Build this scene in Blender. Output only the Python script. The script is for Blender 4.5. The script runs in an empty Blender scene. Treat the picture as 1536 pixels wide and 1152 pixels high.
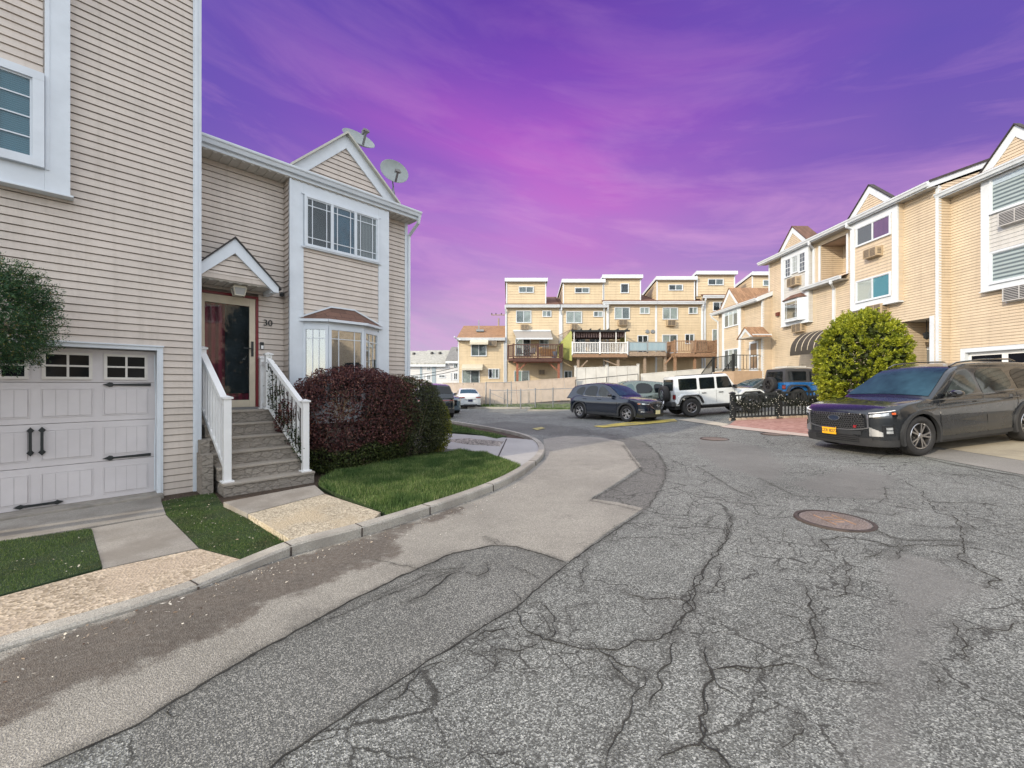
import bpy, bmesh, math, random
import numpy as np
from mathutils import Vector, Matrix, noise
random.seed(7)
sc=bpy.context.scene
# ---------------- camera, light, exposure ----------------
F=620.;CX=768.;CY=578.;CH=1.68
cd=bpy.data.cameras.new('camera');cam=bpy.data.objects.new('camera',cd);sc.collection.objects.link(cam)
cam.location=(0,0,CH);cam.rotation_euler=(math.radians(90),0,0)
cd.sensor_width=36;cd.lens=36*F/1536;cd.shift_y=(CY-576)/1536;cd.clip_start=.05;cd.clip_end=2000
sc.camera=cam
sc.view_settings.view_transform='Standard';sc.view_settings.look='None';sc.view_settings.exposure=0.62;sc.view_settings.gamma=1
SUN_EL=math.radians(24);SUN_A=math.radians(40)
sdir=Vector((-math.cos(SUN_A)*math.cos(SUN_EL),-math.sin(SUN_A)*math.cos(SUN_EL),math.sin(SUN_EL)))
sl=bpy.data.lights.new('sun','SUN');sl.energy=2.25;sl.angle=math.radians(.6);sl.color=(1,.86,.66)
so=bpy.data.objects.new('sun',sl);sc.collection.objects.link(so);so.rotation_euler=sdir.to_track_quat('Z','Y').to_euler()
w=bpy.data.worlds.new('World');sc.world=w;w.use_nodes=True
nt=w.node_tree;nt.nodes.clear()
def N(t,typ,**k):
    n=t.nodes.new(typ)
    for a,b in k.items():
        if a=='ins':
            for i,v in b.items(): n.inputs[i].default_value=v
        else: setattr(n,a,b)
    return n
def ramp(t,fac,stops,interp='LINEAR'):
    r=t.nodes.new('ShaderNodeValToRGB');r.color_ramp.interpolation=interp
    e=r.color_ramp.elements
    while len(e)>1: e.remove(e[-1])
    for i,(p,c) in enumerate(stops):
        if i: q_=e.new(p)
        else: q_=e[0];q_.position=p
        q_.color=(c[0],c[1],c[2],1) if hasattr(c,'__len__') else (c,c,c,1)
    if fac is not None: t.links.new(fac,r.inputs[0])
    return r
def M_(t,op,a,b=None,c=None,clamp=False):
    n=t.nodes.new('ShaderNodeMath');n.operation=op;n.use_clamp=clamp
    for i,x in enumerate((a,b,c)):
        if x is None: continue
        if isinstance(x,(int,float)): n.inputs[i].default_value=x
        else: t.links.new(x,n.inputs[i])
    return n.outputs[0]
def mixc(t,f,a,b,bt='MIX'):
    n=t.nodes.new('ShaderNodeMix');n.data_type='RGBA';n.blend_type=bt
    for i,x in ((0,f),(6,a),(7,b)):
        if isinstance(x,(int,float)): n.inputs[i].default_value=x
        elif isinstance(x,tuple): n.inputs[i].default_value=(x[0],x[1],x[2],1)
        else: t.links.new(x,n.inputs[i])
    return n.outputs[2]
def srgb(r,g,b):
    f=lambda c:(c/255/12.92) if c/255<=.04045 else ((c/255+.055)/1.055)**2.4
    return (f(r),f(g),f(b))
L_=nt.links.new
sky=N(nt,'ShaderNodeTexSky',sky_type='NISHITA');sky.sun_disc=False;sky.sun_elevation=SUN_EL
sky.sun_rotation=math.atan2(sdir.x,sdir.y)
bgA=N(nt,'ShaderNodeBackground');bgA.inputs[1].default_value=.15
L_(mixc(nt,.5,sky.outputs[0],(11.,11.,11.2)),bgA.inputs[0])
tc=N(nt,'ShaderNodeTexCoord');sp=N(nt,'ShaderNodeSeparateXYZ');L_(tc.outputs['Generated'],sp.inputs[0])
X,Y,Z=sp.outputs
elev=M_(nt,'ARCSINE',Z);az=M_(nt,'ARCTAN2',X,Y)
# cloud streaks in (azimuth, elevation): long bands drooping to the right
cmb=N(nt,'ShaderNodeCombineXYZ');L_(M_(nt,'MULTIPLY',az,1.1),cmb.inputs[0]);L_(M_(nt,'ADD',M_(nt,'MULTIPLY',elev,5.5),M_(nt,'MULTIPLY',az,.9)),cmb.inputs[1])
def cloud(scale,det,rough,dist,off):
    mp=N(nt,'ShaderNodeMapping');mp.inputs[1].default_value=off;L_(cmb.outputs[0],mp.inputs[0])
    n=N(nt,'ShaderNodeTexNoise',ins={'Scale':scale,'Detail':det,'Roughness':rough,'Distortion':dist});L_(mp.outputs[0],n.inputs['Vector']);return n.outputs[0]
n1=cloud(1.1,7,.52,.5,(3.1,1.2,0));n2=cloud(2.3,8,.6,.4,(8.3,4.2,2))
eln=M_(nt,'DIVIDE',elev,.80)
base=ramp(nt,eln,[(0,srgb(204,186,217)),(.2,srgb(206,182,215)),(.35,srgb(190,146,212)),(.5,srgb(184,128,211)),(.66,srgb(150,94,200)),(.8,srgb(124,78,188)),(1,srgb(98,64,168))])
# bluer away from the middle
edge=M_(nt,'MULTIPLY',M_(nt,'POWER',M_(nt,'ABSOLUTE',M_(nt,'SUBTRACT',az,.05)),1.3),1.5,clamp=True)
edge=M_(nt,'MULTIPLY',edge,ramp(nt,eln,[(0,.1),(.25,.45),(.5,.8),(1,.95)]).outputs[0])
c1=mixc(nt,edge,base.outputs[0],srgb(96,86,178))
# magenta band
bandE=ramp(nt,eln,[(0,.05),(.22,.35),(.45,.85),(.62,1),(.78,.5),(.92,.05),(1,0)])
m1=ramp(nt,n1,[(.38,0),(.66,1)]).outputs[0]
azf=ramp(nt,M_(nt,'MULTIPLY_ADD',az,.5,.5),[(.15,.12),(.38,.8),(.6,1),(.78,.35),(.9,.12)]).outputs[0]
f1=M_(nt,'MULTIPLY',M_(nt,'MULTIPLY',m1,bandE.outputs[0]),azf)
c2=mixc(nt,M_(nt,'MULTIPLY',f1,.5),c1,srgb(214,104,206))
# pale pink wisps lower down
lowE=ramp(nt,eln,[(0,.1),(.06,.6),(.2,.9),(.4,.7),(.6,.35),(.8,.15),(1,.1)])
f2=M_(nt,'MULTIPLY',ramp(nt,n2,[(.46,0),(.72,1)]).outputs[0],lowE.outputs[0])
c3=mixc(nt,M_(nt,'MULTIPLY',f2,.9),c2,srgb(226,168,222))
f3=M_(nt,'MULTIPLY',ramp(nt,cloud(1.6,6,.5,.2,(1,9,4)),[(.5,0),(.75,1)]).outputs[0],.35)
c4=mixc(nt,f3,c3,srgb(112,80,188))
bgB=N(nt,'ShaderNodeBackground');bgB.inputs[1].default_value=.64;L_(c4,bgB.inputs[0])
mixf=ramp(nt,M_(nt,'MULTIPLY_ADD',Y,.5,.5),[(.70,0),(.765,1)]).outputs[0]
mx=N(nt,'ShaderNodeMixShader');L_(mixf,mx.inputs[0]);L_(bgA.outputs[0],mx.inputs[1]);L_(bgB.outputs[0],mx.inputs[2])
wo=N(nt,'ShaderNodeOutputWorld');L_(mx.outputs[0],wo.inputs[0])
sc.render.engine='CYCLES'

# ---------------- helpers ----------------
COL=sc.collection
def tag(o,label=None,cat=None,group=None,kind=None):
    if label:o['label']=label
    if cat:o['category']=cat
    if group:o['group']=group
    if kind:o['kind']=kind
    return o
def empty(name,mat=None,**k):
    o=bpy.data.objects.new(name,None);COL.objects.link(o);o.empty_display_size=.3
    if mat is not None:o.matrix_world=mat
    return tag(o,**k)
class MB:
    def __init__(s): s.v=[];s.f=[];s.mi=[];s.cur=0
    def add(s,vs,fs):
        b=len(s.v);s.v+=[tuple(p) for p in vs];s.f+=[tuple(b+i for i in f) for f in fs];s.mi+=[s.cur]*len(fs);return s
    def box(s,x0,x1,y0,y1,z0,z1,m=None):
        if x0>x1:x0,x1=x1,x0
        if y0>y1:y0,y1=y1,y0
        if z0>z1:z0,z1=z1,z0
        v=[(x,y,z) for z in(z0,z1) for y in(y0,y1) for x in(x0,x1)]
        if m is not None:v=[m@Vector(p) for p in v]
        return s.add(v,[(0,2,3,1),(4,5,7,6),(0,1,5,4),(2,6,7,3),(0,4,6,2),(1,3,7,5)])
    def quad(s,a,b,c,d): return s.add([a,b,c,d],[(0,1,2,3)])
    def bar(s,a,b,w,h=None,up=(0,0,1)):
        h=h or w;a=Vector(a);b=Vector(b);d=(b-a);L=d.length
        if L<1e-6:return s
        d/=L;u=Vector(up)
        if abs(d.dot(u))>.98:u=Vector((1,0,0))
        r=d.cross(u).normalized();u=r.cross(d)
        v=[]
        for p in(a,b):
            for i,j in((-1,-1),(1,-1),(1,1),(-1,1)): v.append(p+r*(i*w/2)+u*(j*h/2))
        return s.add(v,[(3,2,1,0),(4,5,6,7),(0,1,5,4),(1,2,6,5),(2,3,7,6),(3,0,4,7)])
    def tube(s,pts,r,n=8,cap=True):
        pts=[Vector(p) for p in pts];rs=r if hasattr(r,'__len__') else [r]*len(pts)
        rings=[];pr=None
        for i,p in enumerate(pts):
            d=(pts[min(i+1,len(pts)-1)]-pts[max(i-1,0)]).normalized()
            u=Vector((0,0,1)) if abs(d.z)<.95 else Vector((1,0,0))
            a=d.cross(u).normalized()
            if pr is not None and a.dot(pr)<0:a=-a
            pr=a;b=d.cross(a)
            rings.append([p+a*math.cos(2*math.pi*k/n)*rs[i]+b*math.sin(2*math.pi*k/n)*rs[i] for k in range(n)])
        v=[q for R in rings for q in R];f=[]
        for i in range(len(pts)-1):
            for k in range(n):
                f.append((i*n+k,i*n+(k+1)%n,(i+1)*n+(k+1)%n,(i+1)*n+k))
        if cap:f+=[tuple(range(n))[::-1],tuple((len(pts)-1)*n+k for k in range(n))]
        return s.add(v,f)
    def lathe(s,prof,m,n=32,arc=1.0):
        # prof (r,h) about local z
        v=[];f=[]
        for k in range(n):
            a=2*math.pi*k/n*arc
            for r,h in prof: v.append(m@Vector((r*math.cos(a),r*math.sin(a),h)))
        q=len(prof)
        for k in range(n):
            k2=(k+1)%n
            for j in range(q-1): f.append((k*q+j,k2*q+j,k2*q+j+1,k*q+j+1))
        return s.add(v,f)
    def prism(s,poly,a,b,m=None):
        # poly list (x,z) extruded y a..b
        n=len(poly);v=[(x,a,z) for x,z in poly]+[(x,b,z) for x,z in poly]
        if m is not None:v=[m@Vector(p) for p in v]
        return s.add(v,[tuple(range(n)),tuple(range(2*n-1,n-1,-1))]+[(i,n+i,n+(i+1)%n,(i+1)%n) for i in range(n)])
    def slab(s,poly,z0,z1):
        n=len(poly);v=[(x,y,z0) for x,y in poly]+[(x,y,z1) for x,y in poly]
        return s.add(v,[tuple(range(n))[::-1],tuple(range(n,2*n))]+[(i,(i+1)%n,n+(i+1)%n,n+i) for i in range(n)])
    def build(s,name,mat,parent=None,smooth=False,bevel=0,sharp=35,fix=True):
        me=bpy.data.meshes.new(name);me.from_pydata(s.v,[],s.f)
        ms=mat if isinstance(mat,(list,tuple)) else [mat]
        for m in ms:me.materials.append(m)
        if len(ms)>1:me.polygons.foreach_set('material_index',s.mi)
        if fix:
            bm=bmesh.new();bm.from_mesh(me);bmesh.ops.recalc_face_normals(bm,faces=bm.faces[:])
            if bevel: bmesh.ops.bevel(bm,geom=[e for e in bm.edges if len(e.link_faces)==2 and e.calc_face_angle(0)>.6],offset=bevel,segments=2,affect='EDGES',profile=.6)
            bm.to_mesh(me);bm.free()
        o=bpy.data.objects.new(name,me);COL.objects.link(o)
        if parent is not None:o.parent=parent
        if smooth:
            me.polygons.foreach_set('use_smooth',[True]*len(me.polygons))
            me.set_sharp_from_angle(angle=math.radians(sharp))
        me.update();return o
def children_of(o): return [c for c in COL.objects if c.parent is o]
def copy_tree(o,parent=None):
    c=o.copy();COL.objects.link(c);c.parent=parent
    for ch in [q for q in list(COL.objects) if q.parent is o]: copy_tree(ch,c)
    return c
# ---- pixel of the photo -> place on a vertical facade plane or on the ground
class Fr:
    def __init__(s,ox,oy,deg,z=0):
        s.o=(ox,oy);s.t=math.radians(deg);s.D=(math.cos(s.t),math.sin(s.t));s.Nn=(-math.sin(s.t),math.cos(s.t))
        s.M=Matrix.Translation((ox,oy,0))@Matrix.Rotation(s.t,4,'Z')
    def __call__(s,u,v,y=0.):
        dx=(u-CX)/F;dz=(CY-v)/F
        t=(y+s.o[0]*s.Nn[0]+s.o[1]*s.Nn[1])/(dx*s.Nn[0]+s.Nn[1])
        return (t*dx-s.o[0])*s.D[0]+(t-s.o[1])*s.D[1],CH+dz*t
    def x(s,u,y=0.): return s(u,0,y)[0]
    def z(s,u,v,y=0.): return s(u,v,y)[1]
def G(u,v,z=0):
    t=(CH-z)*F/(v-CY);return ((u-CX)/F*t,t)
def gz(x,y=0):
    if x<=0:return 0.
    if x<=8:return .03*x
    return .24+.07*(min(x,18)-8)
def GZ(u,v,dz=0):
    z=0.
    for _ in range(12):
        p=G(u,v,z+dz);z=.5*z+.5*gz(*p)
    return p[0],p[1],z

# ---------------- materials ----------------
MC={}
def mat(name):
    m=bpy.data.materials.new(name);m.use_nodes=True;t=m.node_tree;b=t.nodes['Principled BSDF'];return m,t,b
def simple(name,col,rough=.6,metal=0,nv=.06,ns=6,bump=0,bs=80,coat=0,spec=.5):
    if name in MC:return MC[name]
    m,t,b=mat(name)
    tcn=N(t,'ShaderNodeTexCoord')
    n=N(t,'ShaderNodeTexNoise',ins={'Scale':ns,'Detail':5,'Roughness':.6});t.links.new(tcn.outputs['Object'],n.inputs['Vector'])
    c=tuple(col)
    r=ramp(t,n.outputs[0],[(.3,tuple(max(0,x*(1-nv*1.6)) for x in c)),(.7,tuple(min(1,x*(1+nv)) for x in c))])
    t.links.new(r.outputs[0],b.inputs['Base Color'])
    b.inputs['Roughness'].default_value=rough;b.inputs['Metallic'].default_value=metal
    b.inputs['Coat Weight'].default_value=coat;b.inputs['Coat Roughness'].default_value=.04;b.inputs['Specular IOR Level'].default_value=spec
    if bump:
        n2=N(t,'ShaderNodeTexNoise',ins={'Scale':bs,'Detail':4});t.links.new(tcn.outputs['Object'],n2.inputs['Vector'])
        bp=N(t,'ShaderNodeBump',ins={'Strength':bump,'Distance':.01});t.links.new(n2.outputs[0],bp.inputs['Height']);t.links.new(bp.outputs[0],b.inputs['Normal'])
    MC[name]=m;return m
def speckle(name,c0,c1,scale,big=.15,rough=.9,bump=.4,c2=None,bigscale=.7):
    if name in MC:return MC[name]
    m,t,b=mat(name);tcn=N(t,'ShaderNodeTexCoord');O=tcn.outputs['Object']
    v=N(t,'ShaderNodeTexVoronoi',ins={'Scale':scale});t.links.new(O,v.inputs['Vector'])
    s=N(t,'ShaderNodeSeparateColor');t.links.new(v.outputs['Color'],s.inputs[0])
    r=ramp(t,s.outputs[0],[(0,c0),(1,c1)]).outputs[0]
    n=N(t,'ShaderNodeTexNoise',ins={'Scale':bigscale,'Detail':6,'Roughness':.65});t.links.new(O,n.inputs['Vector'])
    k=ramp(t,n.outputs[0],[(.3,1-big),(.7,1+big*.6)]).outputs[0]
    c=mixc(t,1.,r,k,'MULTIPLY')
    if c2:
        n3=N(t,'ShaderNodeTexNoise',ins={'Scale':1.7,'Detail':7});t.links.new(O,n3.inputs['Vector'])
        c=mixc(t,ramp(t,n3.outputs[0],[(.48,0),(.62,.7)]).outputs[0],c,c2)
    t.links.new(c,b.inputs['Base Color']);b.inputs['Roughness'].default_value=rough
    bp=N(t,'ShaderNodeBump',ins={'Strength':bump,'Distance':.006});t.links.new(v.outputs['Distance'],bp.inputs['Height']);t.links.new(bp.outputs[0],b.inputs['Normal'])
    MC[name]=m;return m
def siding_mat(name,col):
    if name in MC:return MC[name]
    m,t,b=mat(name);tcn=N(t,'ShaderNodeTexCoord');O=tcn.outputs['Object']
    mp=N(t,'ShaderNodeMapping');mp.inputs[3].default_value=(1.2,1.2,1.2);t.links.new(O,mp.inputs[0])
    n=N(t,'ShaderNodeTexNoise',ins={'Scale':1.0,'Detail':6,'Roughness':.7});t.links.new(mp.outputs[0],n.inputs['Vector'])
    mp2=N(t,'ShaderNodeMapping');mp2.inputs[3].default_value=(3,3,60);t.links.new(O,mp2.inputs[0])
    n2=N(t,'ShaderNodeTexNoise',ins={'Scale':3.0,'Detail':4});t.links.new(mp2.outputs[0],n2.inputs['Vector'])
    # every course a little different in tone
    sx=N(t,'ShaderNodeSeparateXYZ');t.links.new(O,sx.inputs[0])
    wn=N(t,'ShaderNodeTexWhiteNoise',noise_dimensions='1D');t.links.new(M_(t,'FLOOR',M_(t,'MULTIPLY',sx.outputs[2],9.7)),wn.inputs['W'])
    c=mixc(t,1.,col,ramp(t,n.outputs[0],[(.3,.86),(.7,1.05)]).outputs[0],'MULTIPLY')
    c=mixc(t,1.,c,ramp(t,n2.outputs[0],[(.3,.95),(.7,1.03)]).outputs[0],'MULTIPLY')
    c=mixc(t,1.,c,ramp(t,wn.outputs[0],[(0,.955),(1,1.03)]).outputs[0],'MULTIPLY')
    mp3=N(t,'ShaderNodeMapping');mp3.inputs[3].default_value=(7,7,.35);t.links.new(O,mp3.inputs[0]);n3=N(t,'ShaderNodeTexNoise',ins={'Scale':1.,'Detail':6,'Roughness':.7});t.links.new(mp3.outputs[0],n3.inputs['Vector'])
    c=mixc(t,1.,c,ramp(t,n3.outputs[0],[(.28,(.86,.855,.84)),(.5,(1,1,1))]).outputs[0],'MULTIPLY')
    t.links.new(c,b.inputs['Base Color']);b.inputs['Roughness'].default_value=.5
    bp=N(t,'ShaderNodeBump',ins={'Strength':.15,'Distance':.004});t.links.new(n2.outputs[0],bp.inputs['Height']);t.links.new(bp.outputs[0],b.inputs['Normal'])
    MC[name]=m;return m
def glass(name,tint=(.75,.8,.82),mn=.10,rough=.02):
    if name in MC:return MC[name]
    m=bpy.data.materials.new(name);m.use_nodes=True;t=m.node_tree;t.nodes.clear()
    tr=N(t,'ShaderNodeBsdfTransparent');tr.inputs[0].default_value=(*tint,1)
    gl=N(t,'ShaderNodeBsdfGlossy');gl.inputs['Roughness'].default_value=rough
    tcn=N(t,'ShaderNodeTexCoord');nn=N(t,'ShaderNodeTexNoise',ins={'Scale':1.3,'Detail':1});t.links.new(tcn.outputs['Object'],nn.inputs['Vector'])
    bp=N(t,'ShaderNodeBump',ins={'Strength':.05,'Distance':.05});t.links.new(nn.outputs[0],bp.inputs['Height']);t.links.new(bp.outputs[0],gl.inputs['Normal'])
    lw=N(t,'ShaderNodeLayerWeight');lw.inputs[0].default_value=.5
    f=M_(t,'ADD',M_(t,'MULTIPLY',M_(t,'POWER',lw.outputs['Facing'],3.2),.6),mn+.012,clamp=True)
    mxs=N(t,'ShaderNodeMixShader');t.links.new(f,mxs.inputs[0]);t.links.new(tr.outputs[0],mxs.inputs[1]);t.links.new(gl.outputs[0],mxs.inputs[2])
    o=N(t,'ShaderNodeOutputMaterial');t.links.new(mxs.outputs[0],o.inputs[0]);MC[name]=m;return m
def shingle(name,c):
    if name in MC:return MC[name]
    m,t,b=mat(name);tcn=N(t,'ShaderNodeTexCoord')
    br=N(t,'ShaderNodeTexBrick',ins={'Scale':1.0,'Mortar Size':.006,'Brick Width':.3,'Row Height':.14});t.links.new(tcn.outputs['Object'],br.inputs['Vector'])
    br.inputs['Color1'].default_value=(*[x*.8 for x in c],1);br.inputs['Color2'].default_value=(*[x*1.2 for x in c],1);br.inputs['Mortar'].default_value=(*[x*.5 for x in c],1)
    n=N(t,'ShaderNodeTexNoise',ins={'Scale':60,'Detail':4});t.links.new(tcn.outputs['Object'],n.inputs['Vector'])
    t.links.new(mixc(t,1.,br.outputs[0],ramp(t,n.outputs[0],[(.3,.75),(.7,1.2)]).outputs[0],'MULTIPLY'),b.inputs['Base Color']);b.inputs['Roughness'].default_value=.9
    MC[name]=m;return m
def folds(name,c0,c1,scale=30,axis=0,rough=.8):
    # cloth curtains / slatted blinds: fold and slat shade painted as two-tone bands along one axis
    if name in MC:return MC[name]
    m,t,b=mat(name);tcn=N(t,'ShaderNodeTexCoord')
    wv=N(t,'ShaderNodeTexWave',ins={'Scale':scale,'Distortion':1.2 if axis==0 else 0.,'Detail':2});wv.bands_direction='XYZ'[axis];t.links.new(tcn.outputs['Object'],wv.inputs['Vector'])
    t.links.new(ramp(t,wv.outputs[0],[(.2,c0),(.8,c1)]).outputs[0],b.inputs['Base Color']);b.inputs['Roughness'].default_value=rough;MC[name]=m;return m
SID=siding_mat('vinyl_siding_beige',(.59,.525,.465))
SIDR=siding_mat('vinyl_siding_sand',(.60,.50,.37))
SIDB=siding_mat('vinyl_siding_tan',(.62,.51,.345))
SIDW=siding_mat('vinyl_siding_white',(.56,.56,.54))
WH=simple('white_trim',(.62,.67,.72),.45,nv=.05,ns=3)
WH2=simple('white_vinyl',(.76,.77,.77),.4,nv=.04,ns=4)
SOF=simple('soffit',(.5,.48,.44),.7)
CREAM=simple('cream_trim',(.55,.49,.38),.5)
GARD=simple('garage_paint',(.60,.575,.585),.5,nv=.05,ns=2,bump=.12,bs=140)
BLK=simple('black_iron',(.014,.018,.02),.45)
DARK=simple('dark_rubber',(.02,.02,.021),.75,nv=.2,bump=.2,bs=40)
DARKP=simple('dark_plastic',(.03,.031,.033),.55)
ROOM=simple('room_dark',(.022,.03,.034),.9,nv=.5,ns=2)
ROOMB=simple('room_blue',(.02,.075,.12),.8,nv=.35,ns=3)
ROOMG=folds('curtain_grey',(.10,.11,.11),(.2,.21,.21),9)
BLIND=folds('blind_white',(.30,.36,.36),(.52,.58,.57),14,2)
ZEBRA=folds('blind_zebra',(.15,.18,.185),(.52,.56,.54),2.2,2)
BLINDB=folds('blind_blue',(.03,.11,.15),(.055,.17,.22),12,2)
CURT=folds('curtain_pale',(.34,.35,.33),(.6,.6,.56),8)
CURTT=folds('curtain_turquoise',(.06,.22,.27),(.12,.33,.38),7)
CURTP=folds('curtain_violet',(.10,.08,.15),(.26,.13,.25),5)
GL=glass('window_glass',(.93,.96,.97),.02);GLD=glass('door_glass',(.85,.88,.9),.02);GLR=glass('bay_glass',(.85,.9,.91),.30)
SHB=shingle('shingle_brown',(.15,.082,.06));SHT=shingle('shingle_tan',(.32,.19,.11));SHK=shingle('shingle_dark',(.05,.045,.045))
RED=simple('maroon_paint',(.16,.012,.018),.35)
REDC=folds('door_red',(.10,.008,.02),(.22,.016,.04),3)
CHR=simple('chrome',(.55,.56,.58),.18,1.0,nv=.02)
ALU=simple('grey_metal',(.30,.32,.34),.4,.7)
WOOD=simple('wood_brown',(.085,.038,.03),.7,nv=.25,ns=10,bump=.2)
WOODT=simple('wood_tan',(.30,.185,.115),.7,nv=.25,ns=12,bump=.2)
WOODG=simple('wood_grey',(.32,.25,.19),.8,nv=.25,ns=12)
# ---------------- facade parts (local frame: x along, y inward, z up) ----------------
def xrange_at(poly,z):
    xs=[]
    n=len(poly)
    for i in range(n):
        (x0,z0),(x1,z1)=poly[i],poly[(i+1)%n]
        if z0==z1:continue
        if min(z0,z1)<=z<=max(z0,z1): xs.append(x0+(x1-x0)*(z-z0)/(z1-z0))
    return (min(xs),max(xs)) if len(xs)>1 else None
def siding(B,poly,y,c=.103,o=(0,0),d=(1,0),n=(0,-1),holes=(),p=.018,z0=None):
    # lapped boards: each course slopes out to a lip and steps back
    o=Vector((o[0],o[1]));d=Vector(d);n=Vector(n);o=o-n*y
    zs=[q[1] for q in poly];lo,hi=min(zs),max(zs)
    P=lambda a,off,z:(o.x+d.x*a+n.x*off,o.y+d.y*a+n.y*off,z)
    k0=math.floor((lo)/c)
    for k in range(k0,math.ceil(hi/c)):
        za=max(k*c,lo);zb=min((k+1)*c,hi)
        if zb-za<.004:continue
        ra=xrange_at(poly,za+1e-4);rb=xrange_at(poly,zb-1e-4)
        if not ra or not rb:continue
        cuts=[]
        for (h0,h1,g0,g1) in holes:
            if g0-.01<(za+zb)/2<g1+.01:cuts.append((h0,h1))
        segs=[(ra[0],ra[1],rb[0],rb[1])]
        for h0,h1 in sorted(cuts):
            ns=[]
            for s in segs:
                if h1<=s[0] or h0>=s[1]:ns.append(s);continue
                if h0>s[0]+.01:ns.append((s[0],h0,s[2],h0))
                if h1<s[1]-.01:ns.append((h1,s[1],h1,s[3]))
            segs=ns
        g=.012 if zb-za>.03 else .002
        for a0,a1,b0,b1 in segs:
            B.add([P(a0,p,za),P(a1,p,za),P(b1,.004,zb-g),P(b0,.004,zb-g),P(b0,-.03,zb-g),P(b1,-.03,zb-g),P(b1,-.03,zb),P(b0,-.03,zb),P(b0,p,zb),P(b1,p,zb)],
                  [(0,1,2,3),(3,2,5,4),(4,5,6,7),(7,6,9,8)])
    return B
def window(par,x0,x1,z0,z1,y,cols=(1,),mat_in=None,fr=.055,frame=None,muntin=None,dep=.05,pane=None,sash=0,name='window',inner=None,label=None):
    frame=frame or WH;B=MB();y=y-.022
    B.box(x0,x1,y-dep,y+.02,z1-fr,z1).box(x0,x1,y-dep-.012,y+.02,z0,z0+fr).box(x0,x0+fr,y-dep+.002,y+.02,z0+fr,z1-fr).box(x1-fr,x1,y-dep+.002,y+.02,z0+fr,z1-fr)
    W=x1-x0-2*fr;T=float(sum(cols));a=x0+fr
    edges=[]
    for i,c in enumerate(cols):
        b=a+W*c/T;edges.append((a,b))
        if i<len(cols)-1:B.box(b-.028,b+.028,y-dep+.004,y-.004,z0+fr,z1-fr)
        a=b
    for (a,b) in edges:
        s=.022
        B.box(a+.002,a+s,y-.032,y-.006,z0+fr,z1-fr).box(b-s,b-.002,y-.032,y-.006,z0+fr,z1-fr).box(a+s,b-s,y-.031,y-.006,z0+fr,z0+fr+s).box(a+s,b-s,y-.031,y-.006,z1-fr-s,z1-fr)
        if sash:
            zm=z0+(z1-z0)*sash;B.box(a+s,b-s,y-.034,y-.006,zm-.02,zm+.02)
        if muntin=='prairie':
            q=min(.14,(b-a)*.22)
            for xx in (a+q,b-q):B.box(xx-.008,xx+.008,y-.030,y-.022,z0+fr+s,z1-fr-s)
            B.box(a+s,b-s,y-.0305,y-.0215,z1-fr-.16,z1-fr-.144)
            if z1-z0<1.5:B.box(a+s,b-s,y-.0305,y-.0215,z0+fr+.144,z0+fr+.16)
        elif muntin:
            nx,nz=muntin
            for i in range(1,nx):
                xx=a+(b-a)*i/nx;B.box(xx-.008,xx+.008,y-.030,y-.022,z0+fr+s,z1-fr-s)
            for i in range(1,nz):
                zz=z0+fr+(z1-z0-2*fr)*i/nz;B.box(a+s,b-s,y-.0305,y-.0215,zz-.008,zz+.008)
    w_=B.build(name,frame,par)
    if label:w_['label']=label
    mi=mat_in if isinstance(mat_in,(list,tuple)) else [mat_in or ROOM]*len(cols)
    for (a,b),mm in zip(edges,mi):
        q=MB();q.box(a+.004,b-.004,y-.006,y-.002,z0+fr,z1-fr).build(inner or 'blind_or_dark_room',mm,w_)
    MB().box(x0+fr,x1-fr,y-.020,y-.016,z0+fr,z1-fr).build('pane',pane or GL,w_)
    return w_
def ac_unit(par,x0,x1,z0,z1,y,d=.3,m=None,label=None):
    m=m or simple('ac_beige',(.42,.33,.22),.5)
    o=MB().box(x0,x1,y-d,y,z0,z1).build('air_conditioner',m,par,bevel=.008)
    g=MB();n=7
    zz0=z0+.05;zz1=z1-.04;g.box(x0+.05,x1-.05,y-d-.004,y-d+.002,zz0-.01,zz1+.01).build('grille_back',DARKP,o)
    g=MB()
    for i in range(n):
        z=zz0+(zz1-zz0)*(i+.5)/n;g.box(x0+.04,x1-.04,y-d-.014,y-d-.004,z-.01,z+.008)
    g.bar((x0+.04,y-d-.009,zz0-.01),(x0+.04,y-d-.009,zz1+.01),.02).bar((x1-.04,y-d-.009,zz0-.01),(x1-.04,y-d-.009,zz1+.01),.02)
    g.bar(((x0+x1)/2,y-d-.010,zz0-.01),((x0+x1)/2,y-d-.010,zz1+.01),.02)
    g.build('grille',m,o)
    s=MB()
    for i in range(4):
        z=z0+.1+i*(z1-z0-.16)/4
        for xs in((x0-.004,x0+.003),(x1-.003,x1+.004)): s.box(xs[0],xs[1],y-d+.05,y-.08,z,z+.03)
    s.build('side_vent',DARKP,o);MB().box(x0-.03,x1+.03,y-.08,y,z0-.03,z1+.03).build('sleeve',m,o)
    return o
def gutter(par,x0,x1,y,z,m=None,name='gutter',h=.13,w=.12):
    # y= wall-side face, runs outward ; z=top
    prof=[(0,z),(0,z-h),(-w*.55,z-h),(-w*.75,z-h*.5),(-w*.95,z-h*.35),(-w,z-.02),(-w,z),(-w+.012,z),(-w+.014,z-.02),(-.012,z-.02)]
    B=MB();n=len(prof)
    v=[(x0,y+a,b) for a,b in prof]+[(x1,y+a,b) for a,b in prof]
    B.add(v,[tuple(range(n)),tuple(range(2*n-1,n-1,-1))]+[(i,n+i,n+(i+1)%n,(i+1)%n) for i in range(n)])
    return B.build(name,m or WH,par)
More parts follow.
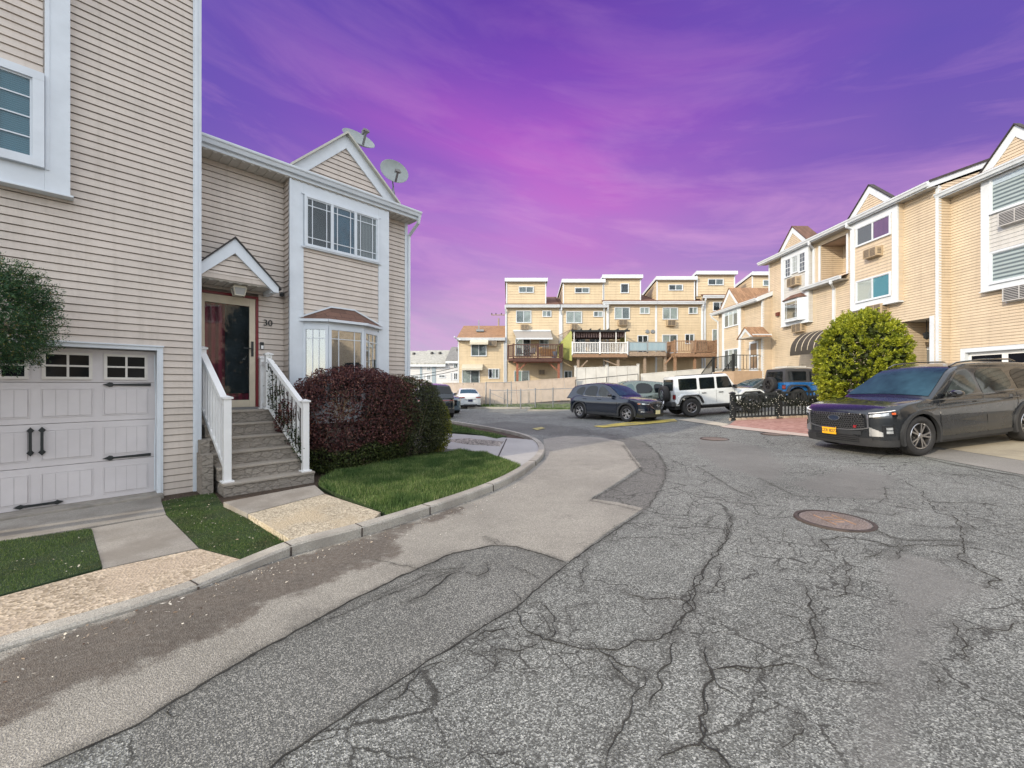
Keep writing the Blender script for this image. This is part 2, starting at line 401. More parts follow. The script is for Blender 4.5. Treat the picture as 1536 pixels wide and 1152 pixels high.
def soffit(par,x0,x1,y0,y1,z,pitch=.0):
    B=MB();B.box(x0,x1,y0,y1,z,z+.02);n=int((x1-x0)/.14)
    for i in range(n): 
        x=x0+.14*i;B.box(x,x+.05,y0+.01,y1-.004,z-.012,z)
    return B.build('soffit',SOF,par)
def downspout(par,pts,w=.075,m=None):
    B=MB();pts=[Vector(p) for p in pts]
    for a,b in zip(pts,pts[1:]):
        d=(b-a).normalized()*.02;B.bar(a-d,b+d,w,w*.8,up=(0,1,0))
    return B.build('downspout',m or WH,par)
def gable(par,x0,x1,xa,z0,za,y,depth,sid,roofm,tr=.2,back=0.,course=.103,over=.12,fy=.10):
    """front triangle at y with rake boards and a roof running inward by depth"""
    B=MB();siding(B,[(x0+tr*.6,z0),(x1-tr*.6,z0),(xa,za-tr*.8)],y+.012,course);B.build('gable_siding',sid,par)
    T=MB()
    def rake(p,q):
        d=Vector((q[0]-p[0],q[1]-p[1]));nrm=Vector((-d.y,d.x)).normalized()
        if nrm.y>0:nrm=-nrm
        a,b=Vector(p),Vector(q)
        return [tuple(a),tuple(b),tuple(b+nrm*tr),tuple(a+nrm*tr)]
    xi=lambda s:None
    # clip inner apex so the two boards mitre
    sl=(za-z0)/(xa-x0);sr=(za-z0)/(x1-xa)
    tv=tr*math.sqrt(1+sl*sl);tw=tr*math.sqrt(1+sr*sr);t2=max(tv,tw)
    T.prism([(x0,z0),(xa,za),(xa,za-t2),(x0+t2/sl,z0)],y-.03,y+.05)
    T.prism([(xa,za),(x1,z0),(x1-t2/sr,z0),(xa,za-t2)],y-.032,y+.052)
    T.build('rake_trim',WH,par)
    R=MB();e=.05;ov=over
    dl=Vector((x0-xa,z0-za)).normalized();dr=Vector((x1-xa,z0-za)).normalized()
    pl=(x0+dl.x*ov,z0+dl.y*ov);pr=(x1+dr.x*ov,z0+dr.y*ov)
    for p in (pl,pr):
        a=(xa,za+.004);R.prism([a,p,(p[0],p[1]+e),(xa,za+.004+e)],y-fy,y+depth)
    R.build('gable_roof',roofm,par)
# ================= left row =================
FL=Fr(-4.99,6.56,46.8)
def text_mesh(txt,size,depth,name,mat_,par,loc,rot,align='CENTER'):
    cu=bpy.data.curves.new(name,'FONT');cu.body=txt;cu.size=size;cu.extrude=depth;cu.align_x=align;cu.align_y='CENTER'
    o=bpy.data.objects.new(name+'_tmp',cu);COL.objects.link(o)
    bpy.context.view_layer.update()
    me=bpy.data.meshes.new_from_object(o.evaluated_get(bpy.context.evaluated_depsgraph_get()))
    bpy.data.objects.remove(o);me.materials.clear();me.materials.append(mat_)
    q=bpy.data.objects.new(name,me);COL.objects.link(q);q.parent=par;q.location=loc;q.rotation_euler=rot;return q
# --- garage townhouse
T=empty('townhouse',FL.M,label='beige sided townhouse at the far left with a white panelled garage door',cat='house')
gx0,gx1,gz0,gz1=-2.87,-.495,.05,2.2
S=MB();siding(S,[(-8,-.15),(-.06,-.15),(-.06,9.1),(-8,9.1)],0,.103,holes=[(gx0-.05,gx1+.05,-.2,gz1+.045)])
siding(S,[(.3,-.15),(9,-.15),(9,9.1),(.3,9.1)],0,.103,o=(0,0),d=(0,1),n=(1,0))
S.build('wall',SID,T)
MB().box(-7.95,-.02,.3,8.9,-.1,9.1).build('wall_core',SID,T)
MB().prism([(-8.3,9.1),(.3,9.1),(.3,9.2),(-8.3,9.2)],-.4,9.4).build('roof',SHB,T)
B=MB();B.box(-.062,.045,-.035,.3,-.06,9.08);B.box(-.045,-.01,-.045,-.035,-.06,9.08);B.box(.012,.03,-.045,-.035,-.06,9.08);B.build('corner_trim',WH,T)
downspout(T,[(-.03,-.075,8.9),(-.03,-.075,2.2)],.05) if 0 else None
# garage door
B=MB();fw=.07
B.box(gx1,gx1+fw,-.05,.16,-.04,gz1+.05).box(gx0-fw,gx0,-.05,.16,-.04,gz1+.05).box(gx0,gx1,-.052,.16,gz1,gz1+.05)
B.box(gx0-fw-.01,gx1+fw+.01,-.07,0,gz1+.05,gz1+.072).box(gx1+fw*.3,gx1+fw*.7,-.056,-.05,-.04,gz1)
B.build('garage_door_frame',WH,T,bevel=.003)
D=MB();secs=[gz0,.6,1.17,1.72,gz1-.01];y0=.13
for a,b in zip(secs,secs[1:]): D.box(gx0,gx1,y0,y0+.05,a+.003,b-.003)
pw=.5825;cols=[(gx1-.04-.54-pw*i, gx1-.04-pw*i) for i in range(4)]
# raised pressed panels made of grooves around and between
for (a,b) in zip(secs[:-2],secs[1:-1]):
    for (p,q) in cols:
        p2,q2=p+.03,q-.06;z0,z1=a+.1,b-.1
        D.box(p2,q2,y0-.010,y0,z0,z1)
        for (m,n,o_,k) in ((p2-.016,q2+.016,z0-.02,z0-.008),(p2-.016,q2+.016,z1+.008,z1+.02)):D.box(m,n,y0-.006,y0,o_,k)
        for m in (p2-.02,q2+.008):D.box(m,m+.012,y0-.006,y0,z0-.02,z1+.02)
gd=D.build('garage_door',GARD,T,bevel=.003)
D=MB()
for (a,b) in zip(secs[:-2],secs[1:-1]):
    for (p,q) in cols:
        p2,q2=p+.03,q-.06
        for i in range(1,4):
            x=p2+(q2-p2)*i/4;D.box(x-.0025,x+.0025,y0-.0112,y0-.009,a+.1,b-.1)
D.build('panel_groove',simple('groove',(.44,.425,.43),.8),gd)
for (p,q) in cols:
    p2,q2=p+.02,q-.05;z0,z1=1.76,2.13;W=MB()
    for (m,n,a,b) in ((p2,q2,z0,z0+.035),(p2,q2,z1-.035,z1),(p2,p2+.035,z0+.035,z1-.035),(q2-.035,q2,z0+.035,z1-.035),((p2+q2)/2-.012,(p2+q2)/2+.012,z0+.035,z1-.035)):
        W.box(m,n,y0-.02,y0+.001,a,b)
    W.box(p2+.035,q2-.035,y0-.0195,y0+.001,(z0+z1)/2-.012,(z0+z1)/2+.012)
    w_=W.build('garage_window',simple('sash_cream',(.66,.64,.6),.5),gd,bevel=.002)
    MB().box(p2+.03,q2-.03,y0-.008,y0-.003,z0+.03,z1-.03).build('pane',simple('black_glass',(.006,.008,.010),.08,spec=.12),w_)
def strap(x,z,L,sgn):
    B=MB();y=y0-.022
    pts=[(0,.0),(.05,.02),(.07,.035),(.1,.03),(.115,.012),(L,.022),(L,-.022),(.115,-.012),(.1,-.03),(.07,-.035),(.05,-.02)]
    B.prism([(x+sgn*a,z+b) for a,b in pts],y,y+.014);return B.build('hinge_strap',BLK,gd,bevel=.003)
strap(-1.07,1.69,.52,1);strap(-1.07,.64,.52,1);strap(-2.3,1.69,.5,-1);strap(-2.3,.64,.5,-1)
for x in(-1.735,-1.635):
    B=MB();y=y0-.03
    B.prism([(x-.012,.83),(x-.02,.82),(x-.035,.80),(x-.015,.775),(x,.755),(x+.015,.775),(x+.035,.80),(x+.02,.82),(x+.012,.83)],y,y+.02)
    B.prism([(x-.012,1.06),(x-.02,1.07),(x-.035,1.09),(x-.015,1.115),(x,1.135),(x+.015,1.115),(x+.035,1.09),(x+.02,1.07),(x+.012,1.06)],y,y+.02)
    B.bar((x,y-.01,.8),(x,y-.01,1.09),.028,.02,up=(0,1,0));B.build('pull_handle',BLK,gd,bevel=.003)
B=MB();y=y0-.03;z=.115
B.bar((-1.82,y,z),(-1.5,y,z),.02,.03)
for x in(-1.82,-1.5):B.prism([(x-.06,z),(x-.02,z+.02),(x,z+.032),(x+.02,z+.02),(x+.06,z),(x+.02,z-.02),(x,z-.032),(x-.02,z-.02)],y-.005,y+.016)
B.build('lift_handle',BLK,gd,bevel=.003)
# weather strip hanging loose at the jamb
MB().tube([(gx1-.012,.08,z+.0) for z in ()] or [(gx1-.014+.012*math.sin((z-.8)*2.9) if .8<z<1.9 else gx1-.014,.085,z) for z in [i*.06+.1 for i in range(35)]],.008,6).build('weather_strip',WH,gd,smooth=True)
MB().box(gx0-.1,gx1+.06,-.20,.3,-.05,.072).build('door_sill',simple('sill_concrete',(.27,.25,.22),.85,nv=.2),T,bevel=.01)
# box bay with window
T2=MB();T2.box(-3.72,-1.385,-.12,-.001,4.19,8.9).build('box_bay',SID,T)
S=MB();siding(S,[(-3.5,5.64),(-1.62,5.64),(-1.62,8.9),(-3.5,8.9)],-.125,.103);S.build('bay_siding',SID,T)
B=MB();B.box(-1.605,-1.38,-.15,-.0,4.18,8.92).box(-3.72,-3.5,-.15,-.0,4.18,8.92).box(-3.5,-1.605,-.149,-.0,4.18,4.44).box(-3.75,-1.35,-.175,0,4.155,4.18)
B.box(-1.6,-1.56,-.158,-.15,4.44,8.92);B.build('bay_trim',WH,T,bevel=.004)
window(T,-3.5,-1.605,4.44,5.64,-.125,(1,1.1,1),muntin=(2,4),fr=.10,dep=.06,mat_in=BLINDB)

# --- house 30
U=empty('townhouse',Matrix(FL.M),label='beige two storey townhouse numbered 30 with white box bay, red door frame and steps',cat='house')
yw=.73;yb=.43
S=MB();siding(S,[(0,-.15),(4.22,-.15),(4.22,5.72),(0,5.72)],yw,.103,holes=[(.06,1.05,1.2,3.36)])
siding(S,[(yw+.04,-.15),(yw+9,-.15),(yw+9,5.72),(yw+4.7,7.2),(yw+.04,5.72)],0,.103,o=(4.26,0),d=(0,1),n=(1,0))
S.build('wall',SID,U)
MB().box(.02,4.24,yw+.12,yw+8.9,-.15,5.7).build('wall_core',SID,U)
# box bay: sides, fascia boards and siding infill
MB().box(1.50,3.60,yb+.02,yw+.05,.05,5.66).build('box_bay',SID,U)
S=MB();siding(S,[(yb+.03,.1),(yw-.02,.1),(yw-.02,5.64),(yb+.03,5.64)],0,.103,o=(1.498,0),d=(0,1),n=(-1,0))
siding(S,[(1.74,2.9),(3.35,2.9),(3.35,4.40),(1.74,4.40)],yb,.103);S.build('bay_siding',SID,U)
B=MB();B.box(1.49,1.745,yb-.03,yb+.02,.05,5.66).box(3.345,3.605,yb-.03,yb+.02,.05,5.66).box(1.745,3.345,yb-.029,yb+.02,5.44,5.66)
B.box(1.49,1.52,yb-.045,yb-.03,.05,5.66).box(1.72,1.745,yb-.038,yb-.03,.05,3.16);B.box(1.49,1.745,yb-.033,yb-.028,3.16,3.165).box(3.345,3.605,yb-.033,yb-.028,3.14,3.145)
B.box(1.7,3.39,yb-.05,yb-.028,5.43,5.455)
B.build('bay_trim',WH,U,bevel=.003)
window(U,1.75,3.34,4.41,5.43,yb,(1,1,1),muntin='prairie',mat_in=[ROOM,ROOMB,ROOMG],fr=.045,dep=.05,pane=GL)
MB().box(1.7,3.4,yb-.07,yb,4.385,4.41).build('window_sill',WH,U)
# bay window (three sided)
bz0,bz1=1.28,2.86;P0=(1.74,yb-.01);P1=(2.12,.14);P2=(2.86,.14);P3=(3.34,yb-.01)
bw=MB().slab([P0,P1,P2,P3,(3.34,yb+.1),(1.74,yb+.1)],bz1,bz1+.1).build('bay_window',WH,U,bevel=.003);MB().slab([P0,P1,P2,P3,(3.34,yb+.1),(1.74,yb+.1)],bz0-.35,bz0).build('window_sill',WH,bw,bevel=.003)
def panel(par,A,Bp,z0,z1,mi):
    A=Vector((*A,0));Bp=Vector((*Bp,0));d=(Bp-A);W=d.length;d.normalize();m=Matrix.Translation(A)@Matrix.Rotation(math.atan2(d.y,d.x),4,'Z')
    h=empty('sash',None);h.parent=par;h.matrix_local=m
    f=MB();fr=.055
    for a in((0,fr,-.02,.03,z0,z1),(W-fr,W,-.02,.03,z0,z1),(fr,W-fr,-.018,.03,z0,z0+fr),(fr,W-fr,-.018,.03,z1-fr-.02,z1)):f.box(*a)
    q=min(.15,W*.26)
    for x in(fr+q,W-fr-q):f.box(x-.007,x+.007,-.004,.004,z0+fr,z1-fr-.02)
    f.box(fr,W-fr,-.0045,.0045,z1-fr-.2,z1-fr-.186);f.cur=0
    o=MB();o.v=[tuple(m@Vector(p)) for p in f.v];o.f=f.f;o.mi=f.mi
    bpy.data.objects.remove(h)
    s=o.build('sash',WH,par)
    g=MB().box(fr,W-fr,.006,.010,z0+fr,z1-fr,m).build('pane',GLR,s)
    MB().box(fr,W-fr,.05,.055,z0+fr,z1-fr,m).build('curtain_or_dark_room',mi,s)  # with ROOM this sheet paints the dark interior behind the pane
panel(bw,P0,P1,bz0,bz1,ROOM);panel(bw,P1,P2,bz0,bz1,ROOM);panel(bw,P2,P3,bz0,bz1,CURT)
R=MB();rz=bz1+.1
E0=(1.66,yb-.02,rz);E1=(2.08,.05,rz);E2=(2.90,.05,rz);E3=(3.44,yb-.02,rz);R0=(2.28,yb-.02,rz+.28);R1=(2.78,yb-.02,rz+.28)
t=(0,0,.03);up=lambda p:(p[0],p[1],p[2]+.03)
R.add([E0,E1,E2,E3,R0,R1]+[up(p) for p in(E0,E1,E2,E3,R0,R1)],[(0,1,4),(1,2,5,4),(2,3,5),(6,10,7),(7,10,11,8),(8,11,9),(0,6,7,1),(1,7,8,2),(2,8,9,3),(0,4,10,6),(4,5,11,10),(5,3,9,11)])
R.build('bay_roof',SHB,bw)
B=MB()
for a,b in((E0,E1),(E1,E2),(E2,E3)):B.bar((a[0],a[1],a[2]),(b[0],b[1],b[2]),.03,.05)
for a,b in((E0,R0),(R0,R1),(R1,E3)):B.bar((a[0],a[1]-.01,a[2]+.05),(b[0],b[1]-.01,b[2]+.05),.03,.03)
B.build('drip_edge',WH,bw)
# eaves, gutter, roof, gable
soffit(U,0,4.36,yw-.36,yw+.02,5.66)
MB().box(0,4.37,yw-.375,yw-.355,5.67,5.80).build('fascia',WH,U)
gutter(U,0,4.40,yw-.375,5.85,h=.115,w=.11)
R=MB();R.prism([(0,0),(4.4,0),(4.4,.05),(0,.05)],0,1)
R=MB();a=math.radians(17)
def rf(y):return 5.80+(y-(yw-.4))*math.tan(a)
R.add([(0,yw-.42,rf(yw-.42)),(4.42,yw-.42,rf(yw-.42)),(4.42,yw+4.7,rf(yw+4.7)),(0,yw+4.7,rf(yw+4.7)),(4.42,yw+9.2,rf(yw-.1)),(0,yw+9.2,rf(yw-.1))]+[(0,yw-.42,rf(yw-.42)+.05),(4.42,yw-.42,rf(yw-.42)+.05),(4.42,yw+4.7,rf(yw+4.7)+.05),(0,yw+4.7,rf(yw+4.7)+.05),(4.42,yw+9.2,rf(yw-.1)+.05),(0,yw+9.2,rf(yw-.1)+.05)],
 [(0,1,2,3),(3,2,4,5),(6,9,8,7),(9,11,10,8),(0,6,7,1),(1,7,8,2),(2,8,10,4),(4,10,11,5),(5,11,9,3),(3,9,6,0)])
R.build('roof',SHB,U)
gable(U,1.50,3.83,2.60,5.88,6.97,yb+.0,2.2,SID,simple('drip_cream',(.50,.50,.44),.6),tr=.2,over=.03,fy=.12)
B=MB();B.box(4.215,4.275,yw-.02,yw+.06,-.1,5.66);B.box(4.24,4.30,yw-.012,yw+.1,-.1,5.66);B.build('corner_trim',WH,U)
downspout(U,[(4.36,yw-.42,5.72),(4.36,yw-.38,5.60),(4.33,yw-.02,5.36),(4.33,yw+.0,.0)],.06)
# storm door
dx0,dx1,dz0,dz1=.12,1.0,1.28,3.30
B=MB();B.box(dx0-.045,dx0,yw-.03,yw+.12,dz0-.02,dz1+.045).box(dx1,dx1+.045,yw-.03,yw+.12,dz0-.02,dz1+.045).box(dx0,dx1,yw-.031,yw+.12,dz1,dz1+.045)
B.build('red_door_frame',RED,U)
B=MB();q=.10
B.box(dx0+.003,dx0+q,yw-.02,yw+.02,dz0,dz1-.004).box(dx1-q,dx1-.003,yw-.02,yw+.02,dz0,dz1-.004).box(dx0+q,dx1-q,yw-.018,yw+.02,dz1-.15,dz1-.004).box(dx0+q,dx1-q,yw-.018,yw+.02,dz0,dz0+.13)
sd=B.build('storm_door',CREAM,U,bevel=.004)
MB().box(dx0+q,dx1-q,yw-.002,yw+.003,dz0+.13,dz1-.15).build('glass_pane',GLD,sd)
B=MB();B.box(dx1-.075,dx1-.035,yw-.035,yw-.018,2.22,2.50).bar((dx1-.055,yw-.05,2.36),(dx1-.2,yw-.06,2.37),.02).bar((dx1-.055,yw-.02,2.36),(dx1-.055,yw-.05,2.36),.025);B.build('door_handle',BLK,sd,bevel=.004)
MB().box(dx0-.0,dx1+.0,yw+.10,yw+.11,dz0,dz1).build('inner_door',REDC,U)
B=MB();B.box(dx0+.42,dx1-.06,yw+.085,yw+.1,dz0+.25,dz1-.15).build('door_glazing',ROOM,U)
MB().box(.02,1.08,yw-.06,yw+.1,1.22,1.278).build('door_sill',simple('grey_sill',(.2,.2,.2),.6),U)
# porch canopy
xa,za=.545,4.19;xf,zf=1.225,3.47;yp=.18;sl=(za-zf)/(xf-xa);xl=2*xa-xf
S=MB();siding(S,[(xl+.1,zf+.08),(xf-.1,zf+.08),(xa,za-.15)],yp+.03,.103);S.box(xl+.1,xf-.1,yp+.02,yp+.06,zf+.0,zf+.085);S.build('canopy_siding',SID,U)
B=MB();tr=.2
B.prism([(xl,zf),(xa,za),(xa,za-tr*1.25),(xl+.19,zf)],yp-.02,yp+.05).prism([(xa,za),(xf,zf),(xf,zf-.1),(xf-.08,zf-.1),(xa,za-tr*1.25)],yp-.022,yp+.052)
B.box(xf-.1,xf-.02,yp+.052,yw-.02,zf-.1,zf+.02);B.build('canopy_trim',WH,U)
soffit(U,xl+.05,xf-.1,yp+.05,yw-.02,zf-.02)
B=MB();
for s in(-1,1):
    e=(xa+s*(xf-xa)*1.06,za-(za-zf)*1.06);B.prism([(xa,za+.004),e,(e[0],e[1]+.03),(xa,za+.034)],yp-.05,yw-.01)
B.build('canopy_roof',SHK,U)
lx=.66;ly=.42;zt=zf-.03;B=MB()
B.box(lx-.09,lx+.09,ly-.09,ly+.09,zt-.03,zt)
for i,j in((-1,-1),(1,-1),(1,1),(-1,1)):B.bar((lx+i*.10,ly+j*.10,zt-.03),(lx+i*.07,ly+j*.07,zt-.17),.014)
for k in((.10,zt-.035),(.07,zt-.17)):
    r,zz=k
    for a,b in(((-r,-r),(r,-r)),((r,-r),(r,r)),((r,r),(-r,r)),((-r,r),(-r,-r))):B.bar((lx+a[0],ly+a[1],zz),(lx+b[0],ly+b[1],zz),.016)
pl=B.build('porch_light',simple('cream_metal',(.55,.52,.42),.4),U)
MB().add([(lx+a*.066,ly+b*.066,zt-.165) for a,b in((-1,-1),(1,-1),(1,1),(-1,1))]+[(lx+a*.095,ly+b*.095,zt-.035) for a,b in((-1,-1),(1,-1),(1,1),(-1,1))],[(0,1,2,3),(0,4,5,1),(1,5,6,2),(2,6,7,3),(3,7,4,0)]).build('shade',simple('frosted',(.35,.35,.34),.3),pl)
text_mesh('30',.165,.006,'house_number',BLK,U,(1.205,yw-.03,2.87),(math.pi/2,0,0))
B=MB();B.box(1.075,1.135,yw-.045,yw-.012,2.36,2.50);dbl=B.build('doorbell',BLK,U,bevel=.008);MB().box(1.085,1.125,yw-.05,yw-.044,2.37,2.435).build('button',WH2,dbl)
B=MB();B.box(1.43,1.475,yw-.07,yw-.012,3.42,3.5).bar((1.45,yw-.07,3.45),(1.39,yw-.18,3.42),.06);B.build('security_camera',BLK,U,bevel=.01)

# --- satellite dishes
def dish(M,r,aim,label,mast):
    E_=empty('satellite_dish',M,label=label,cat='satellite dish',group='satellite dishes on the roof of house 30')
    a=Vector(aim).normalized();q=a.to_track_quat('Z','Y').to_matrix().to_4x4()
    c=Vector((0,0,mast));D=Matrix.Translation(c)@q
    prof=[(.001,0),(r*.3,.008),(r*.6,.035),(r*.85,.075),(r,.11),(r+.008,.118),(r,.124),(r*.85,.085),(r*.6,.045),(r*.3,.018),(.001,.01)]
    sc_=Matrix.Diagonal((1,1.0,1,1));MB().lathe(prof,D@sc_,40).build('dish',simple('dish_grey',(.30,.335,.33),.5),E_,smooth=True)
    B=MB();B.tube([(0,0,-.1),(0,0,mast*.6),c-a*.1],.02,8);B.bar(c-a*.12,c+a*.01,.1,.08)
    B.tube([(.25,.12,-.1),(0,0,mast*.6)],.01,6).tube([(-.25,.12,-.1),(0,0,mast*.6)],.01,6);B.build('mast',ALU,E_,smooth=True)
    B=MB();low=D@Vector((0,-r*.95,.10));tip=D@Vector((0,-r*.75,r*1.15));B.bar(low,tip,.045,.03)
    B.build('feed_arm',ALU,E_);B=MB();B.bar(tip,tip+(D.to_3x3()@Vector((0,.35,-.35))).normalized()*.16,.09,.09);B.bar(tip-Vector((.07,0,0)),tip+Vector((.07,0,0)),.05);B.build('receiver',simple('lnb_grey',(.2,.2,.2),.5),E_,bevel=.01)
    return E_
_x,_z=FL(536,210,1.0)
dish(FL.M@Matrix.Translation((_x,1.0,_z-.25)),.36,(-.05,-.72,.62),'tilted grey satellite dish at the gable peak of house 30',.18)
dish(FL.M@Matrix.Translation((3.98,.85,6.02)),.33,(-.25,-.85,.30),'upright round grey satellite dish at the right end of the eave',.78)

# --- entry stairs
ST=empty('entry_stairs',Matrix(FL.M),label='grey stone textured concrete steps rising to the glass door',cat='stairs')
def xr(y): return 1.2+(.34-y)/1.14*.28
def xl_(y): return .10+(.34-y)/1.14*.08
rs=.2067;B=MB();CAP=MB()
for i in range(6):
    yf=.34-(5-i)*.228;z1=(i+1)*rs;zb=i*rs if i else -.15
    yk=yw-.05
    x0,x1=xl_(yf),xr(yf)
    B.slab([(x0,yf),(x1,yf),(x1,yk),(x0,yk)],zb+.001*i,z1-.035)
    CAP.slab([(x0-.01,yf-.02),(x1+.01,yf-.02),(x1+.01,yf+.24 if i<5 else yk),(x0-.01,yf+.24 if i<5 else yk)],z1-.035,z1)
B.slab([(-.02,-.45),(.12,-.45),(.12,.6),(-.02,.6)],-.2,.62);B.slab([(.0,-.2),(.12,-.2),(.12,.6),(.0,.6)],.62,.82)
m,t,b=mat('stamped_stone');tcn=N(t,'ShaderNodeTexCoord');mp=N(t,'ShaderNodeMapping');mp.inputs[3].default_value=(8,8,16);t.links.new(tcn.outputs['Object'],mp.inputs[0])
vo=N(t,'ShaderNodeTexVoronoi',feature='DISTANCE_TO_EDGE',ins={'Scale':1});nz=N(t,'ShaderNodeTexNoise',ins={'Scale':2.5,'Detail':8,'Roughness':.7});t.links.new(mp.outputs[0],nz.inputs['Vector']);t.links.new(mixc(t,.25,mp.outputs[0],nz.outputs['Color']),vo.inputs['Vector'])
h=M_(t,'ADD',M_(t,'MULTIPLY',ramp(t,vo.outputs['Distance'],[(0,0),(.09,1)]).outputs[0],.5),nz.outputs[0])
t.links.new(mixc(t,1.,ramp(t,nz.outputs[0],[(.25,(.20,.18,.155)),(.75,(.40,.36,.31))]).outputs[0],ramp(t,vo.outputs['Distance'],[(0,.86),(.05,1)]).outputs[0],'MULTIPLY'),b.inputs['Base Color'])
bp=N(t,'ShaderNodeBump',ins={'Strength':.9,'Distance':.03});t.links.new(h,bp.inputs['Height']);t.links.new(bp.outputs[0],b.inputs['Normal']);b.inputs['Roughness'].default_value=.9
B.build('riser',m,ST);CAP.build('tread',speckle('tread_concrete',(.28,.25,.21),(.40,.36,.31),220,.25,bump=.5),ST,bevel=.008)
def railing(label,pA,pB,zA,zB,hA,hB,nb,vine=False,extra=None):
    """pA bottom (x,y) base z zA; pB top"""
    R_=empty('stair_railing',Matrix(FL.M),label=label,cat='railing',group='white vinyl railings of the entry steps')
    def post(x,y,z,h,w=.10):
        q=MB();q.box(x-w/2,x+w/2,y-w/2,y+w/2,z,z+h-.05);q.box(x-w/2-.03,x+w/2+.03,y-w/2-.03,y+w/2+.03,z,z+.025)
        q.box(x-w/2-.02,x+w/2+.02,y-w/2-.02,y+w/2+.02,z+h-.055,z+h-.03)
        c=[(x-w/2-.025,y-w/2-.025),(x+w/2+.025,y-w/2-.025),(x+w/2+.025,y+w/2+.025),(x-w/2-.025,y+w/2+.025)]
        q.add([(a,b_,z+h-.03) for a,b_ in c]+[(x,y,z+h)],[(0,1,4),(1,2,4),(2,3,4),(3,0,4),(3,2,1,0)])
        q.build('post',WH2,R_,bevel=.004)
    post(*pA,zA,hA);post(*pB,zB,hB)
    a=Vector((*pA,zA));b_=Vector((*pB,zB));ta=a+Vector((0,0,hA-.16));tb=b_+Vector((0,0,hB-.12));ba=a+Vector((0,0,.16));bb=b_+Vector((0,0,.08))
    d=(tb-ta).normalized()
    MB().bar(ta,tb,.09,.06).bar(ta-Vector((0,0,.04)),tb-Vector((0,0,.04)),.05,.05).build('top_rail',WH2,R_)
    MB().bar(ba,bb,.05,.06).build('bottom_rail',WH2,R_)
    for i in range(nb):
        f=(i+.7)/(nb+.4);p=ba.lerp(bb,f);q=ta.lerp(tb,f);MB().box(p.x-.018,p.x+.018,p.y-.018,p.y+.018,p.z,q.z-.03).build('baluster',WH2,R_)
    if extra:
        (x,y,z,h)=extra;post(x,y,z,h,.09)
        p0=Vector((*pB,z+h-.15));p1=Vector((x,y,z+h-.15));MB().bar(p0,p1,.07,.06).build('top_rail',WH2,R_)
        MB().bar(Vector((*pB,z+.09)),Vector((x,y,z+.09)),.05,.06).build('bottom_rail',WH2,R_)
        for i in range(2):
            f=(i+1)/3;qx=pB[0]+(x-pB[0])*f;qy=pB[1]+(y-pB[1])*f;MB().box(qx-.018,qx+.018,qy-.018,qy+.018,z+.09,z+h-.15).build('baluster',WH2,R_)
    return R_
railing('white vinyl stair railing on the left, next to the corner trim',(.25,-.66),(.13,.40),.2067,1.24,1.32,1.10,9)
railing('white vinyl stair railing on the right with dark vine woven through',(1.37,-.70),(1.11,.36),.2067,1.24,1.24,1.05,9,extra=(1.10,.66,1.24,1.0))
# ================= right row =================
FRt=Fr(17.8,16.77,-88.8);f=FRt
def Rf(pts,y):  # pixel list -> local pts
    return [f(u,v,y) for u,v in pts]
def bay_box(par,x0,x1,z0,z1,yw_,p,sidm,tw=.26,tb=.3,top=.3,infill=None,course=.15):
    y=yw_-p
    MB().box(x0,x1,y+.01,yw_,z0,z1).build('box_bay',WH,par)
    S=MB();siding(S,[(x0+tw,z0+tb),(x1-tw,z0+tb),(x1-tw,z1-top),(x0+tw,z1-top)],y+.005,course,holes=infill or ());
    for xx,nn in((x0-.003,-1),(x1+.003,1)):
        siding(S,[(y+.03,z0+.05),(yw_,z0+.05),(yw_,z1),(y+.03,z1)],0,course,o=(xx,0),d=(0,1),n=(nn,0),p=.01)
    S.build('bay_siding',sidm,par)
    B=MB();B.box(x0,x0+tw,y-.03,y+.01,z0,z1).box(x1-tw,x1,y-.03,y+.01,z0,z1).box(x0+tw,x1-tw,y-.029,y+.01,z0,z0+tb).box(x0+tw,x1-tw,y-.029,y+.01,z1-top,z1)
    B.box(x0-.04,x1+.04,y-.05,yw_,z0-.03,z0);B.build('bay_trim',WH,par,bevel=.005)
    return y
def core(par,x0,x1,y,z0,z1,d=9,m=None,ins=.15): MB().box(x0+.02,x1-.02,y+ins,y+d,z0,z1).build('wall_core',m or SIDR,par)
def pitched(par,x0,x1,ye,ze,d,ang,m,name='roof',oh=.0,ridge=.5):
    a=math.tan(math.radians(ang));r=d*ridge;zr=ze+r*a
    P=[(x0,ye,ze),(x1,ye,ze),(x1,ye+r,zr),(x0,ye+r,zr),(x1,ye+d,ze+(2*r-d)*a if ridge<1 else zr),(x0,ye+d,ze+(2*r-d)*a if ridge<1 else zr)]
    R=MB();R.add(P+[(p[0],p[1],p[2]+.09) for p in P],[(0,1,2,3),(3,2,4,5),(6,9,8,7),(9,11,10,8),(0,6,7,1),(1,7,8,2),(2,8,10,4),(4,10,11,5),(5,11,9,3),(3,9,6,0)])
    return R.build(name,m,par)
c_=.112
# near house
T=empty('townhouse',FRt.M,label='sand coloured three storey townhouse at the right edge behind the dark grey SUV',cat='house')
ze=f.z(1412,290,-.42)
S=MB();gxa=f.x(1449,0);gz1=f.z(1449,529,0)
siding(S,[(.0,.3),(8.5,.3),(8.5,ze-.08),(0,ze-.08)],0,c_,holes=[(gxa,7.6,0,gz1)]);S.build('wall',SIDR,T);core(T,0,8.5,0,.3,ze-.05,ins=.3)
soffit(T,.0,8.6,-.42,0,ze-.16);MB().box(0,8.6,-.45,-.42,ze-.2,ze-.02).build('fascia',WH,T);gutter(T,-.12,8.65,-.45,ze+.02,h=.17,w=.15)
pitched(T,-.05,8.6,-.47,ze,9.6,20,SHB)
bx0=f.x(1472,-.2);bz=f.z(1478,437,-.2);bx1=bx0+3.0
yb_=bay_box(T,bx0,bx1,bz,ze-.16,0,.2,SIDW)
wx0=f.x(1486,yb_);wx1=bx1-(wx0-bx0)
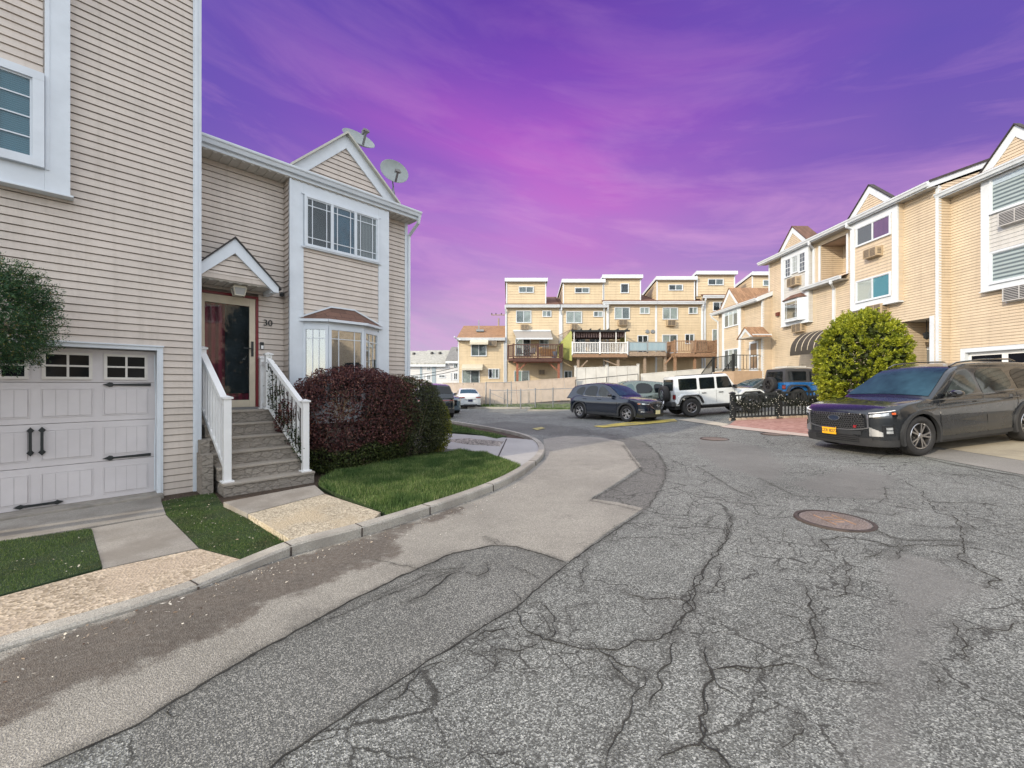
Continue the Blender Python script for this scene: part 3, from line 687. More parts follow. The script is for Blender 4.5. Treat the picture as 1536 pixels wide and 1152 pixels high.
for va,vb in((330-8,None),(425+3,None)): pass
zt1=f.z(1488,268,yb_);zb1=f.z(1488,322,yb_);zt2=f.z(1489,378,yb_);zb2=f.z(1489,427,yb_)
window(T,wx0,wx1,zb1,zt1,yb_,(1,1.25),mat_in=ZEBRA,fr=.07);window(T,wx0,wx1,zb2,zt2,yb_,(1,1.25),mat_in=ZEBRA,fr=.07)
acg=simple('ac_white',(.5,.5,.5),.5)
ax=f.x(1505,yb_);az_=f.z(1505,341,yb_);ac_unit(T,ax,ax+1.0,az_,az_+.48,yb_,.22,acg)
ax=f.x(1513,0);az_=f.z(1513,453,0);ac_unit(T,ax,ax+1.0,az_,az_+.5,0,.25,acg)
xa_,za_=f(1524,187,-.2);xf_=f.x(1467,-.2);gable(T,xf_,2*xa_-xf_,xa_,ze+.03,za_,-.2,.16,SIDR,SHK,tr=.27,course=c_,fy=.09)
B=MB();B.box(gxa-.16,gxa,-.05,.2,.4,gz1+.16).box(gxa,7.6,-.051,.2,gz1,gz1+.16).box(7.6,7.76,-.05,.2,.4,gz1+.16);B.build('garage_door_frame',WH,T)
gx=MB();gx.box(gxa,7.6,.14,.2,.6,gz1);gd=gx.build('garage_door',WH2,T)
nw=6;wd=(7.6-gxa)/nw
G_=MB()
for k in range(4):G_.box(gxa,7.6,.13,.14,gz1-.02-.58*(k+1),gz1-.035-.58*k) 
G_.build('door_section',WH2,gd,bevel=.01)
for i in range(nw):
    x0=gxa+wd*i+.1;x1=gxa+wd*(i+1)-.1;w_=MB().box(x0-.04,x1+.04,.115,.13,gz1-.52,gz1-.10).build('garage_window',WH2,gd);MB().box(x0,x1,.108,.116,gz1-.48,gz1-.14).build('pane',simple('black_glass',(.01,.012,.014),.08),w_)
# the row goes on behind the camera (seen in window reflections)
for k in range(3):
    T2=empty('townhouse',FRt.M@Matrix.Translation((8.9+9*k,-.4*(k%2),0)),label=('sand townhouse just beyond the right edge of the view','second sand townhouse beyond the right edge, behind the camera','third sand townhouse beyond the right edge, behind the camera')[k],cat='house')
    S=MB();siding(S,[(0,.3),(8.6,.3),(8.6,8.2),(0,8.2)],0,.2);siding(S,[(0,.3),(9,.3),(9,8.0),(4.5,9.7),(0,8.2)],0,.2,o=(0,0),d=(0,1),n=(-1,0));S.build('wall',SIDR,T2);core(T2,0,8.6,0,.3,8.2)
    pitched(T2,-.1,8.7,-.45,8.3,9.6,20,SHB);gutter(T2,-.1,8.7,-.42,8.3,h=.17,w=.15)
    yb2=bay_box(T2,1.2,4.2,3.4,8.1,0,.2,SIDR);window(T2,1.7,3.7,3.9,5.1,yb2,(1,1),mat_in=[ROOM,CURT],fr=.07);window(T2,1.7,3.7,6.2,7.5,yb2,(1,1),mat_in=[ROOM,ROOM],fr=.07);gable(T2,1.0,4.4,2.7,8.33,10.1,-.2,3,SIDR,SHK,tr=.27,course=.2,fy=.2)
    window(T2,5.6,7.0,6.2,7.4,0,(1,1),mat_in=[ROOM,ROOM],fr=.07);MB().box(.8,3.6,-.03,.02,.8,2.9).build('garage_door',WH2,T2);MB().box(5.6,6.6,-.03,.02,1.2,3.3).build('entry_door',ROOM,T2)
# middle and tall houses share one roof line: plane ym
ym=-.5
zeM=f.z(1396,273,ym-.42)
x3L=f.x(1153.5,ym);xsplit=f.x(1274,ym);x3R=xsplit
T=empty('townhouse',FRt.M,label='sand coloured townhouse with violet and turquoise curtains behind the round green bush',cat='house')
rx0=f.x(1350,ym);rx1=f.x(1396,ym);rz=f.z(1396,476,ym)
S=MB();siding(S,[(xsplit,.3),(-.0,.3),(-.0,zeM-.08),(xsplit,zeM-.08)],ym,c_,holes=[(rx0,rx1,0,rz)])
siding(S,[(ym,.3),(8.5,.3),(8.5,zeM-.3),(4.3,zeM+1.55),(ym,zeM-.1)],0,c_,o=(0.0,0),d=(0,1),n=(1,0))
# recess walls
siding(S,[(rx0,.3),(rx1,.3),(rx1,rz),(rx0,rz)],ym+1.3,c_);siding(S,[(ym,.3),(ym+1.3,.3),(ym+1.3,rz),(ym,rz)],0,c_,o=(rx0,0),d=(0,1),n=(1,0))
S.build('wall',SIDR,T);core(T,xsplit,0,ym,rz+.02,zeM-.05,8.8);MB().box(xsplit+.02,-.02,ym+1.4,ym+8.8,.3,rz).build('wall_core',SIDR,T)
MB().box(rx0,rx1,ym+.02,ym+1.35,rz,rz+.02).build('porch_ceiling',SOF,T)
B=MB();B.box(rx1-.02,rx1+.16,ym-.03,ym+.06,.3,rz+.05);B.build('porch_trim',WH,T)
dr0=f.x(1383,ym+1.3);drz=f.z(1390,521,ym+1.3);MB().box(dr0-.1,dr0+1.05,ym+1.22,ym+1.29,.5,drz).build('entry_door',WH,T);MB().box(dr0+.06,dr0+.9,ym+1.205,ym+1.222,.9,drz-.12).build('door_glass',ROOMG,T)
lx=f.x(1390,ym+.6);B=MB();B.bar((lx,ym+.6,rz),(lx,ym+.6,rz-.5),.02);B.lathe([(.02,0),(.13,-.05),(.1,-.28),(.02,-.34)],Matrix.Translation((lx,ym+.6,rz-.5)),6);B.build('porch_lantern',BLK,T)
MB().box(-.10,.012,ym-.03,ym+.1,.3,zeM-.1).build('corner_trim',WH,T)
R_=MB();a20=math.tan(math.radians(20))
R_.add([(.06,ym-.5,zeM-.22),(.06,4.3,zeM-.22+(4.3-ym+.5)*a20),(.06,4.3,zeM+.06+(4.3-ym+.5)*a20),(.06,ym-.5,zeM+.06),(-.0,ym-.5,zeM-.22),(-.0,4.3,zeM-.22+(4.3-ym+.5)*a20),(-.0,4.3,zeM+.06+(4.3-ym+.5)*a20),(-.0,ym-.5,zeM+.06)],[(0,1,2,3),(7,6,5,4),(0,4,5,1),(3,2,6,7),(0,3,7,4)]);R_.build('rake_trim',WH,T)
soffit(T,xsplit,0,ym-.42,ym,zeM-.16);MB().box(xsplit,.03,ym-.45,ym-.42,zeM-.2,zeM-.02).build('fascia',WH,T);gutter(T,xsplit,.08,ym-.45,zeM+.02,h=.17,w=.15)
pitched(T,xsplit,.1,ym-.47,zeM,9.6,20,SHK)
bx0,bx1=f.x(1276,ym-.25),f.x(1347,ym-.25);bz=f.z(1290,464,ym-.25)
y_=bay_box(T,bx0,bx1,bz,zeM-.16,ym,.25,SIDR,tw=.26)
wx0,wx1=f.x(1285,y_),f.x(1337.6,y_)
window(T,wx0,wx1,f.z(1287,371,y_),f.z(1286,342,y_),y_,(1,1),mat_in=[ROOMG,CURTP],fr=.07);window(T,wx0,wx1,f.z(1288,455,y_),f.z(1286,422,y_),y_,(1,1),mat_in=[CURT,CURTT],fr=.07)
ax=f.x(1294,y_-.3);z0=f.z(1298,388,y_-.3);ac_unit(T,ax,ax+.72,z0,z0+.42,y_,.3)
ax=f.x(1299,ym-.35);z0=f.z(1318,470,ym-.35);ac_unit(T,ax,ax+.8,z0,z0+.45,ym,.35)
xa_,za_=f(1305,278,ym-.25);xf_=f.x(1271,ym-.25);gable(T,xf_,2*xa_-xf_,xa_,zeM+.03,za_,ym-.25,.18,SIDR,SHK,tr=.27,course=c_,fy=.09)
# tall house with recess, awning and small bay
T=empty('townhouse',FRt.M,label='tall sand townhouse with an open roof recess and white sided bay behind the blue off-roader',cat='house')
qx0,qx1=f.x(1231,ym),f.x(1270,ym);qzt=f.z(1269,351,ym);qzb=f.z(1232,421,ym)
S=MB();siding(S,[(x3L,.3),(x3R,.3),(x3R,zeM-.08),(x3L,zeM-.08)],ym,c_,holes=[(qx0,qx1,qzb,qzt)])
D_=1.25
siding(S,[(qx0,qzb),(qx1,qzb),(qx1,qzt),(qx0,qzt)],ym+D_,c_);siding(S,[(ym,qzb),(ym+D_,qzb),(ym+D_,qzt),(ym,qzt)],0,c_,o=(qx0,0),d=(0,1),n=(1,0))
siding(S,[(ym,qzb),(ym+D_,qzb),(ym+D_,qzt),(ym,qzt)],0,c_,o=(qx1,0),d=(0,1),n=(-1,0))
siding(S,[(ym,.3),(8.5,.3),(8.5,zeM-.3),(4.3,zeM+1.55),(ym,zeM-.1)],0,c_,o=(x3L,0),d=(0,1),n=(-1,0))
S.build('wall',SIDR,T)
MB().box(x3L+.02,x3R-.02,ym+D_+.1,ym+9,.3,zeM-.1).build('wall_core',SIDR,T)
MB().box(qx0-.1,qx1+.1,ym+.0,ym+.12,qzt-.03,qzt+.2).build('recess_header',SIDR,T);MB().box(qx0,qx1,ym+.02,ym+D_+.1,qzt-.03,qzt+.2).build('recess_ceiling',simple('ceiling_tan',(.42,.33,.26),.7),T)
xl3=f.x(1216,ym);zg=f.z(1216,428,ym-.45)
R_=MB();R_.add([(xl3-.1,ym-.42,zg-.02),(x3R,ym-.42,zg-.02),(x3R,ym+D_,zg+.62),(xl3-.1,ym+.1,zg+.18),(xl3-.1,ym+D_,zg+.62)],[(0,1,2,4,3)]);
R_.build('lower_roof',shingle('shingle_red',(.22,.10,.07)),T)
soffit(T,xl3-.1,x3R,ym-.42,ym,zg-.18);gutter(T,xl3-.15,x3R,ym-.42,zg+.02,h=.17,w=.15)
MB().box(qx0-.14,qx0,ym-.03,ym+.04,qzb,qzt).build('recess_trim',WH,T);MB().box(qx1,qx1+.12,ym-.03,ym+.04,qzb-.1,qzt).build('recess_trim',WH,T)
soffit(T,x3L-.25,x3R,ym-.42,ym,zeM-.16);MB().box(x3L-.3,x3R,ym-.45,ym-.42,zeM-.2,zeM-.02).build('fascia',WH,T);gutter(T,x3L-.35,x3R,ym-.45,zeM+.02,h=.17,w=.15)
pitched(T,x3L-.3,x3R,ym-.47,zeM,9.6,20,SHK)
MB().box(x3L-.01,x3L+.10,ym-.03,ym+.1,.3,zeM-.1).build('corner_trim',WH,T)
bx0,bx1=f.x(1172,ym-.25),f.x(1213,ym-.25);bz=f.z(1175,490,ym-.25)
y_=bay_box(T,bx0,bx1,bz,zeM-.16,ym,.25,SIDW,tw=.26)
a0,a1=f.x(1178,y_),f.x(1209.5,y_)
wt,wb=f.z(1178,390,y_),f.z(1178,418,y_)
window(T,a0,a0+.55,wb,wt,y_,(1,),muntin=(2,4),sash=.5,mat_in=ROOMG,fr=.05);window(T,a0+.62,a1-.62,wb+.1,wt,y_,(1,),muntin=(3,3),mat_in=CURT,fr=.05);window(T,a1-.55,a1,wb,wt,y_,(1,),muntin=(2,4),sash=.5,mat_in=ROOMG,fr=.05)
ax=f.x(1180,y_-.32);z0=f.z(1184,430,y_-.32);ac_unit(T,ax,ax+.78,z0,z0+.5,y_,.32)
ax=f.x(1187,ym-.3);z0=f.z(1196,498,ym-.3);ac_unit(T,ax,ax+.8,z0,z0+.5,ym,.3)
# lower bay
q0,q1=f.x(1178.5,y_),f.x(1210,y_);w0,w1=f.z(1180,482,y_),f.z(1180,455,y_);yy=y_-.3
bb=MB().slab([(q0,y_),(q0+.3,yy),(q1-.3,yy),(q1,y_)],w1,w1+.08).build('bay_window',WH,T);MB().slab([(q0,y_),(q0+.3,yy),(q1-.3,yy),(q1,y_)],w0-.12,w0).build('window_sill',WH,bb)
panel(bb,(q0,y_),(q0+.3,yy),w0,w1,ROOMG);panel(bb,(q0+.3,yy),(q1-.3,yy),w0,w1,ROOMG);panel(bb,(q1-.3,yy),(q1,y_),w0,w1,ROOMG)
R_=MB();z=w1+.08;R_.add([(q0-.1,y_,z),(q0+.25,yy-.12,z),(q1-.25,yy-.12,z),(q1+.1,y_,z),(q0+.45,y_,z+.32),(q1-.45,y_,z+.32)],[(0,1,4),(1,2,5,4),(2,3,5),(3,2,1,0)]);R_.build('bay_roof',SHB,bb)
xa_,za_=f(1189.5,340,ym-.25);xf_=f.x(1167.5,ym-.25);gable(T,xf_,2*xa_-xf_,xa_,zeM+.03,za_,ym-.25,.9,SIDR,SHB,tr=.27,course=c_,fy=.09)
for u,va,vb in((1213.5,362,420),):
    x=f.x(u,ym-.5);x2=f.x(1221,ym-.05);downspout(T,[(x,ym-.5,zeM-.12),(x,ym-.5,zeM-.3),(x2,ym-.06,zeM-.45),(x2,ym-.06,zg+.2)],.11)
x=f.x(1246,ym-.5);x2=f.x(1251,ym-.05);downspout(T,[(x,ym-.5,zg-.1),(x,ym-.5,zg-.25),(x2,ym-.06,zg-.45),(x2,ym-.06,.6)],.12)
x=f.x(1274,ym-.5);downspout(T,[(x-.15,ym-.53,zeM-.1),(x-.15,ym-.5,zeM-.3),(x-.15,ym-.06,zeM-.45),(x-.15,ym-.06,zg+.2)],.10)
x0=f.x(1168,ym);z=f.z(1170,471,ym);MB().box(x0-.1,x0+.15,ym-.15,ym,z-.12,z+.12).build('alarm_box',simple('rust_red',(.12,.03,.02),.5),T)
# arched awning (hangs on the house)
A0,A1=f.x(1189,ym-1.1),f.x(1245,ym-1.1);zb_=f.z(1190,528,ym-1.1);zt_=zb_+1.15;n=9;B=MB()
prof=[(ym-1.25*math.sin(math.pi/2*k/n),zb_+ (zt_-zb_)*math.cos(math.pi/2*k/n)) for k in range(n+1)]
for (ya,za2),(yb2,zb2_) in zip(prof,prof[1:]):B.add([(A0,ya,za2),(A1,ya,za2),(A1,yb2,zb2_),(A0,yb2,zb2_)],[(0,1,2,3)])
B.box(A0,A1,prof[-1][0]-.01,prof[-1][0]+.01,zb_-.22,zb_)
for xx in(A0,A1):B.add([(xx,ym,zb_)]+[(xx,a,b_) for a,b_ in prof],[tuple(range(n+2))])
aw=B.build('awning_canopy',simple('awning_brown',(.05,.043,.035),.75,nv=.15),T)
for i in range(1,6):
    x=A0+(A1-A0)*i/6;
    st=MB()
    for (ya,za2),(yb2,zb2_) in zip(prof,prof[1:]):st.bar((x,ya-.006,za2+.006),(x,yb2-.006,zb2_+.006),.045,.012)
    st.build('awning_stripe',CREAM,aw)
# far two storey house
yf=-1.1;x4R=f.x(1144,yf);x4L=f.x(1078,yf);ze4=f.z(1140,446,yf-.4)
T=empty('townhouse',FRt.M,label='small sand two storey townhouse with gabled door canopy behind black stair railings',cat='house')
S=MB();siding(S,[(x4L,.3),(x4R,.3),(x4R,ze4-.05),(x4L,ze4-.05)],yf,c_);siding(S,[(yf,.3),(7,.3),(7,ze4-.3),(3.5,ze4+1.5),(yf,ze4-.05)],0,c_,o=(x4R,0),d=(0,1),n=(1,0))
siding(S,[(yf,.3),(7,.3),(7,ze4-.3),(3.5,ze4+1.5),(yf,ze4-.05)],0,c_,o=(x4L,0),d=(0,1),n=(-1,0));S.build('wall',SIDR,T);core(T,x4L,x4R,yf,.3,ze4-.05,7.5)
soffit(T,x4L-.3,x4R+.05,yf-.4,yf,ze4-.15);MB().box(x4L-.3,x4R+.08,yf-.43,yf-.4,ze4-.2,ze4-.02).build('fascia',WH,T);gutter(T,x4L-.35,x4R+.1,yf-.43,ze4+.02,h=.17,w=.14)
pitched(T,x4L-.3,x4R+.1,yf-.45,ze4,9,22,SHT)
R_=MB();a22=math.tan(math.radians(22));R_.prism([(yf-.45,ze4-.22),(3.6,ze4-.22+(4.05-yf)*a22),(3.6,ze4+.06+(4.05-yf)*a22),(yf-.45,ze4+.06)],x4R+.1,x4R+.14,Matrix(((0,1,0,0),(1,0,0,0),(0,0,1,0),(0,0,0,1))));R_.build('rake_trim',WH,T)
MB().box(x4R-.12,x4R+.01,yf-.03,yf+.1,.3,ze4-.1).build('corner_trim',WH,T)
bx0,bx1=f.x(1083.5,yf-.25),f.x(1111,yf-.25);y_=bay_box(T,bx0,bx1,1.2,ze4-.15,yf,.25,SIDR,tw=.25,tb=.1,top=.35)
a0,a1=f.x(1087,y_),f.x(1108,y_);window(T,a0,a1,f.z(1087,493,y_),f.z(1087,469,y_),y_,(1,1.1,1),mat_in=[ROOMG,CURT,ROOMG],fr=.07)
window(T,a0,a1,f.z(1087,553,y_),f.z(1087,525,y_),y_,(1,1.1,1),mat_in=[ROOMG,CURT,ROOMG],fr=.07)
xa_,za_=f(1094.5,432.5,yf-.25);xf_=f.x(1080,yf-.25);gable(T,xf_,2*xa_-xf_,xa_,ze4+.03,za_,yf-.25,4,SIDR,SHT,tr=.25,course=c_,fy=.09)
yp=yf-1.2;xa_,za_=f(1118.5,491.5,yp);xf_,zf_=f(1108,508,yp);x2_=2*xa_-xf_
gable(T,xf_,x2_,xa_,zf_,za_,yp,1.15,SIDR,SHT,tr=.2,course=c_,fy=.1);MB().box(xf_,x2_,yp,yf,zf_-.06,zf_).build('canopy_soffit',SOF,T)
MB().box(x2_-.1,x2_,yp-.02,yf,zf_-.08,zf_+.12).build('canopy_fascia',WH,T)
d0,d1=f.x(1125,yf),f.x(1138,yf);zd1,zd0=f.z(1126,513,yf),f.z(1126,557,yf)
B=MB();B.box(d0,d0+.12,yf-.06,yf,zd0,zd1).box(d1-.12,d1,yf-.06,yf,zd0,zd1).box(d0+.12,d1-.12,yf-.06,yf,zd1-.14,zd1).box(d0+.12,d1-.12,yf-.06,yf,zd0,zd0+.2).box(d0+.12,d1-.12,yf-.06,yf,zd0+1.0,zd0+1.08);sdo=B.build('storm_door',WH,T)
MB().box(d0+.1,d1-.1,yf-.03,yf-.02,zd0+.1,zd1-.1).build('door_glass',folds('screen_tan',(.2,.14,.09),(.25,.18,.12),5),sdo)
downspout(T,[(x4L-.2,yf-.5,ze4-.1),(x4L-.2,yf-.45,ze4-.3),(x4L+.05,yf-.08,ze4-.7),(x4L+.05,yf-.08,.5)],.1)
# landing, steps and black railings in front of that door
E_=empty('entry_stairs',FRt.M,label='concrete landing with black iron railings at the far right door',cat='stairs')
lz=zd0-.02;l0,l1=f.x(1103,yf-.3)+.0,x4R-.0;yo=yf-1.9
MB().box(l0,l1,yo,yf,.3,lz).build('landing',simple('step_tan',(.42,.30,.2),.85,bump=.3),E_)
for i in range(6):MB().box(l0-.28*(i+1),l0-.28*i,yo,yf-.3,.3,lz-.17*(i+1)).build('step',simple('step_tan',(.42,.30,.2),.85),E_)
def rail(par,p,q,h=1.0,n=10,endp=True):
    p=Vector(p);q=Vector(q);B=MB();B.bar(p+Vector((0,0,h)),q+Vector((0,0,h)),.05,.05).bar(p+Vector((0,0,.12)),q+Vector((0,0,.12)),.04,.04)
    for i in range(1,n):
        a=p.lerp(q,i/n);B.bar(a+Vector((0,0,.12)),a+Vector((0,0,h)),.025)
    B.build('railing',BLK,par)
    if endp:
        for a in(p,q):MB().box(a.x-.07,a.x+.07,a.y-.07,a.y+.07,a.z,a.z+h+.08).build('railing_post',BLK,par)
rail(E_,(l0,yo,lz),(l1-.1,yo,lz),1.05,14);rail(E_,(l1-.1,yo,lz),(l1-.1,yf-.1,lz),1.05,8,False)
rail(E_,(l0-1.8,yo,lz-1.1),(l0,yo,lz),1.05,14,False);rail(E_,(l0-1.8,yf-.4,lz-1.1),(l0,yf-.4,lz),1.05,14,False)

# ================= back row =================
FB=Fr(0,38,0);fb=FB
ROOMG_,CURT_,ROOM_,CURTT_=ROOMG,CURT,ROOM,CURTT
ROOMG=simple('far_pane_grey',(.13,.15,.15),.3,nv=.4,ns=1.5);CURT=simple('far_pane_pale',(.36,.39,.37),.4,nv=.25,ns=1.2);CURTT=simple('far_pane_green',(.22,.32,.29),.4,nv=.2,ns=1.2)
def bx(u,y=0):return FB.x(u,y)
def bzv(v,y=0):return FB.z(768,v,y)
def back_house(label,u0,u1,ve,du0,du1,dv,wins,acs=(),ddm=None,base=.3,dorm=True,rearside=True,eave_u=None):
    T=empty('townhouse',FB.M,label=label,cat='house',group=None)
    x0,x1=bx(u0),bx(u1);ze=bzv(ve)
    S=MB();siding(S,[(x0,base),(x1,base),(x1,ze-.05),(x0,ze-.05)],0,.24)
    siding(S,[(0,base),(10,base),(10,ze-.1),(5,ze+1.6),(0,ze-.05)],0,.24,o=(x0,0),d=(0,1),n=(-1,0))
    if dorm:
        X0,X1=bx(du0,.15),bx(du1,.15);zt=bzv(dv,.15)
        siding(S,[(X0,ze),(X1,ze),(X1,zt-.25),(X0,zt-.25)],.15,.24)
        for xx,nn in((X0,-1),(X1,1)):siding(S,[(.15,ze),(7,ze),(7,zt-1.45),(.15,zt-.25)],0,.24,o=(xx,0),d=(0,1),n=(nn,0))
    S.build('wall',SIDB,T);core(T,x0,x1,0,base,ze-.02,9.8,SIDB)
    eu0,eu1=(bx(eave_u[0]),bx(eave_u[1])) if eave_u else (x0-.05,x1+.05)
    MB().box(eu0,eu1,-.35,0,ze-.30,ze-.22).build('soffit',simple('soffit_shade',(.3,.25,.2),.8),T)
    gutter(T,eu0,eu1,-.30,ze-.02,h=.24,w=.16);pitched(T,eu0,eu1,-.32,ze-.05,10.4,19,SHB if dorm else SHT)
    MB().box(x0-.0,x0+.09,-.03,.06,base,ze-.1).build('corner_trim',WH,T);MB().box(x1-.09,x1,-.031,.06,base,ze-.1).build('corner_trim',WH,T)
    if dorm:
        MB().box(X0+.03,X1-.03,.25,7,ze-.2,zt-1.3).build('dormer_core',SIDB,T)
        R=MB();d=Vector((0,7,-1.2));a=math.atan2(-1.2,7)
        def sl(p,q,z):return z-(q)*.175
        P=[(X0-.12,-.12,zt+.04),(X1+.12,-.12,zt+.04),(X1+.12,7,zt-1.2),(X0-.12,7,zt-1.2)]
        R.add([(p[0],p[1],p[2]-.10) for p in P]+P,[(0,1,2,3),(7,6,5,4),(0,4,5,1),(1,5,6,2),(2,6,7,3),(3,7,4,0)]);R.build('dormer_roof',SHK,T)
        B=MB();B.box(X0-.14,X1+.14,-.15,-.11,zt-.26,zt+.06)
        for xx in(X0-.14,X1+.10):B.add([(xx,-.11,zt-.2),(xx+.04,-.11,zt-.2),(xx+.04,7,zt-1.4),(xx,7,zt-1.4),(xx,-.11,zt+.05),(xx+.04,-.11,zt+.05),(xx+.04,7,zt-1.17),(xx,7,zt-1.17)],[(0,1,2,3),(7,6,5,4),(0,4,5,1),(1,5,6,2),(2,6,7,3),(3,7,4,0)])
        B.box(X0-.02,X0+.08,.11,.17,ze,zt-.2).box(X1-.08,X1+.02,.11,.17,ze,zt-.2);B.build('dormer_trim',WH,T)
        MB().box(X0,X1,-.1,.15,zt-.32,zt-.27).build('dormer_soffit',simple('soffit_shade',(.3,.25,.2),.8),T)
    for w in wins:
        a,b,c,d=w[:4];y=.15 if c<ve-6 else 0;k=w[4] if len(w)>4 else (1,1);mi=w[5] if len(w)>5 else [ROOMG,CURT]
        if len(k)==1:mi=[mi[0]]
        window(T,bx(a,y),bx(b,y),bzv(d,y),bzv(c,y),y,k,mat_in=mi,fr=.055,frame=WH,dep=.06)
    for a,b,c,d in acs: ac_unit(T,bx(a,-.3),bx(b,-.3),bzv(d,-.3),bzv(c,-.3),0,.35)
    return T
WD=[ROOM,ROOMG]
H0=back_house('low sand house with two scalloped window awnings and tan roof behind the white sedan',687,757,507,0,0,0,[(706.5,730,516,534.5,(1,1),[ROOMG,ROOMG]),(693,719.5,555,576,(1,1),[CURT,ROOMG]),(732.5,749,553,568,(1,1,1),[ROOM,CURT,ROOMG])],[(733,745,511,519)],dorm=False)
for (a,b,c,d) in((704.5,732,508.5,517),(692,723.5,547,555.5)):
    x0,x1,z1,z0=bx(a,-.9),bx(b,-.9),bzv(c,0),bzv(d,-.9)
    B=MB();n=14
    B.add([(x0,0,z1+.05),(x1,0,z1+.05),(x1,-.8,z0+.25),(x0,-.8,z0+.25),(x0,-.82,z0+.22),(x1,-.82,z0+.22)],[(0,1,2,3),(3,2,5,4),(0,3,4)])
    for i in range(n):
        xa=x0+(x1-x0)*i/n;xb=x0+(x1-x0)*(i+1)/n;B.add([(xa,-.82,z0+.22),(xb,-.82,z0+.22),(xb,-.82,z0+.05),((xa+xb)/2,-.82,z0-.0),(xa,-.82,z0+.05)],[(0,1,2,3,4)])
    for xx in(x0,x1):B.add([(xx,0,z1+.05),(xx,-.8,z0+.25),(xx,-.8,z0+.05),(xx,0,z0+.05)],[(0,1,2,3)])
    B.build('window_awning',simple('awning_cream',(.55,.52,.42),.6),H0,fix=False)
x0,x1=bx(691.5),bx(720);MB().box(x0,x1,-.5,-.02,bzv(577.5),bzv(575)).build('balcony_rail',BLK,H0)
B=MB();B.bar((bx(715),2.5,bzv(494,2.5)),(bx(715),2.5,bzv(480,2.5)),.1);B.box(bx(712),bx(724),1.6,2.4,bzv(497,1.6),bzv(494,1.6));B.build('roof_vent',ALU,H0)
B=MB();B.bar((bx(688),-.4,bzv(510)),(bx(683.5),-.9,bzv(507)),.09);B.bar((bx(688),-.4,bzv(510)),(bx(693),-.9,bzv(511)),.1);B.build('flood_light',WH,H0)
H1=back_house('tall tan townhouse above the dark brown balcony, leftmost of the tall back row',759,840,458,759.5,819,419,[(774,797,466,484.5),(813.5,827,466,475.5,(1,1),[CURT,ROOMG]),(778,800.5,430,439.5,(1,1),[ROOMG,ROOMG]),(773,796,507,535,(1,1),[CURT,ROOM]),(809,823,509,521),(771,794,556,583,(1,1),[CURTT,ROOMG])],[(781,792.5,486.5,494),(808,817.5,555,562)])
H2=back_house('tan townhouse behind the green walled pergola balcony',840,911,458,844.5,905,420.5,[(849,873,467,485,(1,1),[CURT,CURT]),(890,904,467,475.5),(862,884,431.5,440,(1,1),[ROOM,ROOMG]),(862,878,507,530,(1,1),WD),(884,902,505,530,(1,1),WD),(846,858,556,583,(1,1),WD)],[(857,866,486,494)])
H3=back_house('tan townhouse with a square attic window behind the blue glass balcony',911,984,453,905,961,414,[(921.5,944.5,461,479,(1,1),[CURT,ROOMG]),(959.5,974,461,471,(1,1),[CURT,CURT]),(930.5,943,425.5,440,(1,),[ROOM]),(956,972,503,530,(1,1),[ROOM,ROOM])],[(928,941,479.5,488)],eave_u=(903,984))
H4=back_house('tan townhouse behind the light wooden deck with the grey hot tub',984,1053,453,985,1042,416.5,[(993.5,1016.5,461.5,479.5,(1,1),[CURT,CURT]),(1032.5,1046,461,471),(1002.5,1024,427,436,(1,1),WD),(993,1016,502,530,(1,1),[CURT,ROOMG]),(1027,1041,501,516,(1,1),WD)],[(1001,1013.5,480,488.5)])
H5=back_house('tallest tan townhouse of the back row, partly hidden by the small gabled house',1053,1112,444,1045,1102,408.5,[(1069,1090,453,467,(1,1),[ROOM,ROOM]),(1061.5,1085,418.5,428,(1,1),WD),(1068,1083,494,516,(1,1),[CURT,ROOMG]),(1070,1083,549,564,(1,1),[ROOM,ROOM])])
H6=back_house('tan townhouse seen only as an attic storey above the small gabled roof',1112,1175,446,1128,1185,409.5,[(1144,1166,420,429,(1,1),[ROOMG,ROOMG])],base=3)
for h,u,va in((H1,758,459),(H1,841.5,461),(H2,911,459),(H3,905,456),(H4,1052.5,455),(H5,1056,446)):
    x=bx(u);downspout(h,[(x,-.35,bzv(va)),(x,-.3,bzv(va)-.3),(x+.05,-.06,bzv(va)-.7),(x+.05,-.06,.5)],.12)
for u in(971,979):MB().lathe([(.001,-.1),(.14,-.1),(.2,-.02),(.2,0)],Matrix.Translation((bx(u),0,bzv(497.5)))@Matrix.Rotation(-math.pi/2,4,'X'),14).build('round_vent',ALU,H3)
MB().lathe([(.001,-.2),(.09,-.18),(.12,0)],Matrix.Translation((bx(759.5)-.4,-.1,bzv(560))),8)
# balcony awning on H1
x0,x1=bx(770,-.1),bx(826,-.1);X0,X1=bx(774.5,-1.8),bx(829,-1.8);z1=bzv(497);z0=bzv(508,-1.8)
AW=MB();AW.add([(x0,-.02,z1),(x1,-.02,z1),(X1,-1.8,z0+.08),(X0,-1.8,z0+.08),(x0,-.02,z1-.04),(x1,-.02,z1-.04),(X1,-1.8,z0+.04),(X0,-1.8,z0+.04)],[(0,1,2,3),(7,6,5,4),(0,3,7,4),(1,5,6,2),(0,4,5,1)]);aw=AW.build('balcony_awning',simple('awning_grey',(.33,.31,.29),.7),H1)
B=MB();B.bar((X0,-1.82,z0),(X1,-1.82,z0),.1,.14).bar((x0,-.08,z1+.05),(x1,-.08,z1+.05),.14,.14).bar((x0+.3,-.1,z0-.2),(X0+.3,-1.75,z0),.05).bar((x1-.3,-.1,z0-.2),(X1-.3,-1.75,z0),.05);B.build('awning_bar',WH,aw)
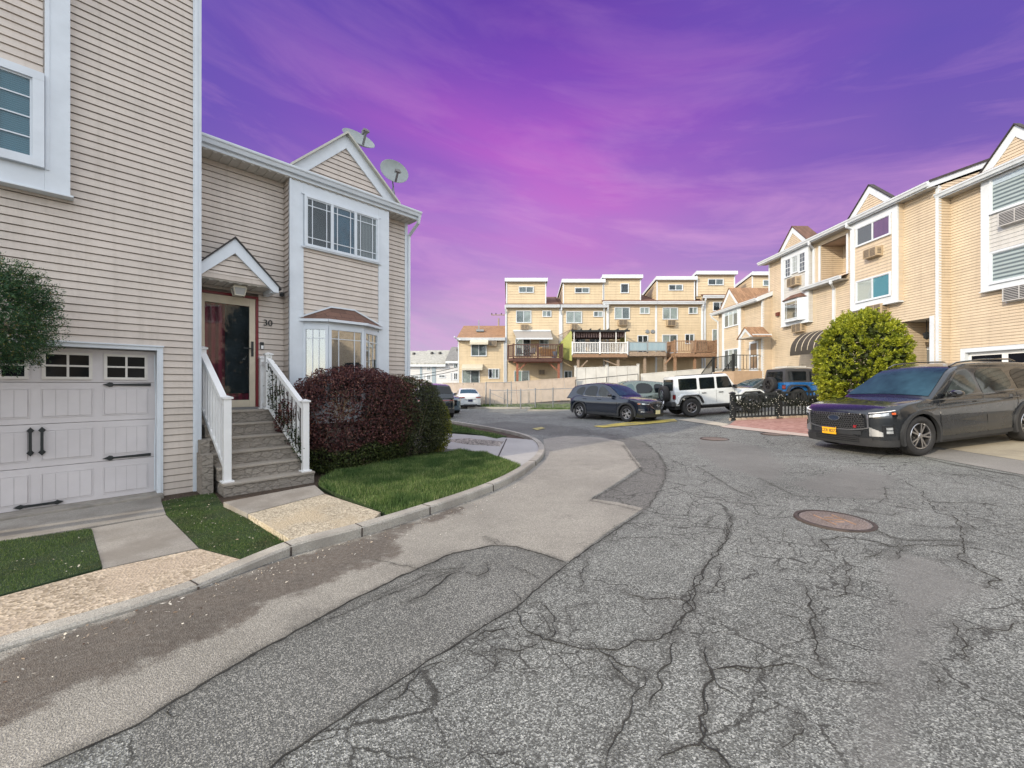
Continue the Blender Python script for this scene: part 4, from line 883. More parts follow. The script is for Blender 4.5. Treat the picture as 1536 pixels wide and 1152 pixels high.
# --- balconies
def deck(label,u0,u1,yf_,vt,vf,m,mp,posts,nb,chamfer=0,bm=None,fv=6,railm=None,glassy=False,braces=()):
    D=empty('balcony_deck',FB.M,label=label,cat='deck')
    X0,X1=bx(u0,yf_),bx(u1,yf_);zt=bzv(vt,yf_);zf=bzv(vf,yf_);zb=bzv(vf+fv,yf_);rm=railm or m
    poly=[(X0-chamfer,yf_+2*chamfer if chamfer else yf_),(X0,yf_),(X1,yf_),(X1,-.03),(X0-chamfer,-.03)]
    if not chamfer:poly=[(X0,yf_),(X1,yf_),(X1,-.03),(X0,-.03)]
    MB().slab(poly,zb+.1,zf).build('deck_floor',m,D);B=MB();B.bar((X0,yf_-.03,(zb+zf)/2),(X1,yf_-.03,(zb+zf)/2),.06,zf-zb);B.build('rim_board',m,D)
    seen=set();segs=[((X0,yf_),(X1,yf_)),((X1,yf_),(X1,-.1))]
    segs+=[((X0-chamfer,yf_+2*chamfer),(X0,yf_))] if chamfer else [((X0,yf_),(X0,-.1))]
    for (p,q) in segs:
        L=math.dist(p,q);n=max(3,int(L/.14)) if not glassy else 0;B=MB();B.bar((*p,zt),(*q,zt),.10,.07).bar((*p,zf+.12),(*q,zf+.12),.06,.08)
        for i in range(1,n):
            t_=i/n;x=p[0]+(q[0]-p[0])*t_;y=p[1]+(q[1]-p[1])*t_;B.bar((x,y,zf+.12),(x,y,zt),.045)
        B.build('railing',rm,D)
        k=max(1,round(L/1.9))
        for i in range(k+1):
            t_=i/k;x=p[0]+(q[0]-p[0])*t_;y=p[1]+(q[1]-p[1])*t_
            if (round(x,2),round(y,2)) in seen:continue
            seen.add((round(x,2),round(y,2)));MB().box(x-.06,x+.06,y-.06,y+.06,zf-.1,zt+.1).build('railing_post',rm,D)
    for u in posts:
        x=bx(u,yf_+.35);MB().box(x-.1,x+.1,yf_+.25,yf_+.45,.3,zb+.12).build('support_post',mp,D)
    MB().box(X0,X1,yf_+.2,yf_+.5,zb-.08,zb+.12).build('beam',mp,D)
    for ua,va,ub,vb in braces:
        a=FB(ua,va,yf_+.35);b=FB(ub,vb,yf_+.35);MB().bar((a[0],yf_+.35,a[1]),(b[0],yf_+.35,b[1]),.1).build('brace',mp,D)
    return D,X0,X1,zt,zf,zb
D,X0,X1,zt,zf,zb=deck('dark brown stained balcony with patio furniture under a grey awning',770,843.5,-2.7,517,536.5,WOOD,simple('post_red',(.28,.11,.07),.8,nv=.2),(776,838),0,.45,braces=((777,556,791,543),(836,556,822,543)))
# furniture on it
for i,(u,c) in enumerate(((781,(.1,.13,.14)),(797,(.05,.05,.06)),(812,(.45,.3,.14)))):
    x=bx(u,-1.7);E_=empty('patio_chair',FB.M@Matrix.Translation((x,-1.8,zf))@Matrix.Rotation((.5,-.6,2.6)[i],4,'Z'),label=('teal grey patio chair at the left end of the brown balcony','black patio chair in the middle of the brown balcony','tan lounge chair beside the orange panel on the brown balcony')[i],cat='chair',group='chairs on the brown balcony')
    m=simple('chair_%d'%i,c,.6);MB().box(-.27,.27,-.25,.25,.4,.45).build('seat',m,E_);MB().bar((0,.25,.45),(0,.4,.95),.5,.04).build('backrest',m,E_)
    for a,b in((-.24,-.22),(.24,-.22),(-.24,.22),(.24,.22)):MB().bar((a,b,0),(a,b,.42),.03).build('leg',m,E_)
x=bx(822,-2.5);B=MB()
for i in range(9):B.box(x-.6+i*.14,x-.48+i*.14,-2.5,-2.46,zf+.1,zf+.75)
E_=tag(B.build('storage_panel',simple('orange_slats',(.5,.26,.09),.7,nv=.3,ns=20),None),'orange slatted panel inside the brown balcony railing','panel');E_.matrix_world=FB.M
x=bx(831.5,-2.4);b=MB().lathe([(.001,0),(.2,0),(.26,.5),(.24,.55),(.001,.5)],Matrix.Translation((x,-2.3,zf)),14).build('planter_pot',simple('pot_blue',(.2,.27,.36),.5),None);b.matrix_world=FB.M;tag(b,'pale blue round pot at the right end of the brown balcony','pot')
D,X0,X1,zt,zf,zb=deck('balcony with white railing, lime green side walls and dark pergola',858.5,941,-2.6,514,531,WOODT,WOODG,(867,927),0,0,railm=WH2,fv=5,braces=((866,556,882,540),(926,548,905,540)))
LG=simple('lime_wall',(.34,.37,.12),.6,nv=.1)
zp=bzv(495,-2.6)
B=MB();B.add([(X0-.03,-2.6,zb-.3),(X0-.95,-.05,zb+.1),(X0-.95,-.05,zp-1.1),(X0-.03,-2.6,zp),(X0-.07,-2.6,zb-.3),(X0-.99,-.05,zb+.1),(X0-.99,-.05,zp-1.1),(X0-.07,-2.6,zp)],[(0,1,2,3),(7,6,5,4),(0,4,5,1),(1,5,6,2),(2,6,7,3),(3,7,4,0)])
B.build('side_wall',LG,D);MB().box(X1+.03,X1+.07,-2.0,-.05,zf+.9,zp-.2).build('side_wall',LG,D)
B=MB()
for i in range(7):
    x=X0+(X1-X0)*i/6;B.box(x-.03,x+.03,-2.75,-.05,zp,zp+.12)
B.box(X0-.1,X1+.2,-2.66,-2.58,zp-.14,zp);B.box(X0-.1,X1+.2,-.15,-.05,zp-.14,zp);B.build('pergola_beam',BLK,D)
MB().add([(X0,-2.5,zp-.06),(X1,-2.5,zp-.06),(X1,-.1,zp-.5),(X0,-.1,zp-.5),(X0,-2.5,zp-.09),(X1,-2.5,zp-.09),(X1,-.1,zp-.53),(X0,-.1,zp-.53)],[(0,1,2,3),(7,6,5,4),(0,4,5,1),(1,5,6,2),(2,6,7,3),(3,7,4,0)]).build('shade_slab',simple('shade_slab_dark',(.07,.045,.05),.85),D)  # added slab, put in to darken the deck below the pergola
B=MB();n=22
for i in range(n):
    xa=X0+(X1-X0)*i/n;xb=X0+(X1-X0)*(i+.6)/n;B.box(xa,xb,-1.9,-1.87,zp-.55,zp-.15)
B.build('fabric_fringe',simple('fringe',(.3,.22,.22),.8),D)
B=MB()
for u in(861,900,924,938):
    x=bx(u,-2.5);MB().bar((x,-2.5,zf),(x,-2.5,zp),.07).build('pergola_post',WH2,D)
for i in range(6):
    t_=i/5
B=MB()
for i in range(14):
    y=-2.55+i*.18;z=zp-1.1*(i/14);x=X0-.05-.92*i/14;B.bar((x,y,z),(x,y,z+.1+.8*i/14),.03)
B.bar((X0-.05,-2.6,zp+.08),(X0-.97,-.1,zp-.2),.05);B.build('lattice',WOODG,D)
D,X0,X1,zt,zf,zb=deck('balcony with blue tinted glass railing panels on grey posts',943,999,-2.5,513.5,528,WOODG,WOODG,(967,997.5),0,0,railm=simple('rail_grey',(.25,.27,.28),.5),glassy=True,fv=6)
MB().box(X0+.04,X1-.04,-2.54,-2.515,zf+.14,zt-.04).build('glass_panel',folds('glass_blue',(.12,.25,.33),(.45,.52,.55),3.1,0,.1),D)
D,X0,X1,zt,zf,zb=deck('light brown wooden deck on posts holding a grey tub',1012,1074,-3.0,511.5,529,WOODT,WOODT,(1012.5,1042,1072),0,0,fv=6,braces=((997.5,546,1008,534),))
x=bx(1051.5,-2.6);b=MB().box(x-.45,x+.45,-2.8,-1.6,zf,zt+.12).build('hot_tub',WOODG,None,bevel=.04);b.matrix_world=FB.M;tag(b,'square brown grey tub standing on the light wooden deck','hot tub')
# --- fences
def panel_fence(label,pts,h,m,pw=.9,thick=.05,cat='fence',name='vinyl_fence',caps=False,zb=None):
    E_=empty(name,label=label,cat=cat)
    for (x0,y0,z0),(x1,y1,z1) in zip(pts,pts[1:]):
        L=math.dist((x0,y0),(x1,y1));n=max(1,round(L/pw));B=MB();
        for i in range(n):
            a=i/n;b_=(i+1)/n;p=lambda t_:Vector((x0+(x1-x0)*t_,y0+(y1-y0)*t_,z0+(z1-z0)*t_))
            p0,p1=p(a),p(b_);d=(p1-p0).normalized()*.012
            B.bar(p0+d+Vector((0,0,h/2)),p1-d+Vector((0,0,h/2)),thick,h)
        B.build('fence_panel',m,E_)
        B=MB()
        for i in range(n):
            t_=(i+.5)/n;p_=Vector((x0+(x1-x0)*t_,y0+(y1-y0)*t_,z0+(z1-z0)*t_));
        B.bar((x0,y0,z0+h),(x1,y1,z1+h),thick+.03,.06);B.build('top_rail',m,E_)
        if caps:
            k=max(1,round(L/2.2))
            for i in range(k+1):
                t_=i/k;x,y,z=x0+(x1-x0)*t_,y0+(y1-y0)*t_,z0+(z1-z0)*t_
                MB().box(x-.08,x+.08,y-.08,y+.08,z,z+h+.12).box(x-.11,x+.11,y-.11,y+.11,z+h+.12,z+h+.17).build('post',m,E_)
    return E_
def at(u,v,Yd): return ((u-CX)/F*Yd,Yd,CH+(CY-v)/F*Yd)
PK=simple('beige_vinyl',(.50,.42,.35),.6,nv=.1,ns=2)
p0=at(664,575,33);p1=at(757,574,33);p2=at(865,566,33)
panel_fence('long pinkish beige panel fence behind the chain link fence',[(p0[0],33,p0[2]-1.75),(p1[0],33,p1[2]-1.75),(p2[0],33,p2[2]-1.75)],1.75,PK)
q=[at(863,552,33.5),at(957,549,33.5)];WH3=simple('fence_white',(.60,.60,.57),.55,nv=.08,ns=1.5)
panel_fence('white vinyl fence with capped posts behind the dark blue SUV',[(a[0],a[1],a[2]-2.2) for a in q],2.2,WH3,caps=True)
q=[at(962,561,33),at(1070,552,33)];panel_fence('low white wall like fence behind the white off-roader',[(a[0],a[1],a[2]-1.5) for a in q],1.5,WH3,pw=2.5,caps=False)
q=[at(1068,553,32),at(1085,553,32)];panel_fence('short white fence piece with capped post by the black railings',[(a[0],a[1],a[2]-1.8) for a in q],1.8,WH3,caps=True)
# chain link
m,t,b=mat('chain_link');t.nodes.clear();tcn=N(t,'ShaderNodeTexCoord');sx=N(t,'ShaderNodeSeparateXYZ');t.links.new(tcn.outputs['Object'],sx.inputs[0])
def wire(sg): return M_(t,'LESS_THAN',M_(t,'ABSOLUTE',M_(t,'SUBTRACT',M_(t,'FRACT',M_(t,'MULTIPLY',M_(t,'ADD' if sg>0 else 'SUBTRACT',sx.outputs[0],sx.outputs[2]),9)),.5)),.04)
fx=M_(t,'MAXIMUM',wire(1),wire(-1));tr=N(t,'ShaderNodeBsdfTransparent');df=N(t,'ShaderNodeBsdfDiffuse');df.inputs[0].default_value=(.4,.41,.42,1);mxs=N(t,'ShaderNodeMixShader')
t.links.new(fx,mxs.inputs[0]);t.links.new(tr.outputs[0],mxs.inputs[1]);t.links.new(df.outputs[0],mxs.inputs[2]);o=N(t,'ShaderNodeOutputMaterial');t.links.new(mxs.outputs[0],o.inputs[0]);LINK=m
E_=empty('chain_link_fence',label='grey chain link fence with gate posts at the end of the road',cat='fence')
pts=[(735,585,30.5,611),(761,585,29.5,612),(781,585,29,611.5),(803,584,28.5,612.5),(829.5,583,28.5,612.5),(862,582,28.5,611)]
P3=[]
for u,vt,Yd,vb in pts:
    x,y,z1=at(u,vt,Yd);z0=at(u,vb,Yd)[2];P3.append((x,y,z0,z1));q=MB();q.tube([(x,y,z0-.2),(x,y,z1+.05)],.05 if u in(735,761,781) else .04,10);q.tube([(x,y,z1+.03),(x,y,z1+.09)],[.055,.01],10);q.build('fence_post',ALU,E_,smooth=True)
for a,b_ in zip(P3,P3[1:]):
    MB().tube([(a[0],a[1],a[3]-.02),(b_[0],b_[1],b_[3]-.02)],.024,6).build('top_rail',ALU,E_,smooth=True);MB().quad((a[0],a[1],a[2]),(b_[0],b_[1],b_[2]),(b_[0],b_[1],b_[3]),(a[0],a[1],a[3])).build('mesh',LINK,E_,fix=False)
E_=empty('chain_link_fence',label='taller grey pipe frame standing behind the gate posts of the chain link fence',cat='fence')
for u in(729,767):
    a=at(u,573 if u<760 else 572,31.8);q=MB();q.tube([(a[0],a[1],0),(a[0],a[1],a[2])],.045,8);q.build('fence_post',ALU,E_,smooth=True)
a=at(729,573.5,31.8);b_=at(767,573.5,31.8);MB().tube([a,b_],.022,6).build('top_rail',ALU,E_)
a=at(735,589,31.8);b_=at(767,603,31.8);MB().tube([a,b_],.02,6).build('brace',ALU,E_)
a=at(863,570,32.6);b_=at(957,561,32.6);c=at(910,566,32.6)
E_=empty('chain_link_fence',label='thin dark pipe rail in front of the white vinyl fence',cat='fence');MB().tube([a,b_],.03,6).build('top_rail',DARKP,E_)
for p_ in(a,c,b_):MB().tube([(p_[0],p_[1],.3),p_],.03,6).build('fence_post',DARKP,E_)
# pole with insulators beyond the back row, and wires
a=at(748,482,60);E_=empty('utility_pole',Matrix.Translation((a[0],60,0)),label='distant utility pole with cross arm just left of the tall back row',cat='utility pole')
MB().tube([(0,0,0),(0,0,11.4)],[.16,.11],8).build('pole',WOODG,E_);z=at(748,472.5,60)[2];MB().bar((-1.1,0,z),(1.1,0,z),.12).build('cross_arm',WOODG,E_)
for x in(-1,-.4,.4,1):MB().lathe([(.05,0),(.1,.1),(.04,.25)],Matrix.Translation((x,0,z+.05)),8).build('insulator',DARKP,E_)
B=MB()
for (a,b_) in (((611,558,50),(700,547,50)),((611,562,50),(700,552,50))):
    p=Vector(at(*a));q=Vector(at(*b_));p2=p+(p-q)*.6;B.tube([p2.lerp(q,i/12)-Vector((0,0,.5*math.sin(math.pi*i/12))) for i in range(13)],.035,5)
tag(B.build('power_line',BLK),'two dark power lines crossing in front of the far white houses','power line')
# far white houses
FW=Fr(0,66,0)
def wx(u,y=0):return FW.x(u,y)
def wz(v,y=0):return FW.z(768,v,y)
RG=shingle('shingle_grey',(.40,.40,.36));RG2=shingle('shingle_slate',(.22,.22,.21))
for i,(u0,u1,ve,vr,rm,lab) in enumerate(((560,630,545,528,RG,'far white townhouse right beside the corner of house 30'),(630,669,545,527,RG,'far white townhouse with a grey roof and a blue grey entry strip'),(669,700,540,522,RG2,'far white townhouse with the darkest roof beside the low sand house'))):
    T=empty('townhouse',FW.M,label=lab,cat='house',group=None);x0,x1=wx(u0),wx(u1);ze=wz(ve);zr=wz(vr,6)
    S=MB();siding(S,[(x0,0),(x1,0),(x1,ze),(x0,ze)],0,.3);S.build('wall',simple('white_siding_far',(.62,.63,.64),.6),T);MB().box(x0+.02,x1-.02,.2,11,0,ze).build('wall_core',SIDW,T)
    a=(zr-ze)/6;R=MB();P=[(x0,-.5,ze-.5*a),(x1,-.5,ze-.5*a),(x1,6,zr),(x0,6,zr),(x1,12.5,ze-.5*a),(x0,12.5,ze-.5*a)]
    R.add(P+[(p[0],p[1],p[2]+.2) for p in P],[(0,1,2,3),(3,2,4,5),(6,9,8,7),(9,11,10,8),(0,6,7,1),(1,7,8,2),(2,8,10,4),(4,10,11,5),(5,11,9,3),(3,9,6,0)]);R.build('roof',rm,T)
    MB().box(x0,x1,-.6,-.4,ze-.55*1,ze-.2).build('fascia',WH,T)
    wl={0:[(617,628,563,569)],1:[(634,636,562,568),(640,646,562,570),(640,646,546,556),(658,668,562,567)],2:[(680,687,545,552),(676,677.5,559,570),(680,687,559,570)]}[i]
    for a_,b_,c,d in wl: window(T,wx(a_),wx(b_),wz(d),wz(c),0,(1,1),mat_in=ROOM if c>556 else ROOMG,fr=.1,muntin=(2,2) if c>556 else None)
    if i==1:
        for a_,b_ in((630,633),(648,653.5)):MB().box(wx(a_),wx(b_),-.08,0,0,ze-.3).build('entry_strip',simple('blue_grey',(.3,.37,.42),.6),T)
    for uu in(u0+18,u1-9):MB().lathe([(.001,.5),(.25,.45),(.3,0)],Matrix.Translation((wx(uu,4),4,wz(vr+5,4))),8).build('roof_vent',DARKP,T)
# ================= ground =================
def poly_px(l,z=0): return [G(u,v,z) for u,v in l]
kpx=[(-160,1030),(0,977),(100,946),(200,916),(290,887),(350,864),(400,846),(440,832),(490,819),(550,803),(600,787),(650,770),(700,753),(745,735),(778,718),(802,701),(815,688),(818,677),(812,667),(798,659),(775,652),(745,646),(700,638),(650,630)]
kw=[G(u,v,0) for u,v in kpx]
kw=[(kw[0][0]-6,kw[0][1]-5.2)]+kw+[(kw[-1][0]-5,kw[-1][1]+8),(kw[-1][0]-14,kw[-1][1]+12)]
def offset(poly,d):
    out=[]
    for i,p in enumerate(poly):
        a=Vector(poly[max(i-1,0)]);b=Vector(poly[min(i+1,len(poly)-1)]);t_=(b-a).normalized();n=Vector((-t_.y,t_.x));out.append((p[0]+n.x*d,p[1]+n.y*d))
    return out
# smooth subdivision of the curb line
def chaikin(p,k=2):
    for _ in range(k):
        q=[p[0]]
        for a,b in zip(p,p[1:]):q+=[(a[0]*.75+b[0]*.25,a[1]*.75+b[1]*.25),(a[0]*.25+b[0]*.75,a[1]*.25+b[1]*.75)]
        q.append(p[-1]);p=q
    return p
kw=chaikin(kw,2);kin=offset(kw,.15)
def khe(x,y): # curb height: dropped along the driveway
    s=(x+2.72)*.65+(y-3.5)*.75
    return .035+.075*max(0,min(1,s/.9))
B=MB();n=len(kw)
v=[];
for (a,b_) in zip(kw,kin):
    h=khe(*a);v+=[(a[0],a[1],-.1),(a[0]-.0,a[1],h-.02),((a[0]*.9+b_[0]*.1),(a[1]*.9+b_[1]*.1),h),(b_[0],b_[1],h),(b_[0],b_[1],-.1)]
B.add(v,[(i*5+j,(i+1)*5+j,(i+1)*5+j+1,i*5+j+1) for i in range(n-1) for j in range(4)])
CONC=speckle('curb_concrete',(.30,.285,.25),(.50,.475,.42),140,.3,bump=.6,c2=(.27,.25,.22))
kerb=tag(B.build('kerb',CONC),kind='structure');kerb['label']='pale concrete kerb curving round the lawn'
# joints in the kerb
B=MB()
for u,v_ in((440,832),(550,803),(290,887),(648,771),(745,735),(802,701)):
    p=Vector(G(u,v_,0));i=min(range(n),key=lambda k:(Vector(kw[k])-p).length);a=Vector(kw[i]);b_=Vector(kin[i]);h=khe(*kw[i]);d=(a-b_).normalized()*.006
    B.bar((a.x+d.x,a.y+d.y,-.02),(a.x+d.x,a.y+d.y,h-.015),.012,.012);B.bar((a.x,a.y,h+.0015),(b_.x,b_.y,h+.0015),.010,.005)
B.build('joint',simple('joint_dark',(.05,.04,.035),.9),kerb)
# road with procedural asphalt; distances to hand laid patch outlines are stored on the mesh
fine=.05
def axis(segs):
    o=[]
    for a,b_,s in segs:o+=list(np.arange(a,b_-1e-6,s))
    return np.array(o+[segs[-1][1]])
xs=axis([(-60,-16,4),(-16,-5,.5),(-5,4.5,fine),(4.5,20,.25),(20,60,5)]);ys=axis([(-14,1,1),(1,11,fine),(11,20,.15),(20,40,1),(40,100,6)])
XX,YY=np.meshgrid(xs,ys);ZZ=np.where(XX<=0,0,np.where(XX<=8,.03*XX,.24+.07*(np.minimum(XX,18)-8)))
def sdf(poly):
    P=np.array(poly);d=np.full(XX.shape,1e9);ins=np.zeros(XX.shape,bool);m=len(P)
    for i in range(m):
        a=P[i];b_=P[(i+1)%m];ex,ey=b_-a;wx_=XX-a[0];wy_=YY-a[1];t_=np.clip((wx_*ex+wy_*ey)/(ex*ex+ey*ey+1e-9),0,1)
        d=np.minimum(d,np.hypot(wx_-ex*t_,wy_-ey*t_))
        c1=(a[1]<=YY)!=(b_[1]<=YY);xi=a[0]+(YY-a[1])*ex/(ey if abs(ey)>1e-9 else 1e-9);ins^=c1&(XX<xi)
    return np.where(ins,d,-d)
S1=[(60,1152),(200,1090),(330,1010),(430,955),(520,905),(600,865),(680,830),(740,818),(775,820),(815,832),(852,846)]
tan=[(-400,1400),(-200,1250)]+S1+[(880,825),(920,797),(965,768),(925,758),(885,751),(920,732),(950,712),(962,705),(950,690),(935,668),(900,660),(850,656),(815,660),(818,690),(745,736),(650,771),(440,833),(290,888),(0,978),(-300,1080)]
strip=[(250,1300)]+S1[1:]+[(814,876),(775,911),(728,939),(689,964),(630,1001),(560,1046),(490,1090),(425,1134),(380,1180),(300,1300)]
arc=[(965,768),(925,758),(885,751),(920,732),(950,712),(962,705),(950,690),(935,668),(905,655),(870,650),(930,652),(965,662),(987,680),(999,700),(997,722),(985,742),(972,762)]
stain=[(-300,1110),(-100,1040),(30,975),(100,948),(290,888),(440,834),(550,805),(640,775),(700,757),(690,768),(640,785),(600,800),(585,835),(540,850),(470,880),(400,905),(330,945),(250,985),(120,1030),(20,1080),(-200,1190)]
smooth=[[(1335,828),(1400,838),(1450,862),(1470,890),(1425,925),(1385,960),(1372,1040),(1340,1110),(1320,1152),(1300,1152),(1330,1000),(1336,900)],[(1050,655),(1140,670),(1180,700),(1160,722),(1080,700),(1040,675)],[(1280,700),(1340,715),(1330,750),(1240,745),(1190,725)]]
far=[(690,640),(760,632),(860,640),(900,650),(860,654),(800,652),(740,646)]
vx=np.stack([XX,YY,ZZ],-1).reshape(-1,3);ny,nx=XX.shape
idx=np.arange(ny*nx).reshape(ny,nx);quads=np.stack([idx[:-1,:-1],idx[:-1,1:],idx[1:,1:],idx[1:,:-1]],-1).reshape(-1,4)
# crack ribbons
Z7=lambda l:[(x/2.56+560,y/2.56+720) for x,y in l]
Z8=lambda l:[(x/2.0877+1000,y/2.0877+600) for x,y in l]
CR=[(S1,.022),([(852,846),(880,825),(920,797),(965,768)],.016),([(965,768),(925,758),(885,751),(920,732),(950,712),(965,703)],.010),([(935,668),(950,690),(965,708),(985,714)],.012),([(905,655),(965,662),(987,680),(999,700),(997,722),(985,742),(972,762)],.012),
([(852,846),(814,876),(775,911),(728,939),(689,964),(630,1001),(560,1046),(490,1090),(425,1134),(380,1180)],.016),
([(1381,686),(1440,699),(1490,708),(1560,719)],.035),([(560,840),(650,856),(700,850),(560,900),(450,950)],.006),([(725,808),(755,820)],.007)]
CR+=[(Z7(l),w) for l,w in [
([(550,490),(560,540),(600,590),(650,615),(700,620),(760,630),(850,650),(910,655),(1000,630),(1100,605),(1160,570),(1220,510),(1200,460),(1130,450),(1040,460),(970,430)],.013),
([(1220,500),(1240,430),(1270,340),(1310,290),(1360,230),(1375,130)],.013),([(1300,420),(1330,380),(1340,320)],.008),([(910,655),(930,740),(980,780),(1030,800)],.010),([(1045,740),(1000,720),(920,700),(820,610)],.012),
([(1040,740),(1045,790),(990,860),(960,930),(920,980),(890,1100)],.009),([(1160,620),(1120,700),(1090,800),(1060,870)],.011),([(1280,660),(1290,760),(1270,870),(1275,960),(1240,1010),(1180,1040),(1090,1080)],.009),([(1240,1010),(1300,1050),(1370,1110)],.013),
([(1290,750),(1340,715),(1400,720),(1470,735),(1536,725)],.012),([(600,480),(640,470),(690,520),(690,580),(660,610)],.010),([(750,490),(790,480),(830,475)],.007),([(745,490),(755,560)],.007),([(330,690),(300,700),(190,730),(130,800),(20,880)],.010),([(520,655),(470,680),(460,720)],.009),([(640,625),(560,655),(430,660),(380,665)],.009),
([(360,350),(400,370),(440,350),(430,320)],.012),([(340,350),(300,360),(200,440),(130,470)],.02),([(520,325),(600,360),(660,385)],.006),([(400,560),(430,580),(410,620)],.008),([(550,560),(500,575),(430,580),(400,600)],.010),([(830,300),(800,360),(800,430)],.006),([(420,215),(500,245)],.006),([(0,450),(130,400),(200,365),(310,350)],.006)]]
CR+=[(Z8(l),w) for l,w in [
([(430,580),(460,650),(460,720),(475,780),(485,830)],.012),([(560,500),(570,560),(565,610),(490,615)],.010),([(150,840),(200,835),(260,855),(330,830),(380,825),(430,845),(490,880),(560,885),(680,890)],.009),([(200,360),(185,440),(130,510),(70,600),(60,650),(10,740)],.012),([(145,360),(120,400)],.006),
([(290,245),(340,270),(400,300),(500,305),(620,310)],.009),([(640,330),(690,310),(680,270)],.010),([(500,470),(490,440),(540,430),(620,435),(700,460),(800,455),(900,455),(1000,470),(1119,500)],.012),([(820,320),(900,320),(1000,325),(1119,345)],.013),([(740,250),(800,290),(820,320),(840,345),(900,370),(960,400),(1060,430),(1119,445)],.010),
([(900,360),(920,400),(930,440),(920,500),(980,530),(1030,560),(990,590)],.012),([(840,500),(900,505),(940,520)],.010),([(900,690),(920,740),(940,820)],.010),([(920,730),(990,715),(1060,720),(1119,695)],.009),([(830,840),(860,880),(850,910)],.010),([(90,205),(150,240),(210,280),(260,300)],.009),([(30,280),(110,300),(200,320),(330,330)],.008),
([(640,400),(700,430),(760,440),(900,440),(1000,455)],.012),([(690,470),(620,500)],.009),([(770,390),(840,400),(900,400)],.010),([(1000,400),(1060,420),(1119,415)],.010),([(1020,360),(1119,375)],.008),([(560,340),(700,360),(740,350)],.008),([(860,235),(960,235),(1119,280)],.012),([(720,440),(740,470),(700,500)],.008),([(380,1120),(350,1080),(410,1020),(420,980)],.009),([(120,770),(130,870),(120,1000),(100,1070),(200,1150)],.012),([(0,1090),(90,1075)],.008)]]
rc=random.Random(3);CB=MB()
def crack(pts,w,lvl=0):
    P=[Vector(GZ(u,v)) for u,v in pts] if lvl==0 else pts
    L=sum((b_-a).length for a,b_ in zip(P,P[1:]));Q=[]
    for a,b_ in zip(P,P[1:]):
        k=max(1,int((b_-a).length/.035));d=(b_-a);nrm=Vector((-d.y,d.x,0)).normalized()
        for i in range(k):
            t_=i/k;amp=.018*math.sin(math.pi*min(1,t_*1.0)) if k>3 else .0
            nn=noise.noise(Vector((a.x+d.x*t_,a.y+d.y*t_,lvl))*7)*.045+noise.noise(Vector((a.x+d.x*t_,a.y+d.y*t_,5))*31)*.02
            if w>=.016 and lvl==0 :nn*=.35
            Q.append(a+d*t_+nrm*nn)
    Q.append(P[-1]);m_=len(Q);vs=[]
    for i,p in enumerate(Q):
        a=Q[max(i-1,0)];b_=Q[min(i+1,m_-1)];d=(b_-a);nrm=Vector((-d.y,d.x,0))
        if nrm.length<1e-6:nrm=Vector((1,0,0))
        nrm.normalize();e=min(1,i/4,(m_-1-i)/4);ww=w*.75*(.35+1.0*abs(noise.noise(p*13))*2+.1)*(.25+.75*e);z=gz(p.x)+.0035
        vs+=[(p.x+nrm.x*ww/2,p.y+nrm.y*ww/2,z),(p.x-nrm.x*ww/2,p.y-nrm.y*ww/2,z)]
    CB.add(vs,[(2*i,2*i+1,2*i+3,2*i+2) for i in range(m_-1)])
    if lvl<1:
        for i in range(6,m_-6):
            if rc.random()<(.05 if w<.02 else .015):
                a=Q[i];ang=rc.uniform(0,6.28);l=rc.uniform(.08,.35);q=[a,a+Vector((math.cos(ang)*l*.5,math.sin(ang)*l*.5,0)),a+Vector((math.cos(ang+.5)*l,math.sin(ang+.5)*l,0))];crack(q,w*.55,lvl+1)
for l,w_ in CR:crack(l,w_)
HD=np.full(XX.shape,9.)
msk=(YY<16)&(XX>-6)&(XX<12);gx_,gy_=XX[msk],YY[msk];hd=np.full(gx_.shape,9.)
for l,w_ in CR:
    Pq=[GZ(u,v)[:2] for u,v in l]
    for a,b_ in zip(Pq,Pq[1:]):
        ex,ey=b_[0]-a[0],b_[1]-a[1];t_=np.clip(((gx_-a[0])*ex+(gy_-a[1])*ey)/(ex*ex+ey*ey+1e-9),0,1);hd=np.minimum(hd,np.hypot(gx_-a[0]-ex*t_,gy_-a[1]-ey*t_)*(.012/w_)**.5)
HD[msk]=hd
allv=np.concatenate([vx,np.array(CB.v)]);nb=len(vx)
me=bpy.data.meshes.new('road');F_=[tuple(q) for q in quads.tolist()]+[tuple(i+nb for i in q) for q in CB.f]
me.from_pydata(allv.tolist(),[],F_)
for nm,arr in (('tan',sdf(poly_px(tan))),('strip',sdf(poly_px(strip))),('arc',sdf([GZ(*p)[:2] for p in arc])),('stain',sdf(poly_px(stain))),('smooth',np.maximum.reduce([sdf([GZ(*p)[:2] for p in s_]) for s_ in smooth])),('farp',sdf([GZ(*p)[:2] for p in far])),('halo',np.minimum(HD,1.))):
    a=me.attributes.new(nm,'FLOAT','POINT');a.data.foreach_set('value',np.concatenate([np.clip(arr,-2,2).ravel(),np.full(len(CB.v),-2.)]).astype(np.float32))
me.materials.append(None);me.materials.append(simple('crack_dark',(.03,.029,.025),.95,nv=.4,ns=9))
me.polygons.foreach_set('material_index',[0]*len(quads)+[1]*len(CB.f))
road=bpy.data.objects.new('road',me);COL.objects.link(road);tag(road,kind='structure')
m,t,b=mat('asphalt');me.materials[0]=m;tcn=N(t,'ShaderNodeTexCoord');O=tcn.outputs['Object']
nz=N(t,'ShaderNodeTexNoise',ins={'Scale':3.2,'Detail':7,'Roughness':.7});t.links.new(O,nz.inputs['Vector'])
nzf=M_(t,'SUBTRACT',nz.outputs[0],.5)
nL=N(t,'ShaderNodeTexNoise',ins={'Scale':.55,'Detail':5,'Roughness':.6});t.links.new(O,nL.inputs['Vector'])
